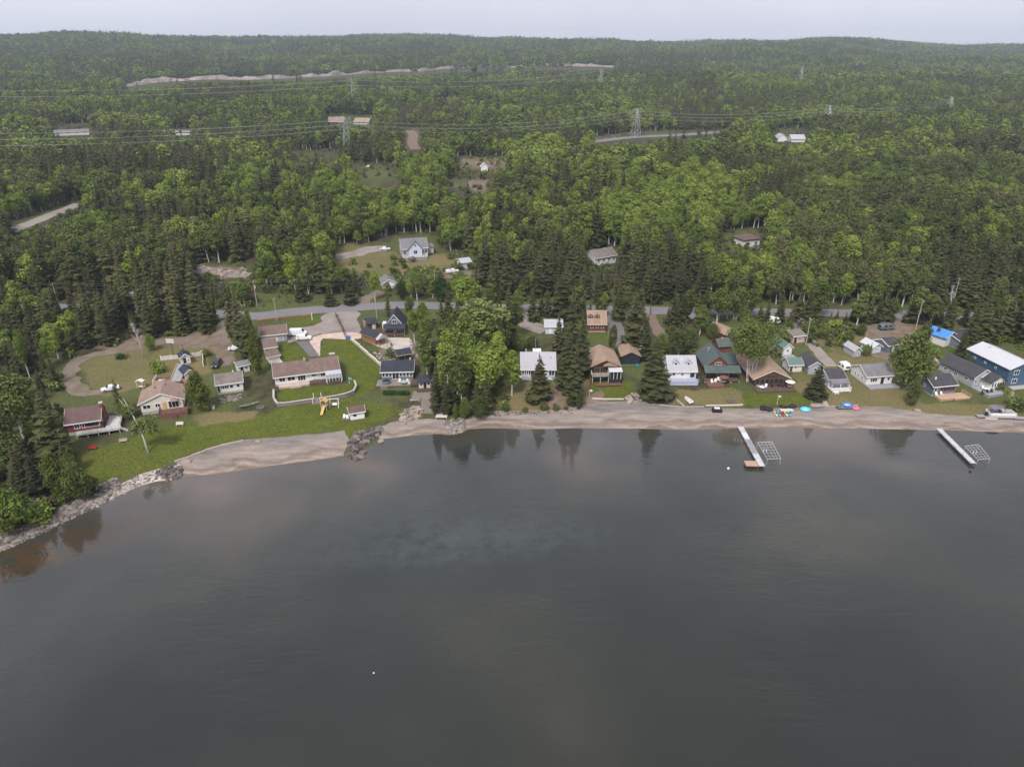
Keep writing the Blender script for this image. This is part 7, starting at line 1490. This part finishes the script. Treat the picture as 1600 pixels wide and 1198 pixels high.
wall_run('garden_wall', 'pale curb along the lawn beside the blue house', [(1460,560),(1470,570),(1478,580)], .25, .4, 'pale_concrete', None, 'edging', -.2)
def beach_stairs():
    p = G(668, 646); o = thing('beach_stairs', 'broad weathered wooden stairs and deck going down to the beach', 'stairs', p, R(0)); z1 = tz(p.x, p.y + 12) - p.z
    MB().box(-5.2, 2.8, 6.2, 11.5, z1 - .6, z1 + .2).build('landing', 'weathered_deck', o)
    for i in range(14): t = i / 13; MB().box(-2.2, 2.6, .45 * i, .45 * i + .43, z1 * t - .2, z1 * t + .2 * (t) + .12).build('step', 'weathered_deck', o)
    for x in (-2.3, 2.7):
        for y in (0, 3, 6): t = y / 6; MB().box(x - .07, x + .07, y - .07, y + .07, z1 * t - .3, z1 * t + 1.1).build('post', 'brown_deck', o)
    MB().obox((-5.2, 8.8, z1 + .9), .08, 5.2, .1).build('railing', 'brown_deck', o)
beach_stairs()
platform('sun_lounger', 'pale lounger beside the wooden beach stairs', 648, 626, 10, 2.4, 1.0, .4, 'pale_glass', 'lounger'); platform('swim_platform', 'pale wooden box platform below the tiny navy roofed shelter', 690, 652, 0, 3.0, 1.8, .5, 'pale_concrete', 'platform')
def hedge():
    p = G(619, 616); rnd = random.Random(8); c = MB()
    for _ in range(1500):
        q = Vector((rnd.uniform(-3.6, 3.6), rnd.uniform(-.7, .7), rnd.uniform(0, .95))); a = Vector((rnd.gauss(0, 1), rnd.gauss(0, 1), rnd.gauss(0, 1))).normalized() * .2; b = a.orthogonal().normalized() * .14; c.add([q - a, q - b, q + a, q + b], [(0, 1, 2, 3)])
    tag(c.build('hedge', 'hedge_green', loc=p), 'low dark hedge below the deck of the navy cottage', 'hedge')
hedge()
# ---------------------------------------------------------------- rocks and driftwood
def rocks(name, label, outline, n, r0, r1, m, seed, flat=.6):
    rnd = random.Random(seed); P = [tuple(G(*p)[:2]) for p in outline]; xs = [p[0] for p in P]; ys = [p[1] for p in P]; b = MB(); k = 0; q = np.random.RandomState(seed); cx, cy_ = q.uniform(min(xs), max(xs), 40000), q.uniform(min(ys), max(ys), 40000); ins = in_poly(cx, cy_, P); cx, cy_ = cx[ins], cy_[ins]
    while k < n:
        x, y = float(cx[k % len(cx)]), float(cy_[k % len(cx)])
        r = r0 + (r1 - r0) * rnd.random() ** 2.2; b.rock((x, y, max(tz(x, y), -.15) + r * .12), r, rnd, flat); k += 1
    return tag(b.build(name, m), label, None, kind='stuff')
rocks('shore_rocks', 'grey riprap stones along the rocky point', [(-40,862),(0,840),(40,822),(85,800),(120,780),(150,762),(180,745),(190,756),(168,782),(110,812),(60,836),(0,862),(-40,884)], 1500, .18, .75, 'stone', 21)
rocks('shore_rocks', 'pale shingle stones along the rocky point', [(-40,868),(0,846),(60,820),(120,790),(160,768),(215,745),(216,760),(168,786),(110,812),(60,836),(0,864),(-40,886)], 700, .12, .4, 'pale_stone', 24)
rocks('shore_rocks', 'dark stones at the end of the grey beach', [(245,738),(265,726),(283,730),(282,747),(262,752)], 170, .25, .8, 'dark_stone', 22); rocks('shore_rocks', 'pebbles on the stony strip below the birch', [(175,768),(215,742),(250,732),(262,740),(240,752),(200,766)], 260, .12, .4, 'stone', 25)
rocks('boulder_groyne', 'dark boulder groyne running into the lake below the beach shed', [(545,694),(556,676),(582,668),(600,668),(590,680),(572,696),(566,716),(552,720),(542,712)], 300, .3, 1.05, 'dark_stone', 23); rocks('boulder_groyne', 'grey rock pile at the shore beside the small bright cedar', [(697,662),(706,654),(724,655),(727,668),(716,678),(700,678)], 170, .3, .85, 'stone', 26)
rocks('rock_outcrop', 'pale rock outcrop beside the wooden beach stairs', [(624,656),(632,640),(648,634),(662,640),(655,652),(636,662)], 130, .35, .95, 'pale_stone', 27, .45); rocks('rock_outcrop', 'pale stone heap below the broad spruce at the beach top', [(974,624),(985,616),(1002,614),(1006,624),(998,632),(980,630)], 60, .3, .9, 'pale_stone', 28)
rocks('garden_rocks', 'stone rockery in front of the small white cottage', [(341,620),(378,616),(377,625),(345,630)], 120, .2, .5, 'stone', 29); rocks('garden_rocks', 'rockery stones and planting behind the navy cottage', [(582,551),(648,548),(655,560),(600,566)], 200, .2, .55, 'pale_stone', 30)
rocks('garden_rocks', 'row of stones beside the small dark brown shed', [(567,498),(571,498),(574,518),(569,518)], 40, .25, .5, 'pale_stone', 31); rocks('beach_debris', 'drift wood and stones along the top of the middle beach', [(750,645),(830,643),(895,640),(895,646),(830,648),(750,650)], 160, .12, .45, 'dark_stone', 32)
rocks('garden_rocks', 'stones on the gravel patio edge of the navy chalet', [(640,530),(650,535),(650,548),(644,547)], 60, .2, .5, 'stone', 33); rocks('rock_outcrop', 'bare boulders in the gravel yard behind the dark spruces', [(310,418),(385,420),(385,430),(312,432)], 90, .4, 1.4, 'pale_stone', 34)
rocks('garden_rocks', 'stones around the lawn of the blue house', [(1566,612),(1585,612),(1585,620),(1568,620)], 40, .2, .6, 'pale_stone', 35)
for k, (u, v, s) in enumerate([(292, 722, 1.2), (596, 690, 1.0), (404, 690, .8), (1434, 642, 1.1)]):
    rnd = random.Random(60 + k); tag(MB().rock((0, 0, .15), s, rnd).build('boulder', 'pale_stone', loc=G(u, v)), ['pale boulder on the sand below the log wall', 'flat pale rock in the shallows beside the groyne', 'pale boulder at the edge of the grey beach', 'pale boulder at the beach top below the olive cedar'][k], 'boulder')
# ---------------------------------------------------------------- poles and wires
POLES = {}
def pole(key, label, u, v, vt, arms=1, m='pole_wood', trans=False, lamp=False, r=.16):
    p = G(u, v); h = height_px(p, vt); o = thing('utility_pole', label, 'utility pole', p); MB().tube([(0, 0, -.5), (0, 0, h)], [r, r * .65], 8).build('pole', m, o)
    for i in range(arms):
        z = h - .4 - i * 1.6; c = MB().box(-.06, .06, -1.1, 1.1, z - .07, z + .07).build('crossarm', m, o)
        for y in (-1.0, 0, 1.0): MB().lathe([(.05, z + .07), (.08, z + .2), (.03, z + .28)], 6, (0, y, 0)).build('insulator', 'concrete', c)
    if trans: MB().tube([(.38, 0, h - 3.0), (.38, 0, h - 1.9)], .28, 10).build('transformer', 'concrete', o)
    POLES[key] = (p, h); return o
pole('a', 'utility pole showing above the left wood', 90, 472, 442); pole('b', 'pale utility pole left of the road bend', 402, 479, 438, trans=True); pole('c', 'utility pole beside the brown roofed garage', 433, 502, 466); pole('d', 'utility pole beside the small dark brown shed', 589, 500, 460)
pole('e', 'utility pole with a transformer above the brown chalet', 941, 468, 428, 2, trans=True); pole('f', 'thin dark pole at the reddish track', 1016, 492, 458, 1, 'dark_pole'); pole('g', 'tall utility pole behind the road in the right wood', 1233, 473, 430, 2, trans=True); pole('h', 'leaning pale pole beside the dirt yard', 1430, 516, 468); pole('i', 'utility pole in the wood at the far right', 1487, 480, 434, 2); pole('j', 'utility pole beside the pink shed', 1259, 538, 497, 1, 'pole_wood'); pole('k', 'short white post on the road verge lawn', 488, 500, 489, 0, 'white_paint')
pole('l', 'utility pole in the wood behind the road near the grey cedars', 680, 462, 424, 2); pole('m', 'aspen-high pole standing at the road behind the log house', 1165, 500, 468, 1)
def wires(a, b, offs, label, r=.028, sag=1.1, m='wire_metal', drop=.15):
    (p, h), (q, g) = a, b; A = p + Vector((0, 0, h - drop)); B = q + Vector((0, 0, g - drop)); d = (B - A); nrm = Vector((-d.y, d.x, 0)).normalized()
    for k, (oy, oz) in enumerate(offs):
        pts = [A.lerp(B, t) + nrm * oy + Vector((0, 0, oz - 4 * sag * t * (1 - t))) for t in [i / 14 for i in range(15)]]; c = pts[0]
        tag(MB().tube([x - c for x in pts], r, 4).build('wire', m, loc=c), label, 'wire', 'wires of the shore road line')
L3 = [(-1.0, 0), (1.0, 0), (0, -1.7)]
ends = {'z0': (G(-160, 500), 11.0), 'z1': (G(1760, 500), 11.0)}
for a, b, lb in (('z0', 'a', 'thin wire over the left picture edge'), ('a', 'b', 'thin wire over the left wood'), ('b', 'l', 'thin wire over the trees behind the shore road'), ('l', 'e', 'thin wire between the poles behind the chalet'), ('e', 'g', 'thin wire between the two transformer poles'), ('g', 'i', 'thin wire over the right wood'), ('i', 'z1', 'thin wire over the right picture edge')): wires(ends.get(a) or POLES[a], ends.get(b) or POLES[b], L3, lb)
wires(POLES['b'], POLES['c'], [(0, 0)], 'single wire crossing the road to the garage pole'); wires(POLES['c'], POLES['d'], [(0, 0)], 'single wire between the garage pole and the chalet pole')
def tower(label, u, v, vt, w=7.0):
    p = G(u, v); H = height_px(p, vt); o = thing('transmission_tower', label, 'tower', p, R(20)); leg = lambda z: w / 2 * (1 - z / H) ** .9 * .92 + .35
    c = [(-1, -1), (1, -1), (1, 1), (-1, 1)]; r = .13; n = 7; zs = [H * (1 - (1 - i / n) ** 1.25) for i in range(n + 1)]
    for sx, sy in c: MB().tube([(sx * leg(z), sy * leg(z), z - (.5 if z == 0 else 0)) for z in zs], [r * 1.3] * n + [r * .8], 4).build('leg', 'steel', o)
    b = MB()
    for i in range(n):
        z0, z1 = zs[i], zs[i + 1]
        for k in range(4):
            a0, a1 = c[k], c[(k + 1) % 4]; b.tube([(a0[0] * leg(z0), a0[1] * leg(z0), z0), (a1[0] * leg(z1), a1[1] * leg(z1), z1)], r * .55, 3); b.tube([(a1[0] * leg(z0), a1[1] * leg(z0), z0), (a0[0] * leg(z1), a0[1] * leg(z1), z1)], r * .55, 3)
    b.build('bracing', 'steel', o)
    for f, l in ((.98, 4.2), (.86, 5.2), (.74, 4.2)):
        z = H * f; q = MB()
        for s in (-1, 1): q.tube([(s * leg(z), 0, z), (s * l, 0, z + .2)], r * .7, 4); q.tube([(s * leg(z), 0, z + 1.1), (s * l, 0, z + .2)], r * .5, 4); q.tube([(s * l, 0, z + .2), (s * l, 0, z - 1.4)], .1, 4)
        q.build('crossarm', 'steel', o)
    return p, H
TW = [tower(l, *a) for l, a in [('steel lattice tower above the far sandy clearing', (544, 243, 184)), ('steel lattice tower beside the highway', (993, 214, 170)), ('far lattice tower in front of the bare rock cut', (553, 166, 123)), ('faint far lattice tower right of the highway', (1290, 207, 165)), ('faint far lattice tower on the right slope', (1480, 184, 152)), ('faint far lattice tower in the middle distance', (938, 144, 108)), ('faint far lattice tower high on the right slope', (1249, 136, 104))]]
def span(A, B, label, group, sag=5, fs=((.98, 4.2), (.86, 5.2), (.74, 4.2)), r=.05):
    (p, H), (q, K) = A, B; ax = Vector((math.cos(R(20)), math.sin(R(20)), 0))
    for f, l in fs:
        for s in (-1, 1):
            a = p + ax * s * l + Vector((0, 0, H * f - 1.2)); b = q + ax * s * l + Vector((0, 0, K * f - 1.2)); pts = [a.lerp(b, t) - a - Vector((0, 0, 4 * sag * t * (1 - t))) for t in [i / 18 for i in range(19)]]
            tag(MB().tube(pts, r, 4).build('transmission_wire', 'bright_wire', loc=a), label, 'wire', group)
lp = G(-330, 292); span((lp, 34.), TW[0], 'high voltage wire running from the left edge to the near lattice tower', 'wires left of the near lattice tower'); span(TW[0], TW[1], 'high voltage wire between the near tower and the highway tower', 'wires between the two near towers', 7)
rp = G(1900, 205); span(TW[1], TW[3], 'high voltage wire right of the highway tower', 'wires right of the highway tower', 5); span(TW[3], TW[4], 'high voltage wire over the far right wood', 'wires over the far right wood', 5)
l2 = G(-200, 190); span((l2, 32.), TW[2], 'far high voltage wire over the left wood', 'far wires over the left wood', 6, ((.98, 4.2), (.8, 4.2)), .07); span(TW[2], TW[5], 'far high voltage wire below the hill', 'far wires below the hill', 8, ((.98, 4.2), (.8, 4.2)), .07)
# ---------------------------------------------------------------- the hazy air
def haze():
    m = bpy.data.materials.new('haze_air'); m.use_nodes = True; nt = m.node_tree; nt.nodes.clear()
    o = nt.nodes.new('ShaderNodeOutputMaterial'); v = nt.nodes.new('ShaderNodeVolumePrincipled')
    v.inputs['Color'].default_value = (.70, .84, .98, 1); v.inputs['Density'].default_value = 1.1e-4; v.inputs['Anisotropy'].default_value = .2
    nt.links.new(v.outputs[0], o.inputs['Volume'])
    MATS['haze_air'] = m
    b = MB().box(-5600, 5600, -3400, 7800, -16, 260).build('haze', 'haze_air'); tag(b, 'thin blue haze in the air', None, kind='stuff')
haze()
